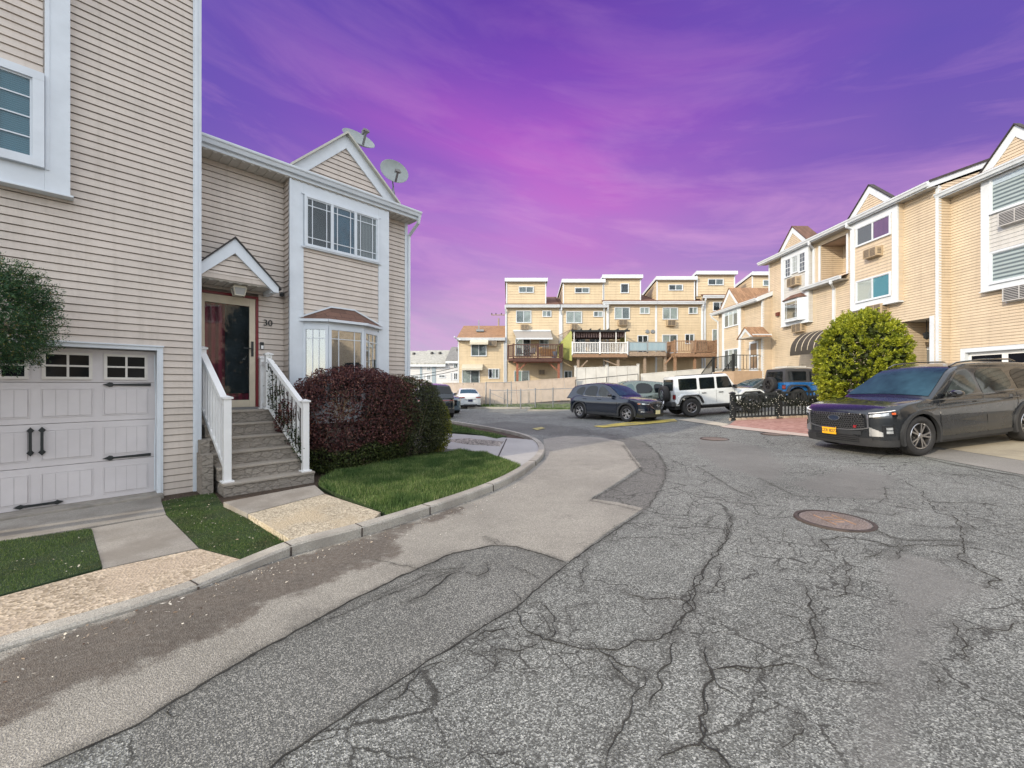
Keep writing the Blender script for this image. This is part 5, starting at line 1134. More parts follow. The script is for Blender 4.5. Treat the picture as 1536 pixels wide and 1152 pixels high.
nS=N(t,'ShaderNodeTexNoise',ins={'Scale':26,'Detail':5,'Roughness':.75});t.links.new(O,nS.inputs['Vector'])
nSf=M_(t,'SUBTRACT',nS.outputs[0],.5)
def att(nm,amp,w_,fine_=.0):
    a=N(t,'ShaderNodeAttribute',attribute_name=nm);x=M_(t,'ADD',a.outputs['Fac'],M_(t,'MULTIPLY',nzf,amp));x=M_(t,'ADD',x,M_(t,'MULTIPLY',nSf,fine_))
    return ramp(t,M_(t,'MULTIPLY_ADD',x,.5/w_,.5),[(.0,0),(1,1)]).outputs[0]
def agg(scale,stops,rnd=1.):
    vo=N(t,'ShaderNodeTexVoronoi',ins={'Scale':scale,'Randomness':rnd});t.links.new(O,vo.inputs['Vector']);s=N(t,'ShaderNodeSeparateColor');t.links.new(vo.outputs['Color'],s.inputs[0]);return ramp(t,s.outputs[0],stops).outputs[0],vo.outputs['Distance']
cA,dA=agg(135,[(0,(.065,.067,.062)),(.4,(.12,.125,.115)),(.75,(.24,.25,.235)),(1,(.44,.45,.42))])
cT,dT=agg(170,[(0,(.20,.19,.165)),(.6,(.29,.275,.24)),(1,(.44,.42,.37))])
cS,dS=agg(150,[(0,(.07,.072,.067)),(.6,(.135,.138,.128)),(1,(.36,.36,.33))])
lm=ramp(t,nL.outputs[0],[(.3,.78),(.5,1),(.7,1.14)]).outputs[0];mm=ramp(t,nz.outputs[0],[(.3,.82),(.7,1.12)]).outputs[0]
base_=mixc(t,1.,cA,mm,'MULTIPLY')
c=mixc(t,att('strip',.03,.012,.03),base_,cS);c=mixc(t,att('arc',.05,.02,.03),c,mixc(t,.35,cS,(.11,.105,.10)))
c=mixc(t,att('tan',.03,.012,.03),c,mixc(t,1.,cT,ramp(t,nz.outputs[0],[(.3,.92),(.7,1.06)]).outputs[0],'MULTIPLY'))
c=mixc(t,M_(t,'MULTIPLY',att('smooth',.5,.12,.05),.75),c,(.17,.168,.158))
c=mixc(t,M_(t,'MULTIPLY',att('farp',.9,.2),.45),c,(.07,.068,.062))
# damp brown dirt along the kerb
a=att('stain',.75,.05,.16)
c=mixc(t,M_(t,'MULTIPLY',a,ramp(t,nS.outputs[0],[(.3,.9),(.7,.5)]).outputs[0]),c,mixc(t,nz.outputs[0],(.028,.024,.021),(.10,.07,.05)))
# crumbled, dirt filled margins along the big cracks
ha=N(t,'ShaderNodeAttribute',attribute_name='halo');hx=M_(t,'ADD',ha.outputs['Fac'],M_(t,'ADD',M_(t,'MULTIPLY',nzf,.16),M_(t,'MULTIPLY',nSf,.12)))
c=mixc(t,M_(t,'MULTIPLY',ramp(t,hx,[(.01,1),(.06,0)]).outputs[0],.42),c,(.045,.044,.038))
# hairline crack web where the old surface is crazed
def web(scale,th,lo,hi,nsc,off):
    mp=N(t,'ShaderNodeMapping');mp.inputs[1].default_value=(off,off*.7,0);t.links.new(O,mp.inputs[0])
    wn=N(t,'ShaderNodeTexNoise',ins={'Scale':scale*2.2,'Detail':5,'Roughness':.7});t.links.new(mp.outputs[0],wn.inputs['Vector'])
    ad=N(t,'ShaderNodeVectorMath',operation='MULTIPLY_ADD');t.links.new(wn.outputs['Color'],ad.inputs[0]);ad.inputs[1].default_value=(.42/scale,.42/scale,0);t.links.new(mp.outputs[0],ad.inputs[2])
    fl=N(t,'ShaderNodeVectorMath',operation='MULTIPLY');t.links.new(ad.outputs[0],fl.inputs[0]);fl.inputs[1].default_value=(1,1,0)
    ve=N(t,'ShaderNodeTexVoronoi',feature='DISTANCE_TO_EDGE',ins={'Scale':scale});t.links.new(fl.outputs[0],ve.inputs['Vector'])
    mk=N(t,'ShaderNodeTexNoise',ins={'Scale':nsc,'Detail':3});t.links.new(mp.outputs[0],mk.inputs['Vector'])
    e=M_(t,'SUBTRACT',1,M_(t,'DIVIDE',ve.outputs['Distance'],M_(t,'MULTIPLY',th*scale,M_(t,'ADD',.4,nS.outputs[0]))),clamp=True)
    return M_(t,'MULTIPLY',M_(t,'MULTIPLY',e,1.6,clamp=True),ramp(t,mk.outputs[0],[(lo,0),(hi,1)]).outputs[0])
wb=M_(t,'MAXIMUM',web(.85,.010,.42,.5,.35,3.3),M_(t,'MAXIMUM',web(2.6,.0075,.46,.54,.5,8.1),web(6.5,.0055,.53,.6,.8,1.7)))
keep=M_(t,'SUBTRACT',1,M_(t,'MAXIMUM',M_(t,'MAXIMUM',att('tan',.0,.02),att('strip',0,.02)),M_(t,'MULTIPLY',att('smooth',.5,.12),.8)),clamp=True)
c=mixc(t,M_(t,'MULTIPLY',M_(t,'MULTIPLY',wb,keep),.85),c,(.03,.03,.026))
# tarry streaks and worn areas
c=mixc(t,1.,c,lm,'MULTIPLY')
nD=N(t,'ShaderNodeTexNoise',ins={'Scale':1.1,'Detail':9,'Roughness':.72,'Distortion':.6});t.links.new(O,nD.inputs['Vector'])
c=mixc(t,ramp(t,nD.outputs[0],[(.56,0),(.72,.5)]).outputs[0],c,(.075,.072,.066))
t.links.new(c,b.inputs['Base Color']);b.inputs['Roughness'].default_value=.88
h=M_(t,'ADD',M_(t,'MULTIPLY',dA,1.0),M_(t,'MULTIPLY',nS.outputs[0],.5));bp=N(t,'ShaderNodeBump',ins={'Strength':.55,'Distance':.008});t.links.new(h,bp.inputs['Height']);t.links.new(bp.outputs[0],b.inputs['Normal'])
# big ground sheet to the horizon
tag(MB().quad((-900,-300,-.25),(900,-300,-.25),(900,1500,-.25),(-900,1500,-.25)).build('ground',simple('earth',(.10,.10,.06),.95,nv=.4,ns=.05),fix=False),kind='structure')
# yard soil behind the kerb
yard=MB();P=kin+[(-40,30),(-40,-8),(kin[0][0],-8)];yard.slab(P,-.05,.012)
tag(yard.build('yard_soil',speckle('soil',(.035,.024,.016),(.11,.075,.05),70,.3,bump=1)),kind='structure')
PEB=speckle('pebble_concrete',(.24,.19,.13),(.62,.52,.40),46,.22,bump=1.0,c2=(.42,.34,.26),bigscale=1.6);PCON=speckle('old_concrete',(.25,.235,.21),(.36,.335,.30),120,.34,bump=.35,c2=(.20,.18,.155))
PEB2=speckle('pebble_yellow',(.26,.22,.16),(.62,.55,.42),52,.2,bump=1.0,c2=(.46,.38,.26),bigscale=2)
def slabpx(name,pts,z,m,kind='structure',zb=-.03,bev=.006,dz=None):
    return tag(MB().slab([G(u,v,z) for u,v in pts],zb,z).build(name,m,bevel=bev),kind=kind)
w2=lambda x,y:(FL.M@Vector((x,y,0)))[:2]
def slabw(name,pts,z,m,zb=-.03): return tag(MB().slab(pts,zb,z).build(name,m,bevel=.006),kind='structure')
g=lambda u,v,z=.04:G(u,v,z)
# kerb side helper: inner kerb points between two photo columns
def kpart(u0,u1):
    o=[]
    for a in kin:
        if a[1]<=0.5:continue
        u=CX+F*a[0]/a[1]
        if u0<=u<=u1 and a[1]<8.4:o.append(a)
    return o
wallL=w2(-7,-.02)
slabw('driveway',[w2(-6.5,.1),w2(-.43,.1),g(242,752),g(249,771),g(0,812),w2(-6.5,-.56)],.040,PCON)
slabw('driveway',[g(249,772),g(298,821),g(154,852),g(137,792)],.038,PCON)
ap=[g(0,894),g(154,853),g(299,822),g(378,843)]+[p for p in reversed(kpart(-200,372))]+[g(-300,975)]
slabw('driveway_apron',ap,.036,PEB)
TURF=speckle('turf_base',(.012,.03,.01),(.03,.06,.02),120,.2,bump=.6)
turf1=[g(0,812),g(137,793),g(153,851),g(0,893),g(-300,960),g(-300,860)];turf2=[g(243,752),g(297,742),w2(.12,-.5),g(335,757),g(431,809)]+[p for p in reversed(kpart(380,428))]+[g(378,842),g(299,821),g(250,772)]
slabw('turf_base',turf1,.042,TURF);slabw('turf_base',turf2,.034,TURF)
slabw('front_path',[g(335,753,.10),g(472,727,.10),g(487,740,.1),g(371,770,.1)],.098,PCON)
slabw('front_path',[g(372,770.5,.10),g(487.5,740.5,.10),g(571,768,.10)]+[p for p in reversed(kpart(440,560))]+[g(432,807,.10)],.097,PEB2)
# lawns
LAWN=simple('lawn_base',(.025,.05,.012),.95,nv=.4,ns=20)
l1=[g(482,716,.08),g(520,703,.08),g(580,694,.08),g(640,682,.08),g(690,675,.08),g(730,680,.08),g(760,690,.08),g(781,699,.08)]+[p for p in reversed(kpart(575,779))]+[g(574,768,.08),g(477,728,.08)]
slabw('lawn_soil',l1,.075,LAWN)
pv=[g(641,673,.08),g(655,650,.08),g(700,648,.08),g(779,659,.08)]+[p for p in reversed(kpart(0,799)) if p[1]<11.2 and p[1]>8.2][:0]
kk=[p for p in kin if 7.9<p[1]<12.2 and p[0]>-.6]
pv=[g(760,689,.08),g(735,680,.08),g(690,674,.08),g(620,672,.08),g(620,652,.08),g(660,649,.08),g(779,658,.08)]+list(reversed(kk))
slabw('sidewalk',pv,.082,speckle('pale_concrete',(.34,.34,.33),(.44,.43,.41),160,.12,bump=.3))
l2=[g(640,640,.08),g(668,635,.08),g(760,655,.08),g(745,658,.08),g(700,649,.08),g(640,648,.08)];slabw('lawn_soil',l2,.086,LAWN)
gp=[g(664,660,.09),g(700,657,.09),(g(756,662,.09)),g(750,669,.09),g(700,666,.09)];slabw('cobble_strip',gp,.088,speckle('cobble',(.03,.028,.025),(.5,.46,.4),26,.3,bump=1.5))
j=MB();a=G(760,658,.085);b_=G(745,690,.085);j.bar((a[0],a[1],.084),(b_[0],b_[1],.084),.03,.006);tag(j.build('sidewalk_joint',simple('joint_dark',(.05,.04,.035),.9)),kind='structure')
# right side: concrete drive, pavers, far verge
def gridpoly(name,pts,m,off,step=.5,kind='structure'):
    # pts world xy convex-ish, split at x=8 breaks so that the sheet follows the slope
    bm=bmesh.new();vs=[bm.verts.new((x,y,0)) for x,y in pts];bm.faces.new(vs)
    for xc in(0,8,18):bmesh.ops.bisect_plane(bm,geom=bm.verts[:]+bm.edges[:]+bm.faces[:],plane_co=(xc,0,0),plane_no=(1,0,0))
    for v_ in bm.verts:v_.co.z=gz(v_.co.x)+off
    bmesh.ops.recalc_face_normals(bm,faces=bm.faces[:])
    for f_ in bm.faces:
        if f_.normal.z<0:f_.normal_flip()
    me=bpy.data.meshes.new(name);bm.to_mesh(me);bm.free();me.materials.append(m);o=bpy.data.objects.new(name,me);COL.objects.link(o);return tag(o,kind=kind)
q=lambda u,v:GZ(u,v)[:2]
a=q(1385,668);b_=q(1536,692)
gridpoly('concrete_drive',[a,(b_[0],b_[1]),(17.6,6.6),(17.6,13.2),q(1385,668+0)[:1]+(12.2,)],speckle('drive_concrete',(.33,.29,.21),(.42,.37,.28),120,.2,bump=.3,c2=(.24,.21,.16)),.012)
c1,c2=q(1381,684),(17.6,5.4);gridpoly('drive_gutter',[q(1340,678),c1,q(1536,713),(17.6,5.6),(17.6,6.55),(b_[0],b_[1]-.05),(a[0],a[1]-.05)],speckle('gutter_concrete',(.19,.18,.165),(.27,.26,.24),120,.25,bump=.4),.008)
PV=speckle('paver_pink',(.30,.15,.12),(.44,.26,.22),9,.15,bump=.6)
p0_,p1_=q(1093,638),q(1215,652)
gridpoly('paver_apron',[p0_,p1_,(12.4,11.9),(13.2,15.0),(12.0,15.6),(8.75,16.2)],PV,.014)
gridpoly('apron_edge',[q(1080,641),q(1216,656),q(1215,652.2),p0_],speckle('edge_pink',(.45,.36,.31),(.55,.46,.40),60,.1),.018)
gridpoly('yellow_line',[q(890,640),q(935,634.5),q(1012,629),q(1016,632.5),q(960,637.5),q(905,642)],speckle('yellow_paint',(.42,.32,.05),(.72,.6,.16),40,.5,bump=.5,c2=(.2,.18,.12)),.02)
gridpoly('yellow_line',[q(798,643.5),q(812,641),q(818,643),q(806,646)],speckle('yellow_worn',(.22,.2,.1),(.55,.48,.2),30,.4),.02)
m_=speckle('lot_edge',(.40,.36,.29),(.52,.47,.38),60,.15);gridpoly('lot_edge',[q(1015,630),q(1085,640),q(1094,636.5),q(1040,628)],m_,.016)
MBk=MB();
for i in range(16):
    x=8.6+i*.2;y=16.35-.30*(i*.2);z=gz(x);MBk.box(x+.01,x+.19,y-.06,y+.06,z-.02,z+.10)
tag(MBk.build('brick_edging',speckle('brick_mix',(.32,.24,.18),(.5,.44,.36),5,.2),bevel=.006),kind='structure')
# far verge with grass and pale kerb
va=[at(728,611,29.6),at(862,611,29.2)]
tag(MB().slab([(-2.4,29.9),(5.2,29.5),(5.2,33),(-2.4,33)],-.1,.10).build('verge',LAWN),kind='structure')
tag(MB().slab([(-3.2,29.55),(5.4,29.15),(5.4,29.45),(-3.2,29.85)],-.1,.13).build('far_kerb',CONC,bevel=.02),kind='structure')
tag(MB().slab([(1.0,26.7),(5.2,26.3),(5.2,26.6),(1.1,27.0)],-.1,.11).build('far_kerb',CONC,bevel=.02),kind='structure')
tag(MB().slab([(1.0,27.0),(5.2,26.6),(5.2,29.2),(1.6,29.4)],-.1,.08).build('verge',LAWN),kind='structure')
# manhole covers
def manhole(x,y,r,label,letters=False):
    z=gz(x);E_=empty('manhole_cover',Matrix.Translation((x,y,z+.004)),label=label,cat='manhole cover',group='manhole covers in the road')
    RU=speckle('rusty_iron',(.14,.115,.106),(.25,.205,.19),90,.25,bump=.6,rough=.75)
    MB().lathe([(r*.93,.0),(r*.93,.010),(r*1.04,.010),(r*1.06,-.01)],Matrix(),56).build('frame_ring',simple('iron_dark',(.06,.045,.04),.8,nv=.3),E_)
    B=MB();B.lathe([(.0005,.006),(r*.9,.006),(r*.915,-.01)],Matrix(),56);c_=B.build('cover',RU,E_)
    B=MB();k=int(r*2/.045)
    for i in range(-k,k+1):
        for j in range(-k,k+1):
            px,py=i*.04,j*.04
            if math.hypot(px,py)<r*.84 and not(letters and abs(px)<.16 and abs(py)<.2):B.box(px-.011,px+.011,py-.011,py+.011,.005,.0105)
    B.build('stud',RU,c_)
    if letters:
        BR=simple('worn_brass',(.30,.20,.14),.55,nv=.3);B=MB()
        for s in(-1,1):B.bar((s*.11,-.17,.010),(s*.11,.17,.010),.018,.01)
        B.bar((-.11,.0,.010),(.11,.0,.010),.018,.01)
        for yy in(-.08,.08):B.bar((-.05,yy,.010),(.05,yy,.010),.018,.01)
        B.build('raised_letter',BR,c_)
    return E_
x,y,z=GZ(1251,781);manhole(x,y,.37,'large round rusty manhole cover in the cracked road, nearest of the three',True)
x,y,z=GZ(1072,658.5);manhole(x,y,.36,'small grey brown manhole cover in the far road, left of the reddish one')
x,y,z=GZ(1163,651.5);manhole(x,y,.36,'small reddish manhole cover close to the pink pavers')
# ================= vegetation =================
R=np.random.RandomState(5)
def leafmat(name,stops,noise_mix=None,rough=.6,trans=.3):
    m=bpy.data.materials.new(name);m.use_nodes=True;t=m.node_tree;b=t.nodes['Principled BSDF']
    gm=N(t,'ShaderNodeNewGeometry');r=ramp(t,gm.outputs['Random Per Island'],stops).outputs[0]
    if noise_mix:
        tcn=N(t,'ShaderNodeTexCoord');n=N(t,'ShaderNodeTexNoise',ins={'Scale':noise_mix[1],'Detail':3});t.links.new(tcn.outputs['Object'],n.inputs['Vector'])
        fac=n.outputs[0]
        if len(noise_mix)>3:
            s=N(t,'ShaderNodeSeparateXYZ');t.links.new(tcn.outputs['Object'],s.inputs[0])
            zc,zw=noise_mix[3];fac=M_(t,'ADD',M_(t,'MULTIPLY',M_(t,'SUBTRACT',zc,s.outputs[2]),1/zw),M_(t,'MULTIPLY_ADD',n.outputs[0],1.6,-.3))
        r2=ramp(t,gm.outputs['Random Per Island'],noise_mix[0]).outputs[0];r=mixc(t,ramp(t,fac,[(noise_mix[2]-.08,0),(noise_mix[2]+.08,1)]).outputs[0],r,r2)
    t.links.new(r,b.inputs['Base Color']);b.inputs['Roughness'].default_value=rough
    tl=N(t,'ShaderNodeBsdfTranslucent');t.links.new(r,tl.inputs[0]);mx=N(t,'ShaderNodeMixShader');mx.inputs[0].default_value=trans
    t.links.new(b.outputs[0],mx.inputs[1]);t.links.new(tl.outputs[0],mx.inputs[2]);t.links.new(mx.outputs[0],t.nodes['Material Output'].inputs[0]);return m
def quads_mesh(name,C,U,V,mat_,parent=None,tri=False):
    """leaves: centres C, half axes U and V"""
    n=len(C)
    if tri: P=np.stack([C-V,C+V,C+U],1);k=3
    else: P=np.stack([C-U,C-V*.9-U*.1,C+U,C+V*.9-U*.1],1);k=4
    me=bpy.data.meshes.new(name);me.vertices.add(n*k);me.vertices.foreach_set('co',P.reshape(-1).astype(np.float32));me.loops.add(n*k);me.loops.foreach_set('vertex_index',np.arange(n*k,dtype=np.int32))
    me.polygons.add(n);me.polygons.foreach_set('loop_start',np.arange(0,n*k,k,dtype=np.int32));me.polygons.foreach_set('loop_total',np.full(n,k,dtype=np.int32));me.update(calc_edges=True);me.materials.append(mat_)
    o=bpy.data.objects.new(name,me);COL.objects.link(o);o.parent=parent;return o
def nrm(a): return a/np.maximum(np.linalg.norm(a,axis=-1,keepdims=True),1e-9)
def inpoly(px,py,poly):
    ins=np.zeros(px.shape,bool);m=len(poly)
    for i in range(m):
        a=poly[i];b_=poly[(i+1)%m];c=(a[1]<=py)!=(b_[1]<=py);ins^=c&(px<a[0]+(py-a[1])*(b_[0]-a[0])/((b_[1]-a[1]) or 1e-9))
    return ins
def grass(name,poly,z,n,h,wd,mat_,lean=.5,label='',cat='grass',dens=None):
    P=np.array(poly);lo,hi=P.min(0),P.max(0);pts=np.zeros((0,2))
    while len(pts)<n:
        q_=lo+(hi-lo)*R.rand(n*2,2);q_=q_[inpoly(q_[:,0],q_[:,1],poly)];pts=np.concatenate([pts,q_])
    pts=pts[:n];a=R.rand(n)*6.283;hh=h*(.55+.7*R.rand(n));ph=np.array([noise.noise(Vector((x*2.2,y*2.2,0))) for x,y in pts]);hh*=(1+.7*ph)
    C=np.stack([pts[:,0],pts[:,1],np.full(n,z)],1);V=np.stack([np.cos(a)*wd,np.sin(a)*wd,0*a],1);l=lean*hh;b2=R.rand(n)*6.283
    U=np.stack([np.cos(b2)*l*R.rand(n),np.sin(b2)*l*R.rand(n),hh],1);o=quads_mesh(name,C,U,V,mat_,tri=True);return tag(o,label,cat,kind='stuff')
GM=leafmat('grass_blade',[(0,(.045,.085,.02)),(.5,(.11,.19,.045)),(.85,(.21,.30,.09)),(1,(.40,.40,.22))],([(0,(.025,.06,.012)),(.6,(.06,.13,.03)),(1,(.13,.21,.06))],2.3,.52))
TM=leafmat('turf_blade',[(0,(.045,.085,.02)),(.7,(.10,.17,.045)),(1,(.2,.25,.09))],([(0,(.04,.065,.025)),(.7,(.09,.12,.05)),(1,(.2,.2,.1))],2.6,.55))
grass('lawn_grass',l1,.07,80000,.065,.0045,GM,label='bright green mown grass between the hedge and the kerb')
grass('lawn_grass',l2,.08,9000,.06,.006,GM,label='narrow dark green grass strip beyond the pale sidewalk')
grass('turf_grass',turf1,.04,30000,.016,.003,TM,label='dark green artificial turf square in front of the garage door')
grass('turf_grass',turf2,.032,30000,.016,.003,TM,label='green artificial turf wedge between driveway and entry path')
grass('verge_grass',[(-2.3,29.9),(5.1,29.6),(5.1,33),(-2.3,33)],.1,7000,.14,.02,GM,label='green grass along the foot of the beige fence')
grass('verge_grass',[(1.1,27.0),(5.1,26.7),(5.1,29.1),(1.6,29.3)],.07,6000,.10,.018,GM,label='grass patch in front of the chain link fence behind the dark blue SUV')
# debris
n=700;pts=[]
for _ in range(n):
    if R.rand()<.72:
        i=R.randint(8,60);a=kw[min(i,len(kw)-1)];d=-abs(R.randn())*.22;b_=kin[min(i,len(kw)-1)];nn=Vector((b_[0]-a[0],b_[1]-a[1])).normalized();x=a[0]+nn.x*d+R.randn()*.08;y=a[1]+nn.y*d+R.randn()*.1;z=.006
    else:
        while True:
            x,y=R.uniform(-4.9,-2.0),R.uniform(3,6.4)
            if inpoly(np.array([x]),np.array([y]),turf1 if R.rand()<.35 else turf2)[0]:break
        z=.055
    pts.append((x,y,z))
C=np.array(pts);a=R.rand(n)*6.283;s=.004+.008*R.rand(n)**3;U=np.stack([np.cos(a)*s*1.6,np.sin(a)*s*1.6,R.randn(n)*.003],1);V=np.stack([-np.sin(a)*s*.6,np.cos(a)*s*.6,R.randn(n)*.003],1)
tag(quads_mesh('fallen_leaves',C,U,V,leafmat('dry_leaf',[(0,(.14,.08,.05)),(.25,(.4,.3,.2)),(.6,(.66,.6,.5)),(1,(.75,.74,.68))])),'scattered dry leaf bits on the turf and along the kerb','leaves',kind='stuff')
def blobpts(n,r,p=2.6,amp=.1,fr=1.7,shell=.12,seed=0,zmin=-1,flat=None):
    d=nrm(R.randn(n*2,3));d=d[d[:,2]>zmin][:n];n=len(d)
    e=(np.abs(d)**p).sum(1)**(-1/p);P=d*e[:,None]
    k=np.array([noise.noise(Vector(q_)*fr+Vector((seed,0,0)))*amp+noise.noise(Vector(q_)*fr*3.3+Vector((seed,3,0)))*amp*.5 for q_ in P])
    s=1+k-shell*R.rand(n)**1.6
    return P*s[:,None]*np.array(r),nrm(P/np.array(r))
def leafy(P,Nn,size,asp=.55,out=.35,up=0.):
    n=len(P);rd=nrm(R.randn(n,3));u=nrm(rd+Nn*out+np.array([0,0,up]));v=nrm(np.cross(u,nrm(R.randn(n,3)+Nn*.8)));s=size*(.6+.8*R.rand(n))[:,None];return P,u*s,v*s*asp
def hedge(c,r,n,size,mt,label,corecol,p=2.25,amp=.09,seed=0,ang=46.8,ex=None,zmin=-.95):
    M4=Matrix.Translation(c)@Matrix.Rotation(math.radians(ang),4,'Z');E_=empty('hedge_shrub',M4,label=label,cat='shrub')
    P,Nn=blobpts(n,r,p,amp,2.1,.16,seed,zmin);quads_mesh('foliage',*leafy(P,Nn,size),mt,E_)
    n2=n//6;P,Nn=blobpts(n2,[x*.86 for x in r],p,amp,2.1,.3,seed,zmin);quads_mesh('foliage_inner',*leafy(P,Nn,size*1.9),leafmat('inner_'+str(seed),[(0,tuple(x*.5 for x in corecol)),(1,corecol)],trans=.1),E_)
    B=MB();rr=random.Random(seed)
    for i in range(14):
        a=rr.uniform(0,6.28);x,y=math.cos(a)*r[0]*.7,math.sin(a)*r[1]*.7;B.tube([(x*.3,y*.3,-r[2]-.0),(x*.6,y*.6,-r[2]*.3),(x,y,r[2]*.5)],[.016,.012,.006],6)
    B.build('stem',WOODG,E_,smooth=True);return E_
PM=leafmat('barberry_leaf',[(0,(.030,.010,.013)),(.45,(.085,.026,.03)),(.85,(.16,.06,.05)),(1,(.28,.14,.095))],([(0,(.02,.035,.010)),(.5,(.055,.085,.02)),(1,(.14,.17,.045))],2.5,.62,(-.42,.5)))
lw=lambda x,y,z:Vector(w2(x,y)+(z,))
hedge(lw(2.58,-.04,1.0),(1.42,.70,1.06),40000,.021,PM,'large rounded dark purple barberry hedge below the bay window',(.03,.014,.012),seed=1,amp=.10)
BM2=leafmat('boxwood_bronze',[(0,(.018,.025,.010)),(.5,(.04,.055,.018)),(1,(.10,.11,.035))],([(0,(.05,.022,.014)),(.6,(.12,.06,.03)),(1,(.24,.13,.06))],3,.5,(.9,-1.0)))
hedge(lw(3.78,.02,.90),(1.02,.66,.98),28000,.019,BM2,'rounded bronze green hedge right of the purple one',(.02,.02,.01),seed=2)
YM=leafmat('yellow_leaf',[(0,(.05,.06,.008)),(.6,(.14,.16,.015)),(1,(.28,.28,.03))])
hedge(lw(4.62,.02,.70),(.34,.42,.66),7000,.018,YM,'small yellow green shrub at the right end of the hedge',(.04,.05,.01),seed=4)
# pale bare twigs in the purple hedge
B=MB();rr=random.Random(9)
for i in range(30):
    a=lw(2.0+rr.uniform(-.1,.15),-.50,1.1+rr.uniform(-.1,.1));d=Vector((rr.uniform(-.5,.7),rr.uniform(-.5,.15),rr.uniform(.2,1.0))).normalized()*rr.uniform(.25,.55);b_=a+d;B.tube([a,a.lerp(b_,.5)+Vector((0,0,.03)),b_],[.005,.0035,.0015],5)
tag(B.build('bare_twigs',simple('straw_twig',(.34,.24,.14),.8)),'pale bare twigs sticking out of the purple hedge','twigs')
# vine through the right railing
n=1500;tt=R.rand(n);p0=np.array([1.37,-.70,.25]);p1=np.array([1.11,.36,1.3]);C=p0+(p1-p0)*tt[:,None];C[:,2]+=.06+R.rand(n)**1.3*(.35+.55*tt);C[:,:2]+=R.randn(n,2)*.035
Mw=np.array(FL.M);C=C@Mw[:3,:3].T+Mw[:3,3];V_=empty('climbing_vine',label='thin dark green vine climbing through the right stair railing',cat='vine')
quads_mesh('foliage',*leafy(C,nrm(R.randn(n,3)),.020,.7),leafmat('vine_leaf',[(0,(.012,.02,.010)),(.7,(.03,.05,.018)),(1,(.10,.13,.035))]),V_)
B=MB()
for i in range(16):
    t_=(i+.5)/16;a=Vector(p0).lerp(Vector(p1),t_);pts=[FL.M@(a+Vector((.03*math.sin(k*1.3+i),.03*math.cos(k+i),.05+k*.11))) for k in range(8)];B.tube(pts,.007,5)
B.build('stem',simple('vine_stem',(.03,.022,.016),.9),V_)
# globe arborvitae
def arbor(c,r,nc,mt,inner,label,name='globe_thuja',cl=(.13,.16),leaf=.018,per=46,seed=1,trunk=.5,cat='bush',updir=.6):
    E_=empty(name,Matrix.Translation(c),label=label,cat=cat)
    P,Nn=blobpts(nc,r,2.2,.11,2.0,.05,seed);d=nrm(Nn+np.array([0,0,updir])+R.randn(len(P),3)*.35);s=(cl[0]+(cl[1]-cl[0])*R.rand(len(P)))
    k=per;Pc=np.repeat(P,k,0);dc=np.repeat(d,k,0);sc2=np.repeat(s,k)[:,None];a1=nrm(np.cross(dc,R.randn(len(Pc),3)));t_=R.rand(len(Pc),1)
    Q=Pc+dc*sc2*(t_-.45)*1.2+a1*sc2*.42*np.sqrt(1-t_*.8)*R.rand(len(Pc),1);u=nrm(dc*.9+a1*.8+R.randn(len(Pc),3)*.3);v=nrm(np.cross(u,R.randn(len(Pc),3)));sz=leaf*(.6+.8*R.rand(len(Pc)))[:,None]
    quads_mesh('crown',Q,u*sz*1.5,v*sz*.6,mt,E_)
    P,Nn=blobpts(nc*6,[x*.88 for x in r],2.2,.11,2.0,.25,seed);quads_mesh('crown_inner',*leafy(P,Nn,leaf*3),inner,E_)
    B=MB();B.tube([(0,0,-r[2]-trunk),(0,0,-r[2]*.3),(0,0,r[2]*.5)],[.09,.07,.02],8)
    for i in range(10):
        a=i*.63;B.tube([(0,0,-r[2]*.6+i*.1*r[2]),(math.cos(a)*r[0]*.7,math.sin(a)*r[1]*.7,-r[2]*.2+i*.1*r[2])],[.03,.01],6)
    B.build('trunk',WOODG,E_,smooth=True);return E_
AM=leafmat('thuja_leaf',[(0,(.13,.16,.008)),(.5,(.28,.32,.016)),(.85,(.44,.48,.03)),(1,(.54,.54,.07))],([(0,(.08,.12,.008)),(1,(.22,.27,.02))],3.5,.55),trans=.25)
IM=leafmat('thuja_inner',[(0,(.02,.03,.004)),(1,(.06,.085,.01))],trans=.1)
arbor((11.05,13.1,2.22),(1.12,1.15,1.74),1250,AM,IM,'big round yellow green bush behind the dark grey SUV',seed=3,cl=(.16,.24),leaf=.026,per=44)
JM=leafmat('juniper_leaf',[(0,(.012,.035,.014)),(.6,(.022,.085,.03)),(.9,(.06,.13,.035)),(1,(.2,.16,.03))],trans=.1)
arbor((-5.74,4.42,2.44),(.50,.50,.56),620,JM,JM,'dark green juniper ball at the left edge in front of the garage wall',name='juniper_tree',seed=7,cl=(.12,.36),leaf=.0075,per=110,trunk=1.9,cat='tree',updir=.3)

DT=leafmat('dark_tree_leaf',[(0,(.01,.02,.01)),(.7,(.025,.045,.02)),(1,(.05,.07,.035))],trans=.1)
arbor((14.2,-2.4,3.6),(1.7,1.7,3.0),420,DT,DT,'tall dark evergreen standing behind the camera, seen only in the door glass',name='evergreen_tree',seed=11,cl=(.3,.6),leaf=.06,per=26,trunk=1.2,cat='tree')
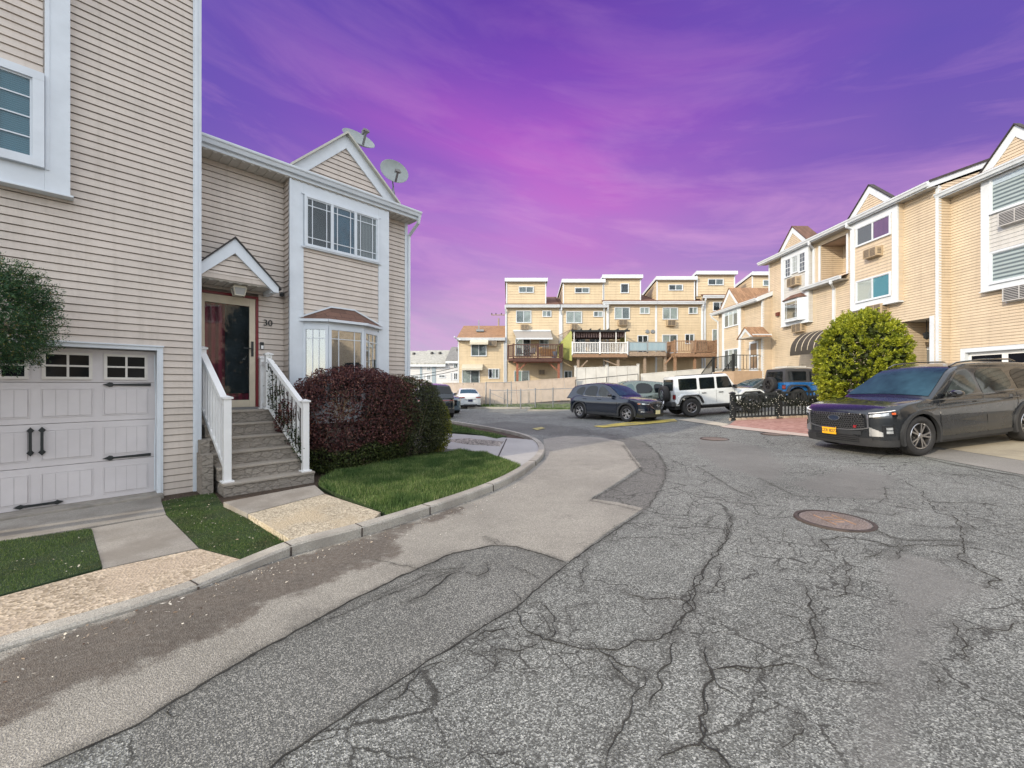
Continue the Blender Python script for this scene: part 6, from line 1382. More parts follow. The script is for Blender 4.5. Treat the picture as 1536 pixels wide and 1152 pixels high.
# ================= cars =================
def interp(pts,x):
    if x<=pts[0][0]:return pts[0][1]
    for (a,b_),(c,d) in zip(pts,pts[1:]):
        if x<=c:return b_+(d-b_)*(x-a)/(c-a) if c>a else d
    return pts[-1][1]
def cinterp(pts,x):
    # smoothed: average of three samples
    e=.05;return (interp(pts,x-e)+2*interp(pts,x)+interp(pts,x+e))/4
def paint(name,c,metal=.35,rough=.28):
    if name in MC:return MC[name]
    m,t,b=mat(name);tcn=N(t,'ShaderNodeTexCoord');n=N(t,'ShaderNodeTexNoise',ins={'Scale':2.2,'Detail':6,'Roughness':.7});t.links.new(tcn.outputs['Object'],n.inputs['Vector'])
    s=N(t,'ShaderNodeSeparateXYZ');t.links.new(tcn.outputs['Object'],s.inputs[0])
    d=M_(t,'MULTIPLY',ramp(t,s.outputs[2],[(.2,.45),(.55,0)]).outputs[0],n.outputs[0])   # road dust on the sills
    t.links.new(mixc(t,d,c,(.16,.145,.12)),b.inputs['Base Color']);b.inputs['Metallic'].default_value=metal
    t.links.new(ramp(t,n.outputs[0],[(.3,rough*.8),(.75,rough*1.4)]).outputs[0],b.inputs['Roughness']);b.inputs['Coat Weight'].default_value=1;b.inputs['Coat Roughness'].default_value=.025
    MC[name]=m;return m
CG=simple('car_glass',(.008,.012,.015),.03,spec=.5,nv=.3,ns=1.5)
CGL=simple('car_glass_light',(.04,.048,.045),.03,spec=.55,nv=.5,ns=1.8)
CGB=simple('car_glass_sky_tint',(.028,.068,.09),.05,spec=.35,nv=.4,ns=1.2)  # pale sky reflection put into the base colour of the glass
RIMS=simple('alloy',(.5,.5,.52),.28,1.0,nv=.1);RIMD=simple('alloy_dark',(.035,.035,.038),.35,.6)
LENS=simple('lamp_lens',(.5,.53,.55),.06,.4,nv=.3,ns=14,coat=1);REDL=simple('tail_lens',(.20,.006,.01),.12,nv=.3,ns=12,coat=1);AMB=simple('amber_lens',(.6,.12,.04),.2,coat=1)
GRB=simple('gloss_black',(.008,.009,.011),.12,coat=1)
PLY=simple('plate_orange',(.80,.42,.02),.45);PLN=simple('plate_navy',(.015,.02,.06),.5);PLW=simple('plate_pale',(.72,.66,.38),.45)
class Car:
    def __init__(s,name,M,spec,label,cat):
        s.sp=spec;s.T=empty(name,M,label=label,cat=cat);s.L=spec['L'];s.W=spec['W'];sp=spec
        P=[Vector(p+(0,)) for p in chaikin([tuple(p) for p in spec['plan']],2)];D=[P[0]]
        for a,b_ in zip(P,P[1:]):
            k=max(1,int((b_-a).length/.035))
            for i in range(1,k+1):D.append(a.lerp(b_,i/k))
        s.P=D;s.Nn=[];s.S=[0]
        for i,p in enumerate(D):
            a=D[max(i-1,0)];b_=D[min(i+1,len(D)-1)];d=(b_-a).normalized();s.Nn.append(Vector((-d.y,d.x,0)) if False else Vector((d.y*-1,d.x,0)))
            if i:s.S.append(s.S[-1]+(p-D[i-1]).length)
        # plan runs front centre -> +y side -> rear centre : outward normal is left of travel reversed
        s.Nn=[n if n.dot(p-Vector((s.L/2,0,0)))>0 else -n for n,p in zip(s.Nn,s.P)]
        s.paint=spec['paint'];s.body();s.house()
    def inset(s,z): return interp(s.sp['prof'],z)
    def at(s,S,z,off=0,side=1):
        i=min(range(len(s.S)),key=lambda k:abs(s.S[k]-S));p=s.P[i]
        if i+1<len(s.S) and s.S[i]<S:
            f_=(S-s.S[i])/(s.S[i+1]-s.S[i]+1e-9);p=s.P[i].lerp(s.P[i+1],min(1,f_))
        q=p+s.Nn[i]*(off-s.inset(z));return Vector((q.x,q.y*side,z))
    def s_at_x(s,x,rear=False):
        c=[i for i,p in enumerate(s.P) if p.y>s.W*.25];return s.S[min(c,key=lambda i:abs(s.P[i].x-x))]
    def body(s):
        sp=s.sp;ts=[0,.06,.16,.3,.45,.6,.74,.86,.94,1];rows=[];n=len(s.P)
        for i,p in enumerate(s.P):
            zt=cinterp(sp['top'],p.x);zb=interp(sp['bot'],p.x)
            if abs(s.Nn[i].y)>.6:
                for xw in(sp['xf'],sp['xr']):
                    if abs(p.x-xw)<sp['Ra']:zb=max(zb,sp['r']+math.sqrt(sp['Ra']**2-(p.x-xw)**2)*sp.get('flat',1))
            zb=min(zb,zt-.06);r=[]
            for t_ in ts:
                z=zb+(zt-zb)*t_;e=.0 if t_<.93 else (.012 if t_<1 else .04);q=p-s.Nn[i]*(s.inset(z)+e);r.append((q.x,max(q.y,.0005),z))
            rows.append(r)
        m=len(ts);B=MB()
        for side in(1,-1):
            v=[(a,b_*side,c) for r in rows for a,b_,c in r];fs=[(i*m+j,(i+1)*m+j,(i+1)*m+j+1,i*m+j+1) for i in range(n-1) for j in range(m-1)]
            B.add(v,fs)
        K=10;v=[]
        for i in range(n):
            x,y,z=rows[i][-1]
            for k in range(K+1):
                t_=1-2*k/K;v.append((x,y*t_,z+sp['crown']*(1-t_*t_)*min(1,y/.4)))
        B.add(v,[(i*(K+1)+k,(i+1)*(K+1)+k,(i+1)*(K+1)+k+1,i*(K+1)+k+1) for i in range(n-1) for k in range(K)])
        s.b=B.build('body',s.paint,s.T,smooth=True,sharp=28)
        bm=bmesh.new();bm.from_mesh(s.b.data);bmesh.ops.remove_doubles(bm,verts=bm.verts[:],dist=.0008);bmesh.ops.recalc_face_normals(bm,faces=bm.faces[:]);bm.to_mesh(s.b.data);bm.free();s.b.data.set_sharp_from_angle(angle=math.radians(28))
        W=s.W;MB().box(.35,s.L-.35,-W/2+.30,W/2-.30,.2,.8).box(sp['xf']+.5,sp['xr']-.5,-W/2+.12,W/2-.12,.2,.35).build('underbody',DARKP,s.T)
    def fy(s,z):
        sp=s.sp;t_=(z-sp['zb'])/(sp['H']-sp['zb']);return sp['wb']+(sp['wr']-sp['wb'])*max(0,t_)**1.15
    def Tz(s,x): return cinterp(s.sp['roof'],x)
    def house(s):
        sp=s.sp;x0,x1=sp['roof'][0][0],sp['roof'][-1][0];n=int((x1-x0)/.045);v=[];cr=sp.get('rcrown',.035);K=10;zb=sp['zb']-.06;rr=.05
        for i in range(n+1):
            x=x0+(x1-x0)*i/n;T=max(s.Tz(x),zb+.03);half=[]
            for k in range(6):
                z=zb+(max(T-rr,zb+.01)-zb)*k/5;half.append((s.fy(z),z))
            w=s.fy(T)
            half+=[(w-.012,T-rr*.35 if T-rr>zb else T-.003),(w-.045,T-.0005)]
            top=[((w-.045)*(1-k/6),T+cr*(1-(1-k/6)**2)) for k in range(1,7)]
            half+=top;full=half+[(-y,z) for y,z in reversed(half[:-1])];v+=[(x,y,z) for y,z in full]
        m=len(full);fs=[(i*m+j,(i+1)*m+j,(i+1)*m+j+1,i*m+j+1) for i in range(n) for j in range(m-1)]
        B=MB();B.add(v,fs+[tuple(range(m)),tuple(range(n*m,(n+1)*m))[::-1]]);s.cr=cr
        s.h=B.build('roof',sp.get('roofpaint',s.paint),s.T,smooth=True,sharp=40)
    def side_glass(s,poly,name='side_window',m=None,off=.006,label=None):
        for sd in(1,-1):
            P=chaikin(poly+[poly[0]],2)[:-1];B=MB();cx=sum(p[0] for p in P)/len(P);cz=sum(p[1] for p in P)/len(P)
            v=[(x,(s.fy(z)+off)*sd,z) for x,z in P]+[(cx,(s.fy(cz)+off)*sd,cz)];k=len(P);B.add(v,[(i,(i+1)%k,k) for i in range(k)])
            B.build(name,m or CG,s.T,smooth=True)
    def screen(s,xa,xb,name,m=None,mg=.10,off=.008):
        B=MB();n=10;K=10;v=[]
        for i in range(n+1):
            x=xa+(xb-xa)*i/n;T=s.Tz(x);w=s.fy(T)-mg*(.6+.4*i/n if xb>xa else 1)
            dT=(s.Tz(x+.03)-s.Tz(x-.03))/.06;nn=Vector((-dT,0,1)).normalized()
            for k in range(K+1):
                t_=1-2*k/K;v.append((x+nn.x*off,w*t_,T+s.cr*(1-(t_*w/s.fy(T))**2)+nn.z*off))
        B.add(v,[(i*(K+1)+k,(i+1)*(K+1)+k,(i+1)*(K+1)+k+1,i*(K+1)+k+1) for i in range(n) for k in range(K)]);return B.build(name,m or CG,s.T,smooth=True)
    def band(s,s0,s1,zl,zh,name,m,off=.01,n=14,sides=(1,-1),th=.0,parent=None,rows=4):
        """patch on the body skin between arc lengths; zl/zh functions of 0..1"""
        zl_=(lambda t_:zl) if not callable(zl) else zl;zh_=(lambda t_:zh) if not callable(zh) else zh;out=[]
        for sd in sides:
            B=MB();v=[]
            for i in range(n+1):
                t_=i/n;S=s0+(s1-s0)*t_
                for j in range(rows+1):
                    z=zl_(t_)+(zh_(t_)-zl_(t_))*j/rows;v.append(s.at(abs(S),z,off,sd if S>=0 else -sd))
            B.add(v,[(i*(rows+1)+j,(i+1)*(rows+1)+j,(i+1)*(rows+1)+j+1,i*(rows+1)+j+1) for i in range(n) for j in range(rows)])
            k=rows+1
            # rim so that the patch has an edge
            rim=[i*k for i in range(n+1)]+[n*k+j for j in range(1,k)]+[i*k+rows for i in range(n-1,-1,-1)]+[j for j in range(rows-1,0,-1)]
            base=len(B.v)
            for q in rim:
                p=Vector(v[q]);c=Vector((s.L/2,0,p.z));d=(c-p).normalized()*(off+.01);B.v.append(tuple(p+Vector((d.x,d.y,0))))
            B.f+=[(rim[i],rim[(i+1)%len(rim)],base+(i+1)%len(rim),base+i) for i in range(len(rim))];B.mi+=[0]*len(rim)
            out.append(B.build(name,m,parent or s.T,smooth=True,sharp=35))
        return out
    def line(s,pts,name,m,w=.008,off=.004,sides=(1,-1),parent=None):
        for sd in sides:
            B=MB();Q=[]
            for (x,z) in pts:
                Q.append(s.at(s.s_at_x(x),z,off,sd))
            for a,b_ in zip(Q,Q[1:]):B.bar(a,b_,w,.006,up=(0,sd,0))
            B.build(name,m,parent or s.b)
    def wheels(s,rim=RIMD,spokes=5,style='twin',tw=.235,rr=.62,flare=None,fl_w=.06,flo=.012,cap=True,blocky=False):
        sp=s.sp;r=sp['r']
        for xw in(sp['xf'],sp['xr']):
            for sd in(1,-1):
                M4=Matrix.Translation((xw,sd*(s.W/2-.035),r))@Matrix.Rotation(-sd*math.pi/2,4,'X')   # local z -> outward
                wheel(s.T,M4,r,tw,rim,spokes,style,rr)
                if flare:
                    B=MB();Ra=sp['Ra'];n=26;v=[];y0,y1=sd*(s.W/2-.05),sd*(s.W/2+flo);fl=sp.get('flat',1)
                    zlow=.24;a0=math.asin(max(-1,min(1,(zlow-r)/(Ra+fl_w))))
                    for i in range(n+1):
                        a=a0+(math.pi-2*a0)*i/n
                        for R_ in(Ra-.005,Ra+fl_w):
                            zz=r+math.sin(a)*R_*(fl if math.sin(a)>0 else 1);zz=max(zz,zlow)
                            v+=[(xw+math.cos(a)*R_,y1,zz),(xw+math.cos(a)*R_,y0,zz)]
                    B.add(v,[(i*4+a_,(i+1)*4+a_,(i+1)*4+b_,i*4+b_) for i in range(n) for a_,b_ in((0,2),(0,1),(2,3))]);B.build('wheel_arch',flare,s.T,smooth=True)
    def mirrors(s,x,z,m,sz=(.10,.22,.15)):
        for sd in(1,-1):
            y=s.fy(z)+.02
            B=MB();B.bar((x+.03,sd*(y-.05),z-.05),(x+.02,sd*(y+.08),z-.03),.05,.03)
            B.lathe([(.001,-.5),(.3,-.44),(.46,-.2),(.5,.1),(.46,.4),(.3,.5),(.001,.5)],Matrix.Translation((x,sd*(y+.14),z+.02))@Matrix.Diagonal((sz[0]*1.5,sz[1],sz[2],1))@Matrix.Rotation(math.pi/2,4,'Y'),16);B.build('mirror',m,s.T,smooth=True)
    def handles(s,xs,z,m,sides=(1,-1)):
        for x in xs:
            for sd in sides:
                a=s.at(s.s_at_x(x),z,.022,sd);b_=s.at(s.s_at_x(x+.2),z+.005,.022,sd);MB().bar(a,b_,.03,.02,up=(0,0,1)).build('door_handle',m,s.T,bevel=.006)
    def plate(s,x,y0,z,w,h,m,txt,tm,face=-1,label=None):
        p=MB().box(x-.006,x+.006,y0-w/2,y0+w/2,z-h/2,z+h/2).build('licence_plate',m,s.T,bevel=.003)
        if txt:text_mesh(txt,h*.55,.001,'plate_text',tm,p,(x+face*.009,y0,z-.01),(math.pi/2,0,math.pi/2*face))
        return p
def wheel(par,M4,r,tw,rim,spokes,style,rr,name='wheel'):
    R_=r;prof=[(R_*rr,-tw+.01),(R_*.82,-tw),(R_*.95,-tw+.015),(R_,-tw+.05),(R_,-.035),(R_*.985,-.015),(R_*.95,.008),(R_*.85,.022),(R_*.74,.018),(R_*(rr+.02),.0),(R_*rr,-.015)]
    o=MB().lathe(prof,M4,48).build(name,DARK,par,smooth=True)
    B=MB();B.lathe([(R_*rr+.002,-.0),(R_*rr-.015,.004),(R_*rr-.022,-.01),(R_*rr-.03,-.09),(.001,-.10)],M4,40)
    B.build('barrel',RIMD if rim is not RIMS else simple('alloy_shadow',(.05,.05,.052),.4,.7),o,smooth=True)
    B=MB();ri=R_*rr-.01
    for k in range(spokes):
        a=2*math.pi*k/spokes
        for da,w_ in (((-.13,.034),(.13,.034)) if style=='twin' else ((0,.055),)):
            p=M4@Vector((math.cos(a+da*.5)*.05,math.sin(a+da*.5)*.05,-.012));q=M4@Vector((math.cos(a+da*1.5)*ri,math.sin(a+da*1.5)*ri,-.004));nrm_=(M4.to_3x3()@Vector((0,0,1)));B.bar(p,q,.022,w_,up=nrm_.cross((q-p).normalized()))
    B.lathe([(.001,.008),(.045,.006),(.06,-.01),(.065,-.05)],M4,16);B.lathe([(ri+.012,-.002),(ri+.004,.006),(ri-.012,.0),(ri-.014,-.03)],M4,40)
    B.build('rim',rim,o,smooth=True,sharp=30);return o
def place(x,y,ang,z=None,pitch=0,front=True):
    z=gz(x) if z is None else z
    return Matrix.Translation((x,y,z))@Matrix.Rotation(math.radians(ang),4,'Z')@Matrix.Rotation(math.radians(-pitch),4,'Y')
PROF=[(.15,.05),(.25,.02),(.4,.0),(.55,.006),(.68,.012),(.76,.0),(.84,.006),(.95,.03),(1.05,.06),(1.2,.10)]
# ---- dark grey three row SUV
sp=dict(L=5.05,W=2.0,H=1.76,xf=.93,xr=3.955,r=.40,Ra=.455,crown=.035,zb=1.06,wb=.90,wr=.68,paint=paint('paint_graphite',(.030,.036,.044),.72,.26),
 plan=[(0,0),(.01,.42),(.06,.68),(.16,.85),(.38,.955),(.8,.995),(1.4,.985),(3.4,.985),(4.2,.995),(4.75,.955),(4.95,.82),(5.03,.55),(5.05,0)],
 top=[(0,.90),(.05,.955),(.22,1.01),(.7,1.07),(1.25,1.115),(1.6,1.10),(3.6,1.13),(4.6,1.14),(4.95,1.08),(5.05,1.0)],bot=[(0,.24),(.2,.22),(.5,.22),(1.5,.27),(3.4,.27),(4.6,.27),(5.05,.34)],prof=PROF,
 roof=[(1.28,1.06),(1.32,1.12),(2.12,1.62),(2.38,1.715),(2.75,1.765),(3.5,1.755),(4.2,1.71),(4.62,1.66),(4.9,1.22),(4.95,1.06)])
XC,YC=7.11,9.09
C=Car('suv',place(7.12,9.05,11.7,.20,4.0),sp,'dark grey SUV with black honeycomb grille and orange plate parked nose out at right','car')
C.screen(1.38,2.28,'windshield',CGB,mg=.07);C.screen(4.86,4.66,'rear_window',CG)
C.side_glass([(1.60,1.10),(1.66,1.16),(2.28,1.64),(2.55,1.665),(3.5,1.66),(4.4,1.60),(4.62,1.34),(4.58,1.13),(3.6,1.10)],'window_surround',GRB,off=.003)
C.side_glass([(1.72,1.13),(2.30,1.60),(2.52,1.635),(2.66,1.635),(2.70,1.13)],m=CGL);C.side_glass([(2.78,1.13),(2.74,1.635),(3.45,1.63),(3.62,1.60),(3.72,1.14)],m=CGL);C.side_glass([(3.82,1.15),(3.74,1.59),(4.35,1.56),(4.55,1.30),(4.50,1.17)],m=CG)
s0=C.s_at_x
C.band(-.60,.60,lambda t_:.56+.06*abs(2*t_-1)**3,lambda t_:.90-.02*abs(2*t_-1)**4,'grille',GRB,.012,24,sides=(1,))
# honeycomb bars
B=MB();hz=.045
for j in range(8):
    for i in range(-11,12):
        S=i*.052+(.026 if j%2 else 0);z=.575+j*.043
        if abs(S)>.57 or z>.885:continue
        pts=[(S-.026,z),(S-.012,z+.014),(S+.012,z+.014),(S+.026,z)]
        Q=[C.at(abs(a),b_,.022,1 if a>=0 else -1) for a,b_ in pts]
        for a,b_ in zip(Q,Q[1:]):B.bar(a,b_,.010,.010)
        B.bar(Q[0],C.at(abs(S-.026),max(.56,z-.029),.020,1 if S-.026>=0 else -1),.007,.008)
B.build('grille_mesh',simple('grille_bar',(.16,.165,.17),.3,.8),C.T)
# silver surround
B=MB();Q=[]
for i in range(41):
    t_=i/40;S=-.62+1.24*t_;Q.append(C.at(abs(S),.545+.06*abs(2*t_-1)**3,.02,1 if S>=0 else -1))
for a,b_ in zip(Q,Q[1:]):B.bar(a,b_,.028,.018)
for sgn in(-1,1):
    Q=[C.at(.63,z,.02,sgn) for z in(.61,.70,.80,.88)]
    for a,b_ in zip(Q,Q[1:]):B.bar(a,b_,.024,.018)
B.build('grille_surround',simple('satin_silver',(.42,.43,.44),.3,.9),C.T)
M4=Matrix.Translation(C.at(0,.785,.035,1))@Matrix.Rotation(-math.pi/2,4,'Y')@Matrix.Diagonal((.062,.135,1,1));bd=MB().lathe([(.001,.004),(.86,.004)],M4,40).build('badge_oval',simple('badge_navy',(.012,.022,.05),.25,coat=1),C.T);MB().lathe([(.84,.0),(.86,.010),(.98,.010),(1.0,-.006)],M4,40).build('badge_ring',CHR,bd)
text_mesh('ST',.07,.004,'badge_text',simple('badge_red',(.6,.02,.03),.35),C.T,C.at(.42,.62,.032,-1),(math.pi/2,0,-math.pi/2-.06))
C.band(.645,1.12,lambda t_:.80+.045*t_,lambda t_:.895+.055*t_-.05*(t_>.9),'headlight',GRB,.014,16);C.band(.67,.98,lambda t_:.825+.04*t_,lambda t_:.875+.045*t_,'headlight_lens',LENS,.020,10);C.band(1.0,1.10,.875,.915,'turn_signal',AMB,.021,5)
C.band(.66,1.08,lambda t_:.905+.045*t_,lambda t_:.915+.05*t_,'daytime_strip',simple('drl',(.8,.82,.85),.2),.024,10)
C.band(-.70,.70,.225,lambda t_:.40+.10*max(0,1-abs(2*t_-1)*1.5)**.5,'lower_bumper',DARKP,.016,24,sides=(1,));C.band(.66,1.15,.225,.36,'lower_bumper',DARKP,.014,12)
for z in(.30,.34,.38,.42):C.band(-.48,.48,z,z+.014,'intake_slat',GRB,.028,18,sides=(1,))
C.band(-.5,.5,.455,.535,'bumper_bar',simple('bumper_graphite',(.07,.075,.08),.35,.6),.020,18,sides=(1,))
C.band(.86,1.06,.46,.66,'fog_lamp_pocket',GRB,.014,8)
for z in(.50,.57):C.band(.92,1.0,z,z+.05,'fog_lamp',LENS,.022,4)
C.band(.66,.87,lambda t_:.44-.0*t_,lambda t_:.62-.1*t_,'bumper_glint',simple('glint_silver',(.42,.43,.44),.4,.8),.016,10)  # sunlight glint on the metallic nose, painted as a silver patch
C.plate(-.045,.12,.50,.32,.165,PLY,'KZR 8277',PLN)
MB().box(-.053,-.048,.12-.155,.12+.155,.565,.585).build('plate_frame',PLN,C.T)
C.wheels(RIMS,5,'twin',.25,.66,flare=simple('arch_graphite',(.028,.03,.033),.45),fl_w=.05,flo=.014)
C.mirrors(1.78,1.17,GRB,(.11,.26,.16));C.handles((2.42,3.45),.99,C.paint)
C.line([(1.52,1.05),(1.46,.8),(1.50,.34)],'door_gap',GRB);C.line([(2.74,1.10),(2.72,.7),(2.72,.32)],'door_gap',GRB);C.line([(3.70,1.1),(3.62,.85),(3.46,.66)],'door_gap',GRB);C.line([(1.75,1.125),(2.7,1.135),(3.7,1.145),(4.5,1.16)],'belt_trim',GRB,.02,-.02)
C.band(C.s_at_x(1.45),C.s_at_x(3.42),.27,.345,'sill_trim',DARKP,.012,12)
for sd in(1,-1):
    B=MB();B.tube([(2.35,sd*.60,1.73),(2.55,sd*.61,1.80),(3.3,sd*.61,1.825),(4.1,sd*.60,1.79),(4.3,sd*.59,1.73)],.018,8);B.build('roof_rail',GRB,C.T,smooth=True)
C.band(s0(4.72),s0(4.72)+.45,.86,1.0,'tail_light',REDL,.014,8)
MB().box(1.62,1.70,-.62,-.47,1.285,1.287,Matrix.Translation((0,0,0))).build('inspection_sticker',WH2,C.T)
for i in range(2):
    MB().add([(.6,(.2,-.2)[i],1.12)],[]) 
# ---- midsize dark blue SUV
PB=paint('paint_navy',(.008,.018,.038),.5,.22)
sp2=dict(L=4.55,W=1.84,H=1.66,xf=.90,xr=3.60,r=.355,Ra=.41,crown=.05,zb=.98,wb=.83,wr=.60,paint=PB,
 plan=[(0,0),(.02,.35),(.12,.62),(.3,.79),(.6,.885),(1.1,.91),(2.3,.905),(3.6,.915),(4.2,.86),(4.45,.68),(4.54,.4),(4.55,0)],
 top=[(0,.80),(.06,.86),(.3,.93),(.8,.99),(1.3,1.02),(2.5,1.02),(3.6,1.07),(4.2,1.08),(4.5,1.0),(4.55,.92)],bot=[(0,.25),(.3,.22),(4.1,.26),(4.55,.38)],prof=PROF,
 roof=[(1.22,.98),(1.26,1.04),(2.05,1.52),(2.35,1.62),(2.75,1.655),(3.4,1.62),(4.0,1.54),(4.2,1.46),(4.42,1.08),(4.48,.98)])
x,y=4.72,17.2;an=126.5
fx=x-(-math.sin(math.radians(an)))*(-.88)*-1
def place_wheel(xw,yw_,ang,spec,side,z=None,pitch=0,which='xf'):
    a=math.radians(ang);D=Vector((math.cos(a),math.sin(a)));Nn=Vector((-math.sin(a),math.cos(a)))
    p=Vector((xw,yw_))-D*spec[which]-Nn*side*(spec['W']/2);return place(p.x,p.y,ang,z if z is not None else gz(xw),pitch)
C=Car('suv',place_wheel(4.78,17.35,127,sp2,1,.13),sp2,'dark blue SUV with a silver winged grille edge parked by the yellow line','car')
C.screen(1.34,2.22,'windshield',CGB,mg=.07);C.screen(4.38,4.22,'rear_window',CG)
C.side_glass([(1.70,1.05),(2.20,1.46),(2.50,1.535),(2.58,1.05)],m=CGL);C.side_glass([(2.66,1.05),(2.58,1.54),(3.25,1.53),(3.42,1.08)],m=CG);C.side_glass([(3.50,1.09),(3.35,1.50),(3.75,1.46),(3.98,1.18)],m=CG)
C.line([(1.72,1.035),(2.6,1.04),(3.45,1.075),(3.95,1.14)],'belt_trim',CHR,.018,-.035)
C.band(-.40,.40,lambda t_:.56+.14*abs(2*t_-1)**2.5,lambda t_:.80,'grille',GRB,.014,20,sides=(1,))
B=MB();Q=[C.at(abs(S),.54+.14*abs(S/.42)**2.5+(.06 if abs(S)>.45 else 0),.03,1 if S>=0 else -1) for S in [i*.05-.55 for i in range(23)]]
for a,b_ in zip(Q,Q[1:]):B.bar(a,b_,.03,.02)
B.build('grille_wing',CHR,C.T);M4=Matrix.Translation(C.at(0,.70,.03,1))@Matrix.Rotation(-math.pi/2,4,'Y')@Matrix.Diagonal((.06,.08,1,1));MB().lathe([(.75,.0),(.8,.012),(.95,.012),(1,-.006)],M4,28).build('badge_ring',CHR,C.T)
C.band(.46,.98,lambda t_:.73+.03*t_,lambda t_:.80+.03*t_,'headlight',GRB,.014,12);C.band(.50,.80,lambda t_:.745+.02*t_,lambda t_:.79+.02*t_,'headlight_lens',LENS,.02,8);C.band(.86,.96,.765,.80,'turn_signal',AMB,.02,4)
C.band(-.75,.75,.24,.40,'lower_bumper',DARKP,.014,20,sides=(1,));C.band(.55,.85,.45,.47,'bumper_trim',CHR,.016,6);C.plate(-.045,.05,.44,.31,.16,PLW,'',PLN)
C.wheels(RIMS,5,'twin',.225,.62,flare=simple('arch_grey',(.045,.046,.048),.6),fl_w=.065,flo=.016);C.mirrors(1.72,1.10,GRB,(.10,.2,.14));C.handles((2.32,3.2),.93,C.paint)
C.line([(1.48,1.0),(1.42,.8),(1.42,.34)],'door_gap',GRB);C.line([(2.60,1.02),(2.56,.35)],'door_gap',GRB);C.line([(3.48,1.05),(3.35,.8),(3.2,.6)],'door_gap',GRB);C.band(C.s_at_x(1.34),C.s_at_x(3.14),.255,.35,'sill_trim',simple('arch_grey',(.045,.046,.048),.6),.012,12);C.band(s0(4.4)*0+C.s_at_x(4.2),C.s_at_x(4.2)+.3,.90,.98,'tail_light',REDL,.014,6)
# ---- grey green crossover behind
PT=paint('paint_sage',(.13,.17,.16),.5,.25);sp3=dict(sp2);sp3.update(paint=PT,H=1.70,roof=[(1.22,.98),(1.26,1.04),(1.95,1.52),(2.25,1.65),(2.75,1.69),(3.5,1.66),(4.1,1.60),(4.3,1.5),(4.46,1.08),(4.5,.98)],zb=.98)
C=Car('crossover',place(3.55,21.3,2,.22),sp3,'grey green crossover half hidden between the dark blue SUV and the white off-roader','car')
C.screen(1.32,2.15,'windshield',simple('car_glass_sky',(.10,.17,.17),.05,spec=1),mg=.07);C.screen(4.42,4.3,'rear_window',CG)
C.side_glass([(1.66,1.05),(2.12,1.47),(2.5,1.57),(2.58,1.05)],m=simple('car_glass_teal',(.04,.09,.10),.05,spec=1));C.side_glass([(2.66,1.05),(2.6,1.58),(3.4,1.57),(3.5,1.08)],m=CG);C.side_glass([(3.58,1.09),(3.5,1.56),(4.05,1.5),(4.1,1.16)],m=CG)
C.wheels(RIMS,5,'twin',.225,.62,flare=DARKP);C.mirrors(1.70,1.12,simple('mirror_grey',(.25,.27,.27),.3,.5));C.handles((2.32,3.2),.93,C.paint);C.line([(1.48,1.0),(1.42,.34)],'door_gap',GRB);C.line([(2.60,1.02),(2.56,.35)],'door_gap',GRB);C.band(.46,.98,.70,.80,'headlight',LENS,.014,12)
# ---- sedans
def sedan(name,M,pm,label,buick=False):
    s_=dict(L=4.75,W=1.84,H=1.46,xf=.95,xr=3.68,r=.335,Ra=.385,crown=.05,zb=.90,wb=.82,wr=.57,paint=pm,
     plan=[(0,0),(.02,.35),(.12,.62),(.3,.79),(.6,.885),(1.1,.91),(2.4,.905),(3.7,.91),(4.3,.86),(4.62,.70),(4.73,.42),(4.75,0)],
     top=[(0,.70),(.06,.76),(.3,.83),(.8,.89),(1.3,.94),(2.5,.94),(3.6,.98),(4.1,1.02),(4.55,1.04),(4.70,1.0),(4.75,.92)],bot=[(0,.22),(4.3,.22),(4.75,.30)],prof=[(.15,.06),(.25,.02),(.4,0),(.6,.01),(.72,0),(.8,.006),(.92,.03),(1.05,.06)],
     roof=[(1.25,.90),(1.3,.96),(2.15,1.36),(2.5,1.45),(2.9,1.45),(3.3,1.38),(4.1,1.04),(4.2,.92)])
    C=Car(name,M,s_,label,'car');C.screen(1.40,2.3,'windshield',CGB,mg=.07);C.screen(4.02,3.38,'rear_window',simple('car_glass_teal',(.04,.09,.10),.05,spec=1),mg=.09)
    C.side_glass([(1.8,.97),(2.28,1.30),(2.55,1.37),(2.65,.98)],m=CG);C.side_glass([(2.73,.98),(2.66,1.37),(3.1,1.34),(3.45,1.15),(3.6,1.03)],m=CG)
    C.wheels(RIMS,5,'twin',.215,.64);C.mirrors(1.8,1.03,pm,(.09,.2,.13));C.handles((2.4,3.3),.83,pm)
    C.line([(1.55,.9),(1.5,.3)],'door_gap',GRB);C.line([(2.68,.95),(2.64,.3)],'door_gap',GRB);C.line([(1.8,.955),(3.6,1.0)],'belt_trim',CHR,.014,-.03)
    Lr=C.S[-1];
    C.band(Lr-.95,Lr-.40,lambda t_:.76+.02*t_,lambda t_:.87-.02*t_,'tail_light',REDL,.016,12)
    C.band(Lr-.5,Lr+.0,.22,.33,'rear_diffuser',DARKP,.012,10);C.plate(4.765,0,.60,.32,.15,PLN,'',WH2,1);C.band(Lr-.40,Lr,.69,.705,'chrome_strip',CHR,.016,6)
    C.band(.46,.98,.60,.72,'headlight',LENS,.014,12);C.band(-.4,.4,.42,.64,'grille',GRB,.014,12,sides=(1,));return C
# white sedan seen from behind: rear faces the camera
def place_rear(xc,yc,ang_fwd,L,z=None):
    a=math.radians(ang_fwd);return place(xc+math.cos(a)*L,yc+math.sin(a)*L,ang_fwd+180,z)
sedan('sedan',place_rear(-2.95,29.3,103,4.75,0),paint('paint_white',(.62,.66,.68),.0,.25),'white sedan seen from behind, parked beside the end of the beige fence')
sedan('sedan',place(12.3,24.2,12,.62),paint('paint_silver_blue',(.10,.12,.13),.4,.25),'dark silver sedan mostly hidden between the white and the blue off-roaders')
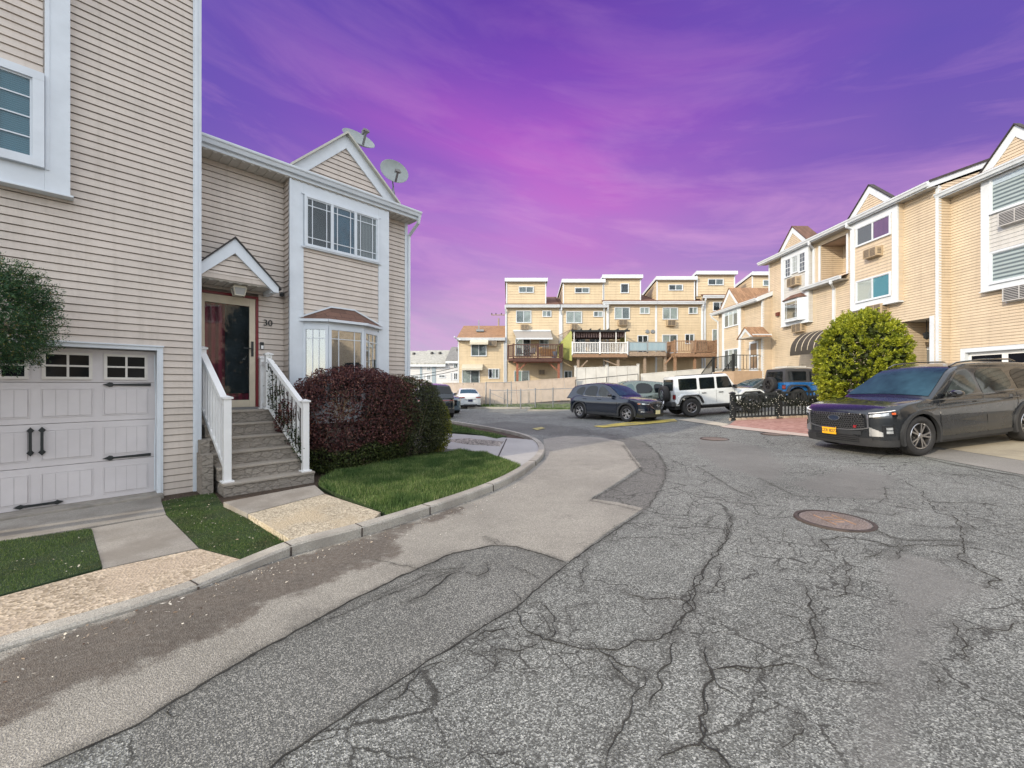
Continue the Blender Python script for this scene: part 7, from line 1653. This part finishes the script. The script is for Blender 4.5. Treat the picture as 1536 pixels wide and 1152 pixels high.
# ---- left edge: large dark SUV and blue grey pickup-like SUV
def bigsuv(M,pm,label,cat='car',stripe=False):
    s_=dict(sp);s_.update(paint=pm,H=1.80);C=Car('suv',M,s_,label,cat);C.screen(1.38,2.28,'windshield',CGB,mg=.07);C.screen(4.88,4.66,'rear_window',CG,mg=.05)
    C.side_glass([(1.72,1.13),(2.30,1.60),(2.66,1.64),(2.70,1.13)],m=CG);C.side_glass([(2.78,1.13),(2.74,1.65),(3.5,1.64),(3.72,1.14)],m=CG);C.side_glass([(3.82,1.15),(3.74,1.62),(4.35,1.58),(4.50,1.17)],m=CG)
    C.wheels(RIMD,5,'twin',.25,.66);C.mirrors(1.78,1.17,GRB);Lr=C.S[-1]
    if stripe:C.band(Lr-1.05,Lr,.90,.955,'tail_light',REDL,.014,14);C.band(Lr-.12,Lr,.92,.94,'badge',CHR,.022,4)
    else:C.band(Lr-1.1,Lr-.75,.8,1.05,'tail_light',REDL,.014,8)
    C.band(Lr-1.1,Lr,.30,.5,'lower_bumper',DARKP,.012,14);C.band(Lr-1.0,Lr,.52,.55,'chrome_strip',CHR,.012,14)
    C.plate(5.06,.0,.66,.32,.16,PLY,'',PLN,1);C.band(.645,1.12,.80,.9,'headlight',LENS,.014,10);C.band(-.6,.6,.5,.86,'grille',GRB,.014,12,sides=(1,))
    return C
bigsuv(place_rear(-3.75,20.4,105,5.05,.0),paint('paint_darkteal',(.014,.022,.030),.5,.25),'dark blue grey SUV with a full width tail lamp bar, half hidden by the hedge',stripe=True)
bigsuv(place(-3.75,23.9,115,.0)@Matrix.Diagonal((1,1,.96,1)),paint('paint_slate',(.10,.15,.19),.5,.25),'slate blue SUV with black grille between the dark SUV and the white sedan')
# ---- boxy off-roaders
def offroad(M,pm,label,doors=4,flare=None,top=None,L=None,raised=False):
    four=doors==4;L=4.35 if four else 3.80;xr=3.55 if four else 3.0;r=.41
    T=empty('off_roader',M,label=label,cat='car',group=None)
    hw=.77;B=MB()
    def ex(poly,y0,y1,name,m,par,bev=.02,sm=True):
        q=MB().prism(poly,y0,y1).build(name,m,par,bevel=bev);return q
    # tub with wheel openings (both wheels as arcs in the side outline)
    def arcp(xc,R_,z0,a0,a1,n=12):return [(xc+R_*math.cos(a0+(a1-a0)*i/n),z0+R_*math.sin(a0+(a1-a0)*i/n)) for i in range(n+1)]
    Ra=.50
    def sect(x0,x1,zt0,zt1,arcs):
        pts=[(x0,.50)]
        for xc in arcs:
            a=math.asin((.50-r)/Ra);pts+=arcp(xc,Ra,r,math.pi-a,a)
        pts+=[(x1,.50),(x1,zt1),(x0,zt0)];return pts
    tub=ex(sect(1.38,L-.12,1.16,1.16,[xr]),-hw,hw,'body',pm,T,.025)
    ex([(1.38,.44),(xr-.5,.44),(xr-.5,.50),(1.38,.50)],-hw-.0,hw+.0,'sill',DARKP,T,.01)
    q=MB();v=[];st=[(.32,.50,1.02),(.34,.54,1.06),(.9,.60,1.11),(1.40,.70,1.14)]
    for x,w_,z in st:v+=[(x,-w_,.55),(x,-w_,z-.05),(x,-w_+.06,z),(x,0,z+.025),(x,w_-.06,z),(x,w_,z-.05),(x,w_,.55)]
    q.add(v,[(i*7+j,(i+1)*7+j,(i+1)*7+j+1,i*7+j+1) for i in range(3) for j in range(6)]+[(0,1,2,3,4,5,6)]);hood=q.build('hood',pm,T,smooth=True,sharp=30)
    for i in range(7):MB().box(.305,.322,-.33+i*.11-.028,-.33+i*.11+.028,.66,.98).build('grille_slot',GRB,hood)
    for sd in(1,-1):
        MB().lathe([(.001,.01),(.085,.01),(.1,0)],Matrix.Translation((.315,sd*.40,.87))@Matrix.Rotation(-math.pi/2,4,'Y'),20).build('headlight',LENS,T)
    MB().box(.02,.2,-.85,.85,.50,.70).build('front_bumper',DARKP,T,bevel=.03);MB().box(L-.12,L+.08,-.85,.85,.50,.70).build('rear_bumper',DARKP,T,bevel=.03)
    MB().box(.3,L-.2,-.5,.5,.32,.62).build('chassis',DARKP,T)
    # flared wings
    fm=flare or pm
    for xc in(.80,xr):
        for sd in(1,-1):
            y0=sd*(hw-.15 if xc<1 else hw-.02);y1=sd*.93
            a=.18;out=[(xc-.62,.62),(xc-.50,.93),(xc-.36,1.02),(xc+.36,1.02),(xc+.52,.92),(xc+.66,.60)];inn=[(xc+.60,.60),(xc+.46,.88),(xc+.32,.965),(xc-.32,.965),(xc-.45,.88),(xc-.56,.62)]
            q=MB();n=6;oo=out;ii=list(reversed(inn));v=[];
            for (p,k_) in zip(oo,ii):v+=[(p[0],y0,p[1]+.02),(p[0],y1,p[1]),(k_[0],y1,k_[1]),(k_[0],y0,k_[1])]
            q.add(v,[(i*4+j,(i+1)*4+j,(i+1)*4+(j+1)%4,i*4+(j+1)%4) for i in range(5) for j in range(4)]+[(0,1,2,3),(20,21,22,23)]);q.build('fender',fm if xc<1 or flare else pm,T,bevel=.012)
            if not flare:
                q=MB();v=[]
                for (p,k_) in zip(oo,ii):
                    c_=Vector(k_);v+=[(c_.x,y1+sd*.004,c_.y+.012),(c_.x*.94+xc*.06,y1+sd*.004,c_.y-.035),(c_.x*.94+xc*.06,y0,c_.y-.035)]
                q.add(v,[(i*3+j,(i+1)*3+j,(i+1)*3+j+1,i*3+j+1) for i in range(5) for j in range(2)]);q.build('fender_liner',DARKP,T)
            M4=Matrix.Translation((xc,sd*(.90),r))@Matrix.Rotation(-sd*math.pi/2,4,'X');wheel(T,M4,r,.26,RIMS if not flare else RIMD,5,'twin',.54)
            q=MB()
            for i in range(40):
                a=2*math.pi*i/40;q.bar(M4@Vector((r*.99*math.cos(a),r*.99*math.sin(a),-.03)),M4@Vector((r*.99*math.cos(a+.03),r*.99*math.sin(a+.03),-.10)),.03,.025)
            q.build('tread_block',DARK,T)
    # cabin shell
    zb=1.14;H=1.84;tp=top or pm;xa,xb,xc_,xd=1.42,1.78,L-.2,L-.12
    def yw_(z):return .765-(z-zb)*.10
    v=[]
    for x0_,x1_,z in((xa,xd,zb),(xb,xc_,H-.05),(xb+.06,xc_-.04,H)):
        w_=yw_(z)-(0 if z<H else .06);v+=[(x0_,-w_,z),(x1_,-w_,z),(x1_,w_,z),(x0_,w_,z)]
    q=MB();q.add(v,[(0,1,5,4),(1,2,6,5),(2,3,7,6),(3,0,4,7),(4,5,9,8),(5,6,10,9),(6,7,11,10),(7,4,8,11),(8,9,10,11)]);q.build('hardtop',tp,T,bevel=.02,smooth=True,sharp=30)
    if not top:MB().box(xb+.10,xc_-.5,-.56,.56,H+.004,H+.03).build('roof_panel',GRB,T,bevel=.01)
    else:
        B=MB()
        for sd in(1,-1):B.bar((xb+.3,sd*.5,H+.06),(xc_-.2,sd*.5,H+.06),.05,.04)
        B.box(xb+.6,xc_-.2,-.3,.55,H+.05,H+.13);B.build('roof_rack',simple('rack_pale',(.55,.54,.5),.5),T)
    def sidewin(x0_,x1_,z0,z1,slant=0,m=CG):
        for sd in(1,-1):
            P=chaikin([(x0_+slant,z1),(x1_,z1),(x1_,z0),(x0_,z0),(x0_+slant,z1)],2)[:-1];P=[(x0_+slant+.02,z1),(x1_-.02,z1),(x1_,z1-.03),(x1_,z0+.03),(x1_-.03,z0),(x0_+.03,z0),(x0_,z0+.03),(x0_+slant-.01,z1-.03)]
            MB().add([(x,(yw_(z)+.012)*sd,z) for x,z in P],[tuple(range(8))]).build('side_window',m,T)
            MB().add([(x+(.02 if x>(x0_+x1_)/2 else -.02),(yw_(z)+.008)*sd,z+(.02 if z>(z0+z1)/2 else -.02)) for x,z in P],[tuple(range(8))]).build('window_seal',DARKP,T)
    if four:sidewin(1.62,2.28,1.22,1.70,.17);sidewin(2.42,3.06,1.22,1.70);sidewin(3.22,4.0,1.22,1.70)
    else:sidewin(1.62,2.35,1.22,1.70,.17);sidewin(2.55,3.48,1.24,1.70)
    MB().add([(xa+.035,-.68,zb+.06),(xb-.035,-.62,H-.10),(xb-.035,.62,H-.10),(xa+.035,.68,zb+.06)],[(0,1,2,3)]).build('windshield',CGB,T).location=(-.02,0,.01)
    MB().add([(xd+.012,-.60,1.20),(xc_+.035,-.55,1.70),(xc_+.035,.55,1.70),(xd+.012,.60,1.20)],[(0,1,2,3)]).build('rear_window',CG,T)
    q=[2.35,3.12] if four else [2.45]
    for x in [1.52]+q:
        for sd in(1,-1):MB().box(x-.004,x+.004,sd*hw,sd*(hw+.003),.55,1.15).build('door_gap',DARKP,tub)
    for x in ([2.05,2.82] if four else [2.15]):
        for sd in(1,-1):MB().bar((x,sd*(hw+.03),1.03),(x+.2,sd*(hw+.03),1.03),.03,.03).build('door_handle',BLK,T,bevel=.006)
    for sd in(1,-1):
        MB().box(L-.16,L-.09,sd*.60,sd*.785,.80,1.03).build('tail_light_frame',BLK,T,bevel=.01);MB().box(L-.14,L-.075,sd*.625,sd*.79,.83,1.0).build('tail_light',REDL,T,bevel=.012)
        MB().bar((1.62,sd*.78,1.17),(1.6,sd*.92,1.2),.05).box(1.56,1.68,sd*.88,sd*1.08,1.15,1.33).build('mirror',GRB,T,bevel=.03)
    M4=Matrix.Translation((L+.17,-.06,1.02))@Matrix.Rotation(math.pi/2,4,'Y');wheel(T,M4,.41,.27,RIMS if not flare else RIMD,5,'twin',.54,'spare_wheel')
    MB().bar((L-.14,-.06,1.02),(L+.05,-.06,1.02),.25).build('spare_bracket',DARKP,T)
    return T
# white one faces right: its front (local -x) points to world +x
s_w=dict(xf=.80,W=1.80,xr=3.55)
Mw_=place_wheel(8.05,18.45,180.5,s_w,1,.50,0,'xr')
offroad(Mw_@Matrix.Rotation(math.radians(3.6),4,'Y'),paint('paint_white',(.62,.66,.68),.0,.25),'white four door off-roader with black roof panel and rear spare wheel')
s_b=dict(xf=.8,W=1.80,xr=3.0)
offroad(place(17.2,21.6,184,.68),paint('paint_blue',(.010,.14,.42),.3,.25),'bright blue two door off-roader with black top and flares beside the round bush',2,flare=simple('flare_black',(.03,.03,.032),.5),top=simple('soft_top',(.035,.036,.04),.6))
# ---- black picket fence with string lights
pts=[(8.72,16.35),(10.25,15.9),(11.75,15.45)];E_=empty('picket_fence',label='low black picket fence wound with dark foliage and small white string lights',cat='fence')
for x,y in pts:
    z=gz(x);q=MB();q.box(x-.075,x+.075,y-.075,y+.075,z,z+1.06).box(x-.10,x+.10,y-.10,y+.10,z+1.06,z+1.09)
    q.add([(x-.1,y-.1,z+1.09),(x+.1,y-.1,z+1.09),(x+.1,y+.1,z+1.09),(x-.1,y+.1,z+1.09),(x,y,z+1.15)],[(0,1,4),(1,2,4),(2,3,4),(3,0,4),(3,2,1,0)]).box(x-.1,x+.1,y-.1,y+.1,z,z+.06);q.build('post',BLK,E_,bevel=.005)
for a,b_ in zip(pts,pts[1:]):
    A_=Vector((*a,gz(a[0])));B_=Vector((*b_,gz(b_[0])))
    for h in(.12,.50,.98):MB().bar(A_+Vector((0,0,h)),B_+Vector((0,0,h)),.045,.07).build('rail',BLK,E_)
    for i in range(1,14):
        p=A_.lerp(B_,i/14);MB().box(p.x-.018,p.x+.018,p.y-.018,p.y+.018,p.z+.12,p.z+.98).build('picket',BLK,E_)
n=2600;t_=R.rand(n)*2;C_=[]
for v in t_:
    i=int(v);f_=v-i;a,b_=pts[i],pts[i+1];x=a[0]+(b_[0]-a[0])*f_;y=a[1]+(b_[1]-a[1])*f_;sag=.82-.30*math.sin(math.pi*f_)-.0;C_.append((x,y-.05+R.randn()*.04,gz(x)+sag+R.randn()*.09*(.4+math.sin(math.pi*f_))))
quads_mesh('garland',*leafy(np.array(C_),nrm(R.randn(n,3)),.028,.5),leafmat('garland_leaf',[(0,(.008,.012,.008)),(1,(.03,.04,.025))]),E_)
B=MB()
for i in range(75):
    v=R.rand()*2;k=int(v);f_=v-k;a,b_=pts[k],pts[k+1];x=a[0]+(b_[0]-a[0])*f_;y=a[1]+(b_[1]-a[1])*f_-.09;z=gz(x)+.84-.30*math.sin(math.pi*f_)+R.randn()*.07;s=.0075;B.box(x-s,x+s,y-s,y+s,z-s,z+s)
for x,y in pts[:2]:
    for i in range(14):z=gz(x)+.05+i*.075;a=i*1.3;B.box(x-.09+.06*math.sin(a),x-.075+.06*math.sin(a),y-.095,y-.08,z,z+.015)
tag(B.build('string_light',simple('bulb_white',(.8,.8,.75),.3),E_),kind='stuff')
